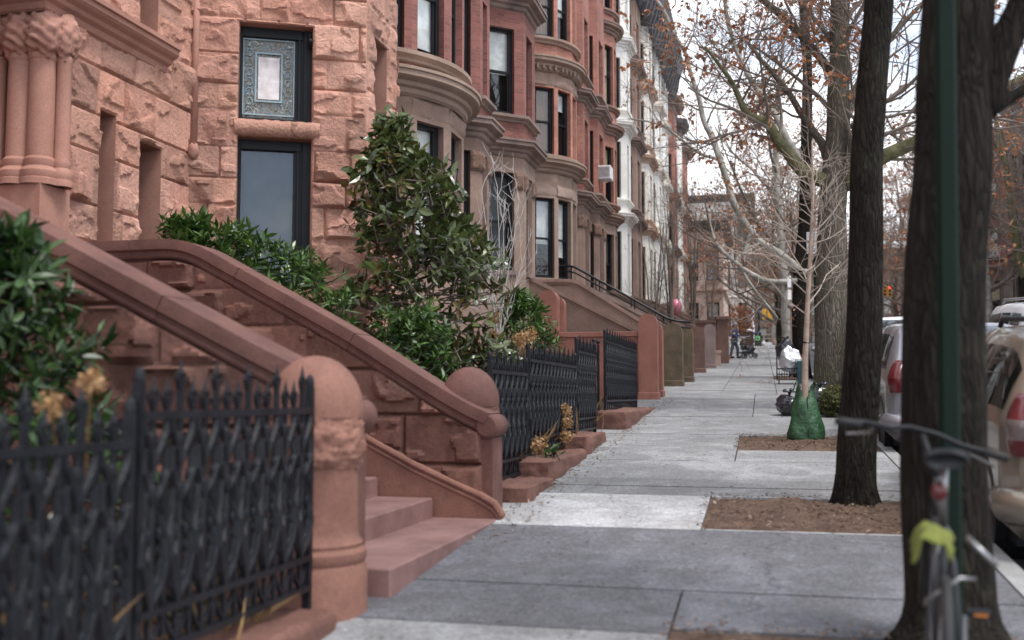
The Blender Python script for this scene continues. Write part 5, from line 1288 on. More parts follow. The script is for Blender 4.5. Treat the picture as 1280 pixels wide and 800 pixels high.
whorl_bush('magnolia', 'tall glossy dark green magnolia with big leaves in the front garden', 'shrub', (-4.2, 12, g),
    [(1.6, -3.85, 12, .75), (1.9, -3.85, 12, .98), (2.1, -3.88, 12, 1.0), (2.3, -3.95, 12, 1.05), (2.9, -4.05, 12, 1.1), (3.25, -4.0, 12, 1.05), (3.6, -4.15, 12, .85), (4.1, -4.22, 12, .85), (4.4, -4.3, 12, .62), (4.75, -4.4, 12, .30), (5.0, -4.45, 12, .08)],
    620, .18, .078, 8, 'magnolia', 'bark_twig', 41, .35, 'magnolia_bronze', .13, .18, .8)
whorl_bush('laurel_shrub', 'bright green laurel bush spreading behind the far stoop wall', 'shrub', (-5.4, 10.6, G(10.6)),
    [(2.0, -4.9, 10.6, .6), (2.5, -5.0, 10.6, .85), (2.9, -5.3, 10.6, 1.0), (3.2, -5.7, 10.6, .95), (3.45, -6.1, 10.6, .6), (3.65, -6.4, 10.6, .3)],
    290, .15, .042, 12, 'laurel', 'laurel', 42, .9, droop=.1, squash=.55, upright=.55)
whorl_bush('laurel_shrub', 'small laurel clump low between magnolia and domed newel', 'shrub', (-3.5, 10.9, G(10.9)),
    [(1.1, -3.55, 10.9, .4), (1.7, -3.6, 10.9, .6), (2.3, -3.75, 10.9, .5), (2.6, -3.9, 10.9, .3)], 120, .13, .042, 11, 'laurel', 'laurel', 43, .6, droop=.15, upright=.4)
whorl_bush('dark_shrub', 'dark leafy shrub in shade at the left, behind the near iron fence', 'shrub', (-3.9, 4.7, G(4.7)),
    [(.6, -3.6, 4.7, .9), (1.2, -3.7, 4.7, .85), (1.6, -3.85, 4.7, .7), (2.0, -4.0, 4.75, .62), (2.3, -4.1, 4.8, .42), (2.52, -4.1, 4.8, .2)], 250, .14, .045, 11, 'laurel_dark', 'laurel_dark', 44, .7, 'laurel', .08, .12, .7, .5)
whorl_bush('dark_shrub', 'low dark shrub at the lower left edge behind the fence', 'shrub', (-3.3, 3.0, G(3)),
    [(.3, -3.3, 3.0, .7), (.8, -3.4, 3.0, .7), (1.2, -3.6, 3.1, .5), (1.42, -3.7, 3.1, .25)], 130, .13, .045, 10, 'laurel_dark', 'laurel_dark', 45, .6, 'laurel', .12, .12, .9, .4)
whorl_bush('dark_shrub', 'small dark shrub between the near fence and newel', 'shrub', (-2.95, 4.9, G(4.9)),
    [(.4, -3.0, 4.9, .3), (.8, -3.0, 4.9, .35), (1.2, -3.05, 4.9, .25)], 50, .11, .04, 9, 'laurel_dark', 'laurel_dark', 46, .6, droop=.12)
whorl_bush('broad_shrub', 'narrow leaved green shrub beside the white birch', 'shrub', (-3.2, 14.5, G(14.5)),
    [(1.4, -3.2, 14.5, .45), (2.0, -3.2, 14.5, .55), (2.5, -3.25, 14.5, .48), (2.9, -3.35, 14.5, .3), (3.1, -3.4, 14.5, .12)], 170, .16, .032, 13, 'laurel', 'laurel', 47, .7, droop=.12, upright=.6)
whorl_bush('garden_plant', 'tiny yellow green plant at the fence foot by the red kerb', 'plant', (-2.25, 11.2, G(11.2)), [(G(11.2) + .22, -2.28, 11.1, .05), (G(11.2) + .36, -2.26, 11.15, .07)], 7, .09, .06, 5, 'laurel', 'laurel', 48, .6)
whorl_bush('discarded_shrub', 'yellowish discarded evergreen lying by the black bags at the kerb', 'shrub', (1.2, 19.0, G(19)), [(G(19) + .02, 1.2, 19, .25), (G(19) + .3, 1.2, 19, .30), (G(19) + .52, 1.2, 19.05, .16)], 260, .07, .02, 12, 'conifer', 'conifer', 49, .25)
whorl_bush('far_shrub', 'rusty orange shrub past the person near the far corner', 'shrub', (-1.5, 82, G(82)), [(G(82) + 1.0, -1.6, 82, .8), (G(82) + 2.0, -1.6, 82, 1.1), (G(82) + 3.2, -1.6, 82, .7)], 160, .22, .12, 8, 'rust_leaf', 'bark_twig', 50, .3)
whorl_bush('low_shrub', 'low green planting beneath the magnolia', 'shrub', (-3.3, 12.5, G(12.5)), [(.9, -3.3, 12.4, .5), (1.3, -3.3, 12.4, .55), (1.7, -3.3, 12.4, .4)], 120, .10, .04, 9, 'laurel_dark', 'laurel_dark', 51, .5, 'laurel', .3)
# dried flower heads
def dried(label, stems, seed, rad=.09):
    rnd = random.Random(seed); b = stems[0][0]; o = thing('dried_hydrangea', label, 'dried flowers', tuple(b)); st = MB()
    for p, q in stems:
        p, q = Vector(p), Vector(q); st.tube([p, p.lerp(q, .5) + V(.03, 0, .04), q], [.008, .007, .005], 4)
        hd = MB()
        for _ in range(90):
            d = V(rnd.gauss(0, 1), rnd.gauss(0, 1), rnd.gauss(0, 1)).normalized(); c = q + d * rad * rnd.uniform(.55, 1)
            hd.leaf(c, V(rnd.uniform(-1, 1), rnd.uniform(-1, 1), rnd.uniform(-1, 1)), d, rad * .42, rad * .36, rnd.random(), .25, .2)
        hd.build('flower_head', 'dry_flower', o)
    st.build('stem', 'straw', o)
dried('dried tan hydrangea heads drooping over the low fence by the birch', [((-3.2, 11.6, 1.3), (-2.72, 11.6, 2.26)), ((-3.2, 11.6, 1.3), (-2.62, 11.55, 2.15)), ((-3.2, 11.6, 1.3), (-2.6, 11.7, 2.30))], 1)
dried('two brown hydrangea heads beside the birch stem', [((-3.3, 12.4, 1.2), (-3.18, 12.3, 2.32)), ((-3.3, 12.4, 1.2), (-3.22, 12.35, 2.56))], 2)
dried('dry flower head pushed through the foot of the long fence', [((-2.6, 11.2, .9), (-2.40, 11.15, 1.07))], 3, .11)
dried('pale withered flower stalk against the long fence', [((-2.6, 12.9, .95), (-2.40, 12.8, 1.10)), ((-2.6, 12.9, .95), (-2.40, 12.85, 1.28)), ((-2.6, 12.9, .95), (-2.42, 12.9, 1.42))], 4, .085)
dried('pale dried flower head over the dark shrub at the left', [((-2.9, 3.9, .6), (-2.68, 3.75, 1.66)), ((-2.9, 3.9, .6), (-2.75, 3.6, 1.56))], 5, .06)
sg = MB(); rnd = random.Random(77)
for (cx, cy, n_, sp, h) in ((-2.9, 3.0, 200, .35, .7), (-2.75, 4.4, 120, .35, .5), (-2.9, 13.2, 200, .45, .6), (-2.9, 15.6, 110, .4, .6), (-2.85, 11, 160, .4, .6), (-3.1, 18.5, 90, .5, .35)):
    for _ in range(n_):
        x = cx + rnd.gauss(0, sp * .4); y = cy + rnd.gauss(0, sp); z = G(y); d = V(rnd.gauss(0, .35), rnd.gauss(0, .35), 1).normalized()
        sg.leaf(V(x, y, z), d, V(rnd.uniform(-1, 1), rnd.uniform(-1, 1), .1), h * rnd.uniform(.4, 1.1), .016, rnd.random(), .2, .3)
tag(sg.build('dry_grass', 'straw'), 'dry straw coloured winter grass and stalks behind the iron fences', 'grass', kind='stuff')
gl = MB()
for _ in range(1500):
    x = rnd.uniform(-6.5, -2.65); y = rnd.uniform(-1, 24); 
    if 5.5 < y < 9.2: continue
    gl.leaf(V(x, y, G(y) + rnd.uniform(-.01, .05)), V(rnd.uniform(-1, 1), rnd.uniform(-1, 1), rnd.uniform(0, .4)), V(0, 0, 1), rnd.uniform(.05, .1), rnd.uniform(.03, .06), rnd.random() * .6, .3, .2)
tag(gl.build('fallen_leaves', 'litter'), 'brown fallen leaves covering the garden soil behind the fences', 'leaf litter', kind='stuff')
# ================================================================== VEHICLES
TILT = math.atan(S)
def car(label, xl, yr, paint, L=4.5, W=1.78, H=1.5, kind='wagon', group='cars parked along the kerb', rack=False, rearglass=.5, dz=-.14):
    o = thing('parked_car', label, 'car', (xl + W / 2, yr, G(yr) + dz), group, rot=(TILT, 0, 0)); LOC[o] = V(0, 0, 0)
    hw = W / 2; bz = .62 * H; k = H / 1.5
    hood = .52 * H + .12
    # stations: y, zb, zbelt, zroof, half width low, half width belt, half width roof
    if kind == 'van': roofs = (.10, .50, L - 1.85, L - 1.05); tail = .42
    elif kind == 'suv': roofs = (.18, .62, L - 2.3, L - 1.35); tail = .40
    else: roofs = (.16, .62, L - 2.45, L - 1.40); tail = .42
    a, b, c, d = roofs; rw = hw * .74 if kind == 'wagon' else hw * .80
    lo = .2 * k
    S_ = [(0, lo + .22, bz - .12, bz - .10, hw * .80, hw * .78, hw * .70), (.06, lo + .1, bz - .04, bz + .0, hw * .92, hw * .90, hw * .80), (.2, lo, bz + .02, bz + .06, hw * .98, hw * .955, rw + .06)]
    S_ += [(a + .06, lo, bz + .02, bz + .10, hw, hw * .965, rw + .05), (a + (b - a) * .55, lo, bz + .03, bz + (H - bz) * .72, hw, hw * .97, rw + .015), (b, lo, bz + .02, H - .03, hw, hw * .975, rw), (b + .5, lo, bz + .01, H, hw, hw * .98, rw), ((b + c) / 2 + .2, lo, bz, H + .012, hw, hw * .98, rw + .005), (c, lo, bz - .01, H - .02, hw, hw * .975, rw - .01), ((c + d) / 2, lo, bz - .02, lerp(H - .02, bz, .48), hw, hw * .965, rw + .03), (d, lo, bz - .03, bz + .02, hw, hw * .95, rw + .04),
           (L - .75, lo, bz - .08, bz - .04, hw * .985, hw * .92, rw), (L - .25, lo + .03, bz - .20, bz - .15, hw * .95, hw * .86, rw * .9), (L - .05, lo + .08, bz - .34, bz - .28, hw * .85, hw * .76, rw * .8), (L, lo + .15, bz - .42, bz - .38, hw * .74, hw * .66, rw * .7)]
    def ring(s):
        y, zb, zs, zr, wb, ws, wr = s
        h = [(0, zb), (wb * .86, zb), (wb * .97, zb + .10), (wb, zb + .24), (wb, lerp(zb, zs, .62)), (lerp(wb, ws, .6), zs - .07), (ws, zs)]
        h += [(lerp(ws, wr, .5) + .004, lerp(zs, zr, .5)), (wr + .01, lerp(zs, zr, .88)), (wr * .93, lerp(zs, zr, .975)), (wr * .78, zr), (0, zr + .018)]
        return [V(x, y, z) for x, z in h] + [V(-x, y, z) for x, z in reversed(h[1:-1])]
    rings = [ring(s) for s in S_]; K = len(rings[0]); m = MB(); vs = [p for r in rings for p in r]; fs = []
    for i in range(len(rings) - 1):
        for j in range(K): fs.append((i * K + j, (i + 1) * K + j, (i + 1) * K + (j + 1) % K, i * K + (j + 1) % K))
    fs += [tuple(range(K)), tuple(range((len(rings) - 1) * K + K - 1, (len(rings) - 1) * K - 1, -1))]
    m.add(vs, fs); bod = m.build('body', paint, o, smooth=True, local=True, auto=38)
    # glass panels proud of the body
    def patch(name, mat, pts, parent=o, off=.008, n2=6):
        q = [Vector(p) for p in pts]; nn = (q[1] - q[0]).cross(q[3] - q[0]).normalized(); mm = MB()
        mm.add([p + nn * off for p in q], [tuple(range(len(q)))]); return mm.build(name, mat, parent, local=True)
    def side(i, t, v, s):  # point on the greenhouse side between stations
        A, B = ring(S_[i]), ring(S_[i + 1]); r_ = [A[q].lerp(B[q], t) for q in (6, 7, 8)]
        p = r_[0].lerp(r_[1], v * 2) if v < .5 else r_[1].lerp(r_[2], (v - .5) * 2)
        return V(p.x * s, p.y, p.z)
    def ypos(y):
        for i in range(len(S_) - 1):
            if S_[i][0] <= y <= S_[i + 1][0]: return i, (y - S_[i][0]) / (S_[i + 1][0] - S_[i][0])
    spans = [(b + (.02 if kind != 'wagon' else -.22), b + .62), (b + .70, (b + c) / 2 + .18), ((b + c) / 2 + .26, c + .10)]
    for s in (-1, 1):
        for (ya, yb) in spans:
            mm = MB(); NN = 5; rows = []
            for q in range(NN + 1):
                i, t = ypos(lerp(ya, yb, q / NN)); rows += [side(i, t, v, s) + V(s * .008, 0, 0) for v in (.10, .5, .88)]
            f2 = []
            for q in range(NN):
                for e in range(2):
                    A = q * 3 + e; f2.append((A, A + 3, A + 4, A + 1) if s > 0 else (A, A + 1, A + 4, A + 3))
            mm.add(rows, f2); mm.build('side_window', 'carglass', o, local=True, smooth=True)
        # wheels
        for yw in (.88, L - .92):
            wl = thing('wheel', None, None, (0, 0, 0)); wl.parent = o; LOC[wl] = V(0, 0, 0)
            R_ = .33 * k ** .5; t = MB(); pr = [(R_ * .62, -.1), (R_ * .9, -.11), (R_, -.08), (R_, .08), (R_ * .9, .11), (R_ * .62, .1)]
            t.lathe([(r_, z) for r_, z in pr], (0, 0, 0), 28); t.v = [(s * (hw - .11) + z, yw + x, R_ + y) for x, y, z in t.v]; t.build('tyre', 'rubber', wl, local=True, smooth=True, auto=40)
            rm = MB(); rm.lathe([(0, .06), (R_ * .15, .075), (R_ * .2, .05), (R_ * .6, .07), (R_ * .64, .09)], (0, 0, 0), 20)
            for sp in range(5):
                a_ = sp * 2 * PI / 5; rm.box((R_ * .36 * math.cos(a_), R_ * .36 * math.sin(a_), .078), (R_ * .5, .07, .03), a_)
            rm.v = [(s * (hw - .11 + z), yw + x, R_ + y) for x, y, z in rm.v]; rm.build('rim', 'chrome', wl, local=True)
            ar = MB(); ar.lathe([(R_ * .95, 0), (R_ * 1.16, 0), (R_ * 1.16, -.3), (R_ * .95, -.3)], (0, 0, 0), 28); ar.lathe([(0, -.02), (R_ * 1.14, -.012)], (0, 0, 0), 28)
            ar.v = [(s * (hw + .004 + z), yw + x, R_ + .02 + y) for x, y, z in ar.v]; ar.build('wheel_arch', 'blackplastic', o, local=True)
        # tail lamps: wrap the rear corner, red upper, clear middle, red lower
        zl = bz - .02 if kind == 'wagon' else bz + .12
        def lamp(z0, z1, mat, name, par, ext=1.0):
            mm = MB(); vs = []; fs = []; NA, NZ = 16, 5; zc_ = bz - .02; hh_ = .26
            for j in range(NZ + 1):
                z = lerp(z0, z1, j / NZ); q_ = max(.05, 1 - abs((z - zc_) / hh_) ** 2.6) ** .5 * ext; yo = .10 + max(0, z - bz) * .55
                for i in range(NA):
                    a_ = 2 * PI * i / NA; vs.append((s * (hw - .105 + .11 * q_ * math.cos(a_) - max(0, z - bz) * .35), yo + .15 * q_ * math.sin(a_), z))
            for j in range(NZ):
                for i in range(NA): fs.append((j * NA + i, j * NA + (i + 1) % NA, (j + 1) * NA + (i + 1) % NA, (j + 1) * NA + i))
            fs += [tuple(range(NA)), tuple(range(NZ * NA, NZ * NA + NA))]
            return mm.add(vs, fs).build(name, mat, par, local=True, smooth=True, auto=50)
        if kind == 'wagon':
            tlp = lamp(bz - .22, bz - .11, 'red_lens', 'tail_light', o); lamp(bz - .11, bz + .03, 'clear_lens', 'reversing_lens', tlp, .98); lamp(bz + .03, bz + .19, 'red_lens', 'brake_lens', tlp)
        else:
            tlp = lamp(bz - .20, bz - .02, 'red_lens', 'tail_light', o); lamp(bz - .02, bz + .20, 'red_lens', 'brake_lens', tlp, .97)
        # door handles, mirror, side strip
        for yh in (b + .75, (b + c) / 2 + .55):
            hm = MB(); hm.bbox((s * (hw * .985), yh, bz - .12), (.05, .18, .03)); hm.build('door_handle', paint, o, local=True)
        mi = MB(); mi.sphere((s * (hw + .09), c + .12, bz + .10), (.10, .07, .075), 10, 8); mi.tube([(s * hw * .93, c + .15, bz + .02), (s * (hw + .05), c + .13, bz + .07)], .025, 6); mi.build('mirror', paint, o, local=True, smooth=True)
        st = MB(); st.box((s * (hw + .002), L / 2 - .1, lo + .28), (.02, L - 2.9, .07)); st.build('side_trim', 'blackplastic' if kind != 'wagon' else paint, o, local=True)
    # rear window, windscreen
    def quadrow(i0, i1, j0, j1, name, mat, sgn, inset=.06):
        A, B = ring(S_[i0]), ring(S_[i1]); mm = MB(); w0, w1 = A[8].x - inset, B[8].x - inset
        p = [V(-w0, A[10].y, A[10].z + .02), V(w0, A[10].y, A[10].z + .02), V(w1, B[10].y, B[10].z), V(-w1, B[10].y, B[10].z)]
        nn = (p[1] - p[0]).cross(p[3] - p[0]).normalized(); mm.add([q + nn * .022 for q in p], [(0, 1, 2, 3)]); return mm.build(name, mat, o, local=True)
    mm = MB()
    def across(y, z, w_): return [(-w_, y, z), (w_, y, z)]
    A, Bq, Cq = S_[3], S_[4], S_[5]
    rw_ = [(-A[6] * .80, A[0] - .022, A[3] + .03), (A[6] * .80, A[0] - .022, A[3] + .03), (Bq[6] * .80, Bq[0] - .020, Bq[3] + .02), (-Bq[6] * .80, Bq[0] - .020, Bq[3] + .02), (Cq[6] * .76, Cq[0] - .05, Cq[3] - .01), (-Cq[6] * .76, Cq[0] - .05, Cq[3] - .01)]
    mm.add(rw_, [(0, 1, 2, 3), (3, 2, 4, 5)]); mm.build('rear_window', 'carglass', o, local=True)
    mm = MB(); A, Bq, Cq = S_[8], S_[9], S_[10]
    mm.add([(-A[6] * .80, A[0] + .05, A[3] - .01), (A[6] * .80, A[0] + .05, A[3] - .01), (Bq[6] * .86, Bq[0] + .02, Bq[3] + .03), (-Bq[6] * .86, Bq[0] + .02, Bq[3] + .03), (Cq[6] * .88, Cq[0] + .02, Cq[3] + .035), (-Cq[6] * .88, Cq[0] + .02, Cq[3] + .035)], [(1, 0, 3, 2), (2, 3, 5, 4)]); mm.build('windscreen', 'carglass', o, local=True)
    bm_ = MB(); pts = [(-hw * .99, .42, lo + .26), (-hw * .97, .12, lo + .26), (-hw * .82, -.02, lo + .26), (0, -.06, lo + .26), (hw * .82, -.02, lo + .26), (hw * .97, .12, lo + .26), (hw * .99, .42, lo + .26)]
    bm_.tube(pts, [.10, .13, .13, .13, .13, .13, .10], 10); bm_.build('bumper', paint, o, local=True, smooth=True)
    un = MB(); un.box((0, L / 2, lo + .02), (W * .9, L - .5, .12)); un.box((0, .22, lo + .03), (W * .8, .3, .10)); un.build('underbody', 'blackplastic', o, local=True)
    pt = MB(); pt.box((0, -.012 + .02, bz - .22), (.34, .02, .17)); pt.build('plate', 'sign_white', o, local=True)
    for s in (-1, 1):
        hl_ = MB(); hl_.sphere((s * hw * .72, L - .16, bz - .33), (.17, .10, .07), 12, 8); hl_.build('headlight', 'clear_lens', o, local=True, smooth=True)
    if rack:
        for s in (-1, 1):
            rk = MB(); rk.tube([(s * rw * .84, b + .05, H), (s * rw * .84, b + .15, H + .06), (s * rw * .84, c - .3, H + .07), (s * rw * .84, c - .2, H + .01)], .022, 8); rk.build('roof_rail', 'blackplastic' if paint != 'car_white' else 'chrome', o, local=True, smooth=True)
    return o
car('gold beige station wagon parked at the kerb, nearest car on the right', 1.60, 7.68, 'car_gold', 4.5, 1.78, 1.70, 'wagon', rack=True)
car('silver grey minivan parked at the kerb between the two dark trunks', 1.52, 13.9, 'car_silver', 4.7, 1.85, 1.74, 'suv')
car('white sport utility car parked just ahead of the silver minivan', 1.62, 19.4, 'car_white', 4.6, 1.85, 1.86, 'suv', rack=True)
car('dark grey car parked beyond the white one, beside the big oak', 1.56, 24.9, 'car_dark', 4.6, 1.8, 1.72, 'suv')
car('dark silver car parked farther up the kerb past the dark car', 1.58, 30.5, 'car_silver', 4.5, 1.78, 1.5, 'wagon')
car('tall white van-like car standing in the roadway behind the gold wagon', 3.75, 17.0, 'car_white', 5.2, 2.0, 2.06, 'suv', None, rack=True)
car('dark wagon parked on the far side of the street near the mossy tree', 7.5, 34, 'car_dark', 4.6, 1.8, 1.5, 'wagon')

# ================================================================== BICYCLE
by0, by1 = 3.98, 5.02
BK = thing('bicycle', 'dark bicycle leaning on the green post, with a lime cloth and red rear lamp', 'bicycle', (.60, 4.0, G(4)))
ax = V(.60, 4.0, G(4) + .35); dirb = V(.12, 1, S).normalized(); sideb = V(1, -.12, 0).normalized(); upb = sideb.cross(dirb).normalized(); upb = (upb + sideb * .04).normalized()
def B_(f, s, u): return ax + dirb * f + sideb * s + upb * (u - .35)
def wheel(f):
    w = thing('wheel', None, None, (0, 0, 0)); w.parent = BK; w.location = -LOC[BK] * 0; LOC[w] = LOC[BK]
    t = MB(); n_ = 40; t.tube([B_(f + .335 * math.cos(2 * PI * i / n_), 0, .35 + .335 * math.sin(2 * PI * i / n_)) for i in range(n_ + 1)], .02, 8, cap=False); t.build('tyre', 'rubber', w, smooth=True)
    t = MB(); t.tube([B_(f + .305 * math.cos(2 * PI * i / n_), 0, .35 + .305 * math.sin(2 * PI * i / n_)) for i in range(n_ + 1)], .011, 6, cap=False)
    t.tube([B_(f, -.05, .35), B_(f, .05, .35)], .02, 8)
    for i in range(20):
        a = 2 * PI * i / 20; t.tube([B_(f, (-1) ** i * .03, .35), B_(f + .30 * math.cos(a), 0, .35 + .30 * math.sin(a))], .0018, 3, cap=False)
    t.build('rim', 'chrome', w, smooth=True)
    return w
wheel(0); wheel(1.03)
fr = MB()
seat_t, bb, head_t, head_b = B_(.25, 0, .84), B_(.40, 0, .30), B_(.80, 0, .92), B_(.84, 0, .78)
for a, b, r_ in ((seat_t, bb, .017), (seat_t, head_t, .016), (bb, head_b, .02), (head_t + (head_t - head_b) * .2, head_b, .021)): fr.tube([a, b], r_, 10)
for s in (-1, 1):
    fr.tube([B_(0, s * .062, .35), B_(.2, s * .035, .72), B_(.25, 0, .80)], .009, 8); fr.tube([B_(0, s * .062, .35), bb + sideb * s * .03], .009, 8)
fr.build('frame', 'bike_paint', BK, smooth=True)
fk = MB()
for s in (-1, 1): fk.tube([head_b, B_(.88, s * .05, .70), B_(1.03, s * .055, .35)], .013, 8)
fk.build('fork', 'bike_paint', BK, smooth=True)
hb = MB(); hc = B_(.80, 0, 1.06); bd_ = (V(.99, 4.75, 0) - V(.30, 4.7, 0)).normalized()
hL, hR = V(.30, 4.66, G(4.7) + 1.19), V(1.0, 4.80, G(4.7) + 1.03); hM = V(.66, 4.80, G(4.7) + 1.13)
hb.tube([hL, hL.lerp(hM, .35) + V(0, -.0, .012), hL.lerp(hM, .62) + V(0, 0, .004), hM + V(-.05, 0, .03), hM + V(.06, 0, .0), hR.lerp(hM, .55), hR.lerp(hM, .3), hR], .0125, 10)
hb.tube([head_t, hM], .016, 8); hb.build('handlebar', 'blackplastic', BK, smooth=True)
for e, q in ((hL, .28), (hR, .28)):
    gr = MB(); gr.tube([e, e.lerp(hM, q)], .018, 10); gr.build('grip', 'rubber', BK, smooth=True)
    lv = MB(); a_ = e.lerp(hM, .42); lv.tube([a_, a_ + V(0, .06, -.03), e.lerp(hM, .12) + V(0, .06, -.05)], .007, 6); lv.build('brake_lever', 'chrome', BK, smooth=True)
sd = MB(); sc_ = B_(.24, .0, 1.10)
sdl = [(-.13, .0, .075, .03), (-.10, .01, .085, .035), (0, .0, .06, .03), (.08, -.004, .03, .022), (.14, -.012, .018, .014)]
vs = []; fs = []
for f_, u_, w_, h_ in sdl:
    for k_ in range(10):
        a = 2 * PI * k_ / 10; vs.append(sc_ + dirb * f_ + sideb * (w_ * math.cos(a)) + upb * (u_ + h_ * math.sin(a)))
for i in range(4):
    for k_ in range(10): fs.append((i * 10 + k_, i * 10 + (k_ + 1) % 10, (i + 1) * 10 + (k_ + 1) % 10, (i + 1) * 10 + k_))
fs += [tuple(range(10)), tuple(range(40, 50))]
sd.add(vs, fs); sd.build('saddle', 'blackplastic', BK, smooth=True)
m = MB(); m.tube([seat_t, B_(.22, 0, 1.08)], .014, 8); m.build('seat_post', 'chrome', BK, smooth=True)
m = MB(); q = B_(.20, -.02, .98); m.sphere(q - dirb * .03, (.030, .022, .034), 14, 10); m.build('rear_light', 'red_lens', BK, smooth=True)
m = MB(); m.tube([B_(.41, -.09, .30), B_(.41, .09, .30)], .014, 8); m.tube([B_(.41, .09, .30), B_(.45, .09, .46)], .01, 6); m.tube([B_(.41, -.09, .30), B_(.37, -.09, .14)], .01, 6)
m.lathe([(.085, -.003), (.095, 0), (.085, .003)], (0, 0, 0), 24); m.build('crank', 'chrome', BK)
for s, u_ in ((1, .47), (-1, .13)):
    m = MB(); c_ = B_(.41 + s * .04, s * .14, u_); m.box(c_, (.09, .08, .022)); pd = m.build('pedal', 'blackplastic', BK); m = MB(); m.box(c_ + V(0, -.043, 0), (.05, .006, .012)); m.build('reflector', 'orange', pd)
m = MB(); m.tube([B_(-.02, -.07, .62), B_(.02, .05, .70), B_(.05, .10, .69)], .008, 6); m.tube([B_(.1, .07, .83), B_(.06, .17, .74)], .012, 6); m.build('brake_arm', 'chrome', BK, smooth=True)
cl = MB(); NX, NY = 14, 10; vs = []
for j in range(NY + 1):
    for i in range(NX + 1):
        u_, v_ = i / NX - .5, j / NY - .5; x = u_ * (.135 + .04 * noise.noise(V(v_ * 4, 2, 2))); f_ = -.01 + v_ * .19
        z = .885 - 1.4 * abs(u_) ** 2 * .15 - .9 * abs(v_ - .15) ** 2 * .10 + .022 * noise.noise(V(u_ * 6, v_ * 6, 3)) - (.03 if u_ < -.2 else 0) * (-u_ - .2) * 3
        z += .03 * noise.noise(V(u_ * 3, v_ * 4, 8)); vs.append(B_(f_, x - .05 + .02 * noise.noise(V(v_ * 5, u_ * 3, 1)), z))
cl.add(vs, [(j * (NX + 1) + i, j * (NX + 1) + i + 1, (j + 1) * (NX + 1) + i + 1, (j + 1) * (NX + 1) + i) for j in range(NY) for i in range(NX)])
clo = cl.build('cloth', 'lime', loc=tuple(B_(0, 0, .7)), smooth=True); tag(clo, 'crumpled lime green cloth draped over the bicycle rear wheel', 'cloth')
clo.modifiers.new('thick', 'SOLIDIFY').thickness = .006
# green sign post
PO = thing('sign_post', 'dark green perforated steel signpost in front of the thick trunk', 'post', (.80, 5.02, G(5.02)))
m = MB(); g = G(5.02); px0, px1 = .765, .85
prof_ = [(-.048, .0), (-.040, .0), (-.026, -.03), (.026, -.03), (.040, .0), (.048, .0), (.048, -.006), (.044, -.008), (.030, -.038), (-.030, -.038), (-.044, -.008), (-.048, -.006)]
z0, z1 = g - .1, g + 3.75
vs = [];
for z, dx in ((z0, -.015), (z1, .055)):
    for x, y in prof_: vs.append((.80 + dx + x, 5.02 + y, z))
n_ = len(prof_); m.add(vs, [(i, (i + 1) % n_, n_ + (i + 1) % n_, n_ + i) for i in range(n_)] + [tuple(range(n_)), tuple(range(n_, 2 * n_))]); NF = len(m.f)
for i in range(90):
    z = g + .3 + i * .038; dx = lerp(-.015, .055, (z - z0) / (z1 - z0)); m.tube([(.80 + dx + .02, 5.02 - .0385, z), (.80 + dx + .02, 5.02 - .0395, z)], .006, 8)
ch_ = m.build('channel', 'post_green', PO); ch_.data.materials.append(M['blackplastic'])
ch_.data.polygons.foreach_set('material_index', [0] * NF + [1] * (len(m.f) - NF))

# ================================================================== THINGS ON THE SIDEWALK
def bag(label, c, r, mat, seed, name='rubbish_bag', tie=True, group=None, cat='bag', crease=.12):
    o = thing(name, label, cat, (c[0], c[1], G(c[1])), group); m = MB(); g = G(c[1])
    pr_ = random.Random(seed * 31 + 5); pl_ = [(V(pr_.gauss(0, 1), pr_.gauss(0, 1), pr_.gauss(0, 1)).normalized(), pr_.uniform(.74, 1.02)) for _ in range(46)]
    def fn(d):
        dq = (d + V(noise.noise(d * 3 + V(seed, 0, 0)), noise.noise(d * 3 + V(0, seed, 0)), noise.noise(d * 3 + V(0, 0, seed))) * .18).normalized()
        q_ = min([h_ / max(.05, dq.dot(n_)) for n_, h_ in pl_ if dq.dot(n_) > .3] + [1.15])
        return q_ + crease * .4 * noise.noise(d * 2.2 + V(seed, 3, 1)) + .03 * noise.noise(d * 9)
    m.sphere((c[0], c[1], g + c[2]), r, 72, 52, fn=fn); m.v = [(x, y, max(z, g + .004)) for x, y, z in m.v]; m.build('sack', mat, o, smooth=True)
    if tie:
        t = MB(); tp = V(c[0] + r[0] * .1, c[1], g + c[2] + r[2] * .9)
        for k in range(5):
            a = k * 1.3 + seed; t.tube([tp, tp + V(.03 * math.cos(a), .03 * math.sin(a), .04), tp + V(.12 * math.cos(a), .12 * math.sin(a), .07 + .03 * math.sin(k * 3))], [.022, .012, .03], 6)
        t.build('knot', mat, o, smooth=True)
    return o
bag('black rubbish bag on the left behind the green watering bag', (.42, 19.3, .18), (.25, .28, .22), 'black_bag', 1, group='black rubbish bags')
bag('shiny black rubbish bag on the right, leaning behind the watering bag', (.95, 19.5, .24), (.27, .25, .28), 'black_bag', 5, group='black rubbish bags')
bag('black rubbish bag standing tall beyond the shopping cart', (.62, 32.6, .85), (.27, .25, .38), 'black_bag', 8, group='black rubbish bags')
bag('grey white plastic bag by the oak foot, half hidden', (1.25, 20.0, .2), (.18, .2, .2), 'white_plastic', 4)
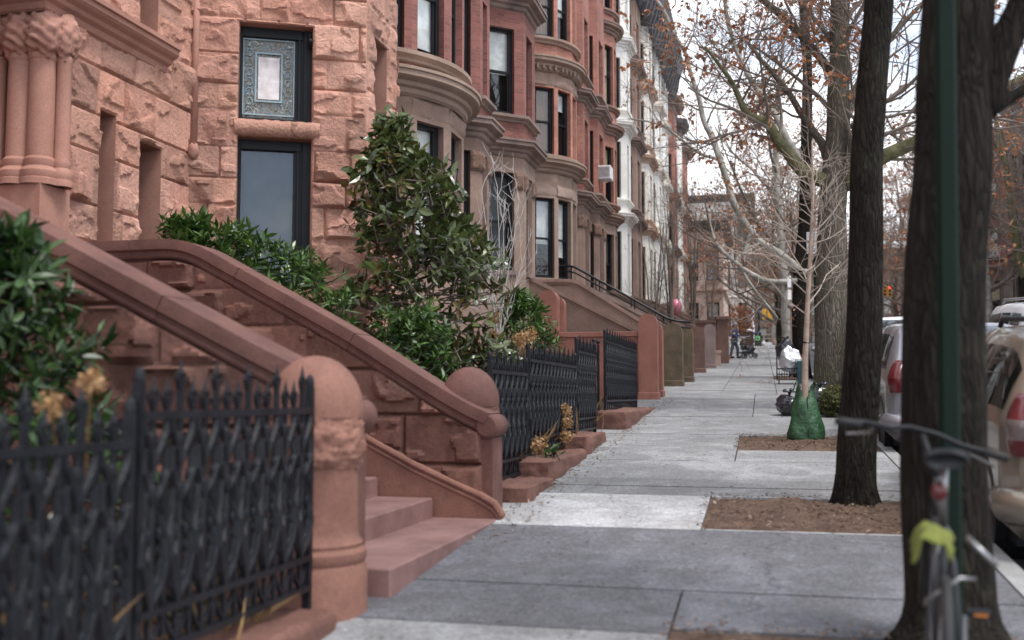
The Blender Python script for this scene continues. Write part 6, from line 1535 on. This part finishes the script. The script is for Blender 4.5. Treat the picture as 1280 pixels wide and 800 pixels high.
# shopping cart with silver sheet
SC = thing('shopping_cart', 'black wire shopping cart parked beside the oak, piled with a silver sheet', 'shopping cart', (.68, 29.7, G(29.7))); g = G(29.7)
m = MB(); x0, x1, y0, y1, zb, zt = .36, 1.02, 29.45, 29.95, g + .12, g + .42
for z in (zb, (zb + zt) / 2, zt):
    m.tube([(x0, y0, z), (x1, y0, z), (x1, y1, z), (x0, y1, z), (x0, y0, z)], .012, 5)
for i in range(11):
    x = lerp(x0, x1, i / 10); m.tube([(x, y0, zb), (x, y0, zt)], .006, 4); m.tube([(x, y1, zb), (x, y1, zt)], .006, 4); m.tube([(x, y0, zb), (x, y1, zb)], .006, 4)
m.build('basket', 'iron', SC)
m = MB(); m.tube([(x0, y0, zb), (x0, y0, g + .95), (x0, y1, g + .95), (x0, y1, zb)], .014, 6); m.build('handle', 'iron', SC)
for x in (x0 + .05, x1 - .05):
    for y in (y0 + .03, y1 - .03):
        w = MB(); w.lathe([(0, -.015), (.05, -.015), (.06, 0), (.05, .015), (0, .015)], (0, 0, 0), 14); w.v = [(x + c, y + a, g + .06 + b) for a, b, c in w.v]; w.build('wheel', 'rubber', SC)
o = bag('crumpled silver sheet bundle stuffed into the wire shopping cart', (.72, 29.7, .62), (.34, .27, .40), 'silver_bag', 12, 'silver_bundle', False, cat='bundle', crease=.30)
tl_ = MB(); tl_.bbox((.98, 29.4, g + .32), (.18, .3, .6)); tag(tl_.build('crate', 'teal', loc=(.98, 29.4, g)), 'dark teal crate standing against the shopping cart', 'crate')
tl_ = MB(); tl_.bbox((1.02, 29.9, g + .66), (.16, .2, .3)); tl_.bbox((1.02, 29.9, g + .25), (.14, .18, .5)); tag(tl_.build('box', 'red_lens', loc=(1.02, 29.9, g)), 'small red box behind the silver bundle by the trunk', 'box')
# grit of twigs on the sidewalk beside the cart
m = MB(); rnd = random.Random(9)
for _ in range(16):
    p = V(.05 + rnd.gauss(0, .12), 29.8 + rnd.gauss(0, .9), G(29.8) + .03); m.tube([p, p + V(rnd.gauss(0, .15), rnd.gauss(0, .35), rnd.uniform(0, .12))], .006, 3)
tag(m.build('fallen_twig', 'bark_twig', loc=(.05, 29.8, G(29.8))), 'broken bare twig lying on the sidewalk left of the shopping cart', 'twig')
# parking sign on a thin pole
PS = thing('parking_sign', 'white parking sign with dark marks on a thin pole, high before the oak', 'sign', (1.08, 23, G(23))); g = G(23)
m = MB(); m.box((1.10, 23.03, g + 1.8), (.05, .04, 3.7)); m.build('pole', 'post_green', PS)
m = MB(); m.bbox((1.10, 23.0, g + 3.38), (.31, .012, .47)); pn = m.build('panel', 'sign_white', PS)
m = MB(); yy = 22.988
for (cx, cz, w_, h_) in ((1.02, 3.50, .018, .17), (1.06, 3.575, .09, .018), (1.10, 3.53, .018, .09), (1.06, 3.49, .09, .018), (1.055, 3.20, .14, .022), (1.055, 3.245, .14, .012), (1.165, 3.38, .02, .40), (1.21, 3.38, .012, .40), (1.04, 3.33, .11, .012), (1.035, 3.36, .10, .012), (1.05, 3.39, .12, .012)): m.box((cx, yy, g + cz), (w_, .006, h_))
m.build('marks', 'sign_ink', pn)
PS2 = thing('street_notice', 'narrow white notices on a post seen edge-on beside the dark plane trunk', 'sign', (.82, 32.4, G(32.4))); g = G(32.4)
m = MB(); m.box((.83, 32.5, g + 1.6), (.05, .05, 3.2)); m.build('pole', 'post_grey', PS2)
for z, h_, x in ((2.95, .35, .80), (2.55, .30, .80)):
    m = MB(); m.box((x, 32.4, g + z), (.12, .012, h_), R(25)); m.build('panel', 'sign_white', PS2)
m = MB(); m.sphere((.83, 32.45, g + 2.2), (.10, .10, .08), 12, 8); m.build('cap', 'post_grey', PS2, smooth=True)
# bins
BB = thing('slatted_bin', 'brown slatted bin with white rubbish on top, past the person with the pram', 'bin', (-.88, 71, G(71))); g = G(71)
m = MB()
for i in range(9): m.bbox((-.88, 71, g + .12 + i * .125), (.58, .58, .105), b=.015)
m.box((-.88, 71, g + .6), (.5, .5, 1.2)); m.build('slats', 'brown_bin', BB)
m = MB(); m.bbox((-.88, 71, g + 1.22), (.62, .62, .08), b=.02); m.build('rim', 'brown_bin', BB)
bag('white rubbish heaped on top of the brown slatted bin', (-.86, 71, 1.32), (.24, .22, .12), 'white_plastic', 3, 'rubbish', False)
GB = thing('recycling_bin', 'dark green wheeled recycling bin with a pale green emblem', 'bin', (-.4, 86, G(86))); g = G(86)
m = MB(); m.bbox((-.4, 86, g + .52), (.52, .55, .95), b=.02); m.build('body', 'green_bin', GB)
m = MB(); m.bbox((-.4, 85.98, g + 1.06), (.58, .62, .10), b=.03); m.build('lid', 'jacket', GB)
m = MB(); m.bbox((-.4, 85.71, g + .64), (.34, .02, .36), b=.004); em = m.build('emblem', 'emblem', GB); m = MB(); m.sphere((-.4, 85.70, g + .62), (.08, .02, .09), 14, 8); m.build('emblem_mark', 'green_bin', em)
for x in (-.6, -.2):
    m = MB(); m.lathe([(0, -.03), (.10, -.03), (.10, .03), (0, .03)], (0, 0, 0), 14); m.v = [(x + c, 86.2 + a, g + .10 + b) for a, b, c in m.v]; m.build('wheel', 'rubber', GB)
bag('white plastic bag slumped against the green recycling bin', (.02, 86, .2), (.22, .2, .22), 'white_plastic', 7)
# wooden barrier at the end of the block, corner signals
WB = thing('wooden_barrier', 'long weathered wooden barrier across the end of the sidewalk', 'barrier', (1.1, 103, G(103))); g = G(103)
m = MB(); m.box((1.1, 103, g + .80), (2.5, .12, .16)); m.box((1.1, 103, g + .42), (2.4, .08, .10)); m.build('rail', 'wood_rail', WB)
for x in (.1, .9, 1.5, 2.2): m = MB(); m.box((x, 103, g + .38), (.14, .16, .76)); m.build('leg', 'wood_rail', WB)
def signal(label, x, y, zc, px_, two, lit, gy, fd=-1):
    o = thing('traffic_signal', label, 'traffic light', (px_, y, gy)); m = MB()
    m.tube([(px_, y, gy), (px_, y, zc + 1.2)], .09, 10); m.tube([(px_, y, zc + .5), (x, y, zc + .5)], .05, 8); m.build('pole', 'post_green', o)
    for q in two:
        h = MB(); h.bbox((x + q, y - .1, zc), (.42, .3, .95), b=.03); hd = h.build('signal_head', 'yellow', o)
        for i in range(3):
            l = MB(); l.sphere((x + q, y - .1 + fd * .16, zc + .33 - i * .33), (.12, .04, .12), 14, 8); l.build('lamp', 'red_light' if (lit and i == 0 and q == two[-1]) else 'blackplastic', hd, smooth=True)
            v = MB(); v.lathe([(.15, 0), (.15, .18)], (0, 0, 0), 14, 0, PI); v.v = [(x + q + a, y - .1 + fd * (.15 + c), zc + .33 - i * .33 + b) for a, b, c in v.v]; v.build('visor', 'yellow', hd)
signal('yellow traffic signal on the near corner at the end of the sidewalk', .42, 101, G(101) + 2.75, -.35, (-.23, .23), False, G(101), 1)
signal('yellow traffic signal with a lit red lamp, seen between the two dark trunks', 11.1, 100, G(100) + 4.65, 10.3, (-.24, .22), True, G(100))

# ================================================================== PERSON AND PRAM
def skin_mesh(name, mat, joints, edges, parent, sub=2):
    """joints: name -> (pos, radius)"""
    ks = list(joints); me = bpy.data.meshes.new(name); off = LOC[parent]
    me.from_pydata([tuple(Vector(joints[k][0])) for k in ks], [(ks.index(a), ks.index(b)) for a, b in edges], [])
    o = bpy.data.objects.new(name, me); COL.objects.link(o); o.parent = parent; LOC[o] = LOC[parent]
    sm = o.modifiers.new('Skin', 'SKIN'); sm.use_smooth_shade = True
    for i, k in enumerate(ks):
        r_ = joints[k][1]; r_ = r_ if hasattr(r_, '__len__') else (r_, r_); me.skin_vertices[0].data[i].radius = r_; me.skin_vertices[0].data[i].use_root = (i == 0)
    ss = o.modifiers.new('Sub', 'SUBSURF'); ss.levels = sub; ss.render_levels = sub
    me.materials.append(M[mat]); return o
PX, PY = -1.42, 54.0; g = G(PY)
PE = bpy.data.objects.new('person', None); COL.objects.link(PE); PE.location = (PX, PY, g); PE.rotation_euler = (0, 0, R(-25)); LOC[PE] = V(0, 0, 0)
tag(PE, 'person in navy jacket with white band and grey hat, pushing a pram by the pillar', 'person')
J = {'pelvis': ((0, 0, .93), (.125, .15)), 'waist': ((.01, 0, 1.08), (.11, .14)), 'chest': ((.02, 0, 1.30), (.12, .16)), 'neckb': ((.03, 0, 1.44), (.07, .08)), 'neck': ((.045, 0, 1.51), .05), 'head0': ((.06, 0, 1.58), (.085, .075)), 'head1': ((.065, 0, 1.68), (.10, .085)), 'head2': ((.055, 0, 1.75), (.075, .07))}
E_ = [('pelvis', 'waist'), ('waist', 'chest'), ('chest', 'neckb'), ('neckb', 'neck'), ('neck', 'head0'), ('head0', 'head1'), ('head1', 'head2')]
for s, n_ in ((1, 'l'), (-1, 'r')):
    J.update({'sh' + n_: ((.03, s * .18, 1.40), .062), 'el' + n_: ((.10, s * .23, 1.14), .045), 'wr' + n_: ((.33, s * .18, 1.04), .03), 'ha' + n_: ((.40, s * .17, 1.04), (.02, .038)), 'hip' + n_: ((0, s * .09, .86), .095), 'kn' + n_: ((.03 + s * .10, s * .10, .50), .062), 'an' + n_: ((-.03 + s * .14, s * .10, .09), .042), 'toe' + n_: ((.12 + s * .14, s * .11, .04), (.035, .03))})
    E_ += [('chest', 'sh' + n_), ('sh' + n_, 'el' + n_), ('el' + n_, 'wr' + n_), ('wr' + n_, 'ha' + n_), ('pelvis', 'hip' + n_), ('hip' + n_, 'kn' + n_), ('kn' + n_, 'an' + n_), ('an' + n_, 'toe' + n_)]
    for q in range(4):
        J['f%d%s' % (q, n_)] = ((.455, s * (.145 + q * .017), 1.045 - .004 * q), .009); J['g%d%s' % (q, n_)] = ((.47, s * (.145 + q * .017), 1.015), .008); E_ += [('ha' + n_, 'f%d%s' % (q, n_)), ('f%d%s' % (q, n_), 'g%d%s' % (q, n_))]
    J['th' + n_] = ((.42, s * .125, 1.03), .010); E_.append(('ha' + n_, 'th' + n_))
J['nose'] = ((.175, 0, 1.655), .014); E_.append(('head1', 'nose'))
skin_mesh('body', 'skin', J, E_, PE)
grow_ = lambda d: {k: (v[0], tuple((r + d) for r in (v[1] if hasattr(v[1], '__len__') else (v[1], v[1])))) for k, v in d_.items()} if False else None
def inflate(keys, d): return {k: (J[k][0], tuple(r + d for r in (J[k][1] if hasattr(J[k][1], '__len__') else (J[k][1],) * 2))) for k in keys}
jk = inflate(['chest', 'waist', 'neckb', 'shl', 'ell', 'wrl', 'shr', 'elr', 'wrr'], .022); jk['hem'] = ((0, 0, .84), (.16, .19))
skin_mesh('jacket', 'jacket', jk, [('chest', 'waist'), ('waist', 'hem'), ('chest', 'neckb'), ('chest', 'shl'), ('shl', 'ell'), ('ell', 'wrl'), ('chest', 'shr'), ('shr', 'elr'), ('elr', 'wrr')], PE)
tr_ = inflate(['pelvis', 'hipl', 'knl', 'hipr', 'knr'], .018); tr_['anl'] = (J['anl'][0], .07); tr_['anr'] = (J['anr'][0], .07)
skin_mesh('trousers', 'jeans', tr_, [('pelvis', 'hipl'), ('hipl', 'knl'), ('knl', 'anl'), ('pelvis', 'hipr'), ('hipr', 'knr'), ('knr', 'anr')], PE)
for s, n_ in ((1, 'l'), (-1, 'r')):
    a, t_ = Vector(J['an' + n_][0]), Vector(J['toe' + n_][0]); m = MB(); c_ = (a + t_) / 2; m.sphere((c_.x, c_.y, .05), (.15, .055, .055), 14, 10); m.v = [(x, y, max(z, 0.002)) for x, y, z in m.v]; m.build('shoe', 'blackplastic', PE, local=True, smooth=True)
    m = MB(); m.sphere((.155, s * .035, 1.685), (.012, .016, .010), 8, 6); m.build('eye', 'blackplastic', PE, local=True)
    m = MB(); m.sphere((.06, s * .088, 1.66), (.025, .012, .035), 8, 6); m.build('ear', 'skin', PE, local=True, smooth=True)
    m = MB(); e_, w_ = Vector(J['el' + n_][0]), Vector(J['sh' + n_][0]); q = e_.lerp(w_, .25); m.tube([q, e_.lerp(w_, .45)], [.075, .08], 14, cap=False); m.build('white_band', 'white_plastic', PE, local=True, smooth=True)
m = MB(); m.box((.157, 0, 1.605), (.012, .05, .010)); m.build('mouth', 'red_lens', PE, local=True)
m = MB(); m.lathe([(.118, 0), (.12, .05), (.10, .10), (.06, .135), (0, .145)], (.055, 0, 1.70), 18); m.lathe([(.118, -.01), (.125, 0), (.125, .035), (.118, .04)], (.055, 0, 1.70), 18); m.build('hat', 'hat', PE, local=True, smooth=True)
m = MB(); m.sphere((.03, 0, 1.645), (.10, .095, .085), 14, 10); m.build('hair', 'sign_ink', PE, local=True, smooth=True)
# pram
PR = bpy.data.objects.new('pram', None); COL.objects.link(PR); PR.location = (PX, PY, g); PR.rotation_euler = (0, 0, R(-25)); LOC[PR] = V(0, 0, 0)
tag(PR, 'grey and black baby pram with white handle pushed along the sidewalk', 'pram')
m = MB(); m.tube([(.50, -.22, 1.02), (.47, -.22, 1.06), (.47, .22, 1.06), (.50, .22, 1.02)], .016, 8); m.tube([(.46, 0, 1.06), (.30, .05, .98), (.86, .04, 1.12)], .012, 6); m.build('handle', 'white_plastic', PR, local=True, smooth=True)
m = MB()
for s in (-1, 1):
    m.tube([(.49, s * .22, 1.04), (.80, s * .24, .45), (1.02, s * .24, .22)], .013, 8); m.tube([(.42, s * .24, .18), (.72, s * .24, .60), (1.0, s * .2, .85)], .013, 8); m.tube([(.42, s * .24, .18), (1.02, s * .24, .22)], .011, 8)
m.build('frame', 'blackplastic', PR, local=True, smooth=True)
m = MB(); vs = []; fs = []
for i in range(9):
    a = lerp(R(-10), R(120), i / 8)
    for j in range(9):
        b = lerp(-1, 1, j / 8); rr = .32; vs.append((.70 - rr * math.cos(a) * .95, b * .21, .68 + rr * math.sin(a) * (1 - .12 * b * b)))
m.add(vs, [(i * 9 + j, i * 9 + j + 1, (i + 1) * 9 + j + 1, (i + 1) * 9 + j) for i in range(8) for j in range(8)]); ob = m.build('canopy', 'stroller', PR, local=True, smooth=True); ob.modifiers.new('t', 'SOLIDIFY').thickness = .012
m = MB(); m.prism([(.42, .74), (.46, .42), (.98, .34), (1.10, .50), (.80, .52), (.62, .80)], 'y', -.2, .2); m.build('seat', 'stroller', PR, local=True)
m = MB(); m.bbox((.74, 0, .28), (.5, .38, .14), b=.03); m.build('basket', 'stroller', PR, local=True)
for x, r_ in ((.44, .15), (1.02, .13)):
    for s in (-1, 1):
        m = MB(); m.lathe([(r_ * .7, -.02), (r_, -.022), (r_, .022), (r_ * .7, .02)], (0, 0, 0), 18); m.lathe([(0, .012), (r_ * .5, .012)], (0, 0, 0), 18); m.v = [(x + a, s * .25 + c, r_ + b) for a, b, c in m.v]; m.build('wheel', 'rubber', PR, local=True, smooth=True)
        m = MB(); m.lathe([(0, -.01), (r_ * .45, -.01), (r_ * .45, .01), (0, .01)], (0, 0, 0), 14); m.v = [(x + a, s * .275 + c, r_ + b) for a, b, c in m.v]; m.build('hub', 'white_plastic', PR, local=True)

# ================================================================== CAMERA, SKY, SUN
f_px = 1300.0
pitch = math.atan(95 / f_px); yaw = math.atan(315 * math.cos(pitch) / f_px)
cd = bpy.data.cameras.new('camera'); co = bpy.data.objects.new('camera', cd); COL.objects.link(co)
cd.sensor_width = 36; cd.lens = 36 * f_px / 1280; cd.clip_end = 1500; cd.clip_start = .05
co.location = (0, 0, 1.6); co.rotation_euler = (PI / 2 + pitch, 0, yaw); scene.camera = co
cd.dof.use_dof = True; cd.dof.focus_distance = 17; cd.dof.aperture_fstop = 1.25
w = bpy.data.worlds.new('World'); scene.world = w; w.use_nodes = True; nt = w.node_tree
bg = nt.nodes['Background']
sky = nd(nt, 'ShaderNodeTexSky'); sky.sky_type = 'NISHITA'; sky.sun_disc = False
SUN_EL, SUN_AZ = R(63), R(112)     # azimuth measured from +y towards +x
sky.sun_elevation = SUN_EL; sky.sun_rotation = SUN_AZ; sky.dust_density = 2; sky.ozone_density = 1.0
tc = nd(nt, 'ShaderNodeTexCoord'); mp = nd(nt, 'ShaderNodeMapping'); mp.inputs['Scale'].default_value = (1.6, 1.6, 3.4); nt.links.new(tc.outputs['Generated'], mp.inputs[0])
nz = nd(nt, 'ShaderNodeTexNoise', inp={'Scale': 2.2, 'Detail': 9, 'Roughness': .58, 'Distortion': .3}); nt.links.new(mp.outputs[0], nz.inputs['Vector'])
cr = ramp(nt, [(.40, (0, 0, 0)), (.57, (1, 1, 1))], nz.outputs[0])
blue = mixc(nt, sky.outputs[0], (6.6, 8.1, 10.8), .75)
cloud = mixc(nt, blue, (11.8, 12.0, 12.4), cr.outputs[0])
nt.links.new(cloud, bg.inputs['Color']); bg.inputs['Strength'].default_value = .11
sl = bpy.data.lights.new('sun', 'SUN'); so = bpy.data.objects.new('sun', sl); COL.objects.link(so)
sl.energy = 2.1; sl.angle = R(18); sl.color = (1, .96, .91)
sd_ = V(math.sin(SUN_AZ) * math.cos(SUN_EL), math.cos(SUN_AZ) * math.cos(SUN_EL), math.sin(SUN_EL)); so.rotation_euler = sd_.to_track_quat('Z', 'Y').to_euler()
vs_ = scene.view_settings; vs_.view_transform = 'Standard'; vs_.look = 'None'; vs_.gamma = 1; vs_.use_curve_mapping = False; vs_.exposure = 0.55
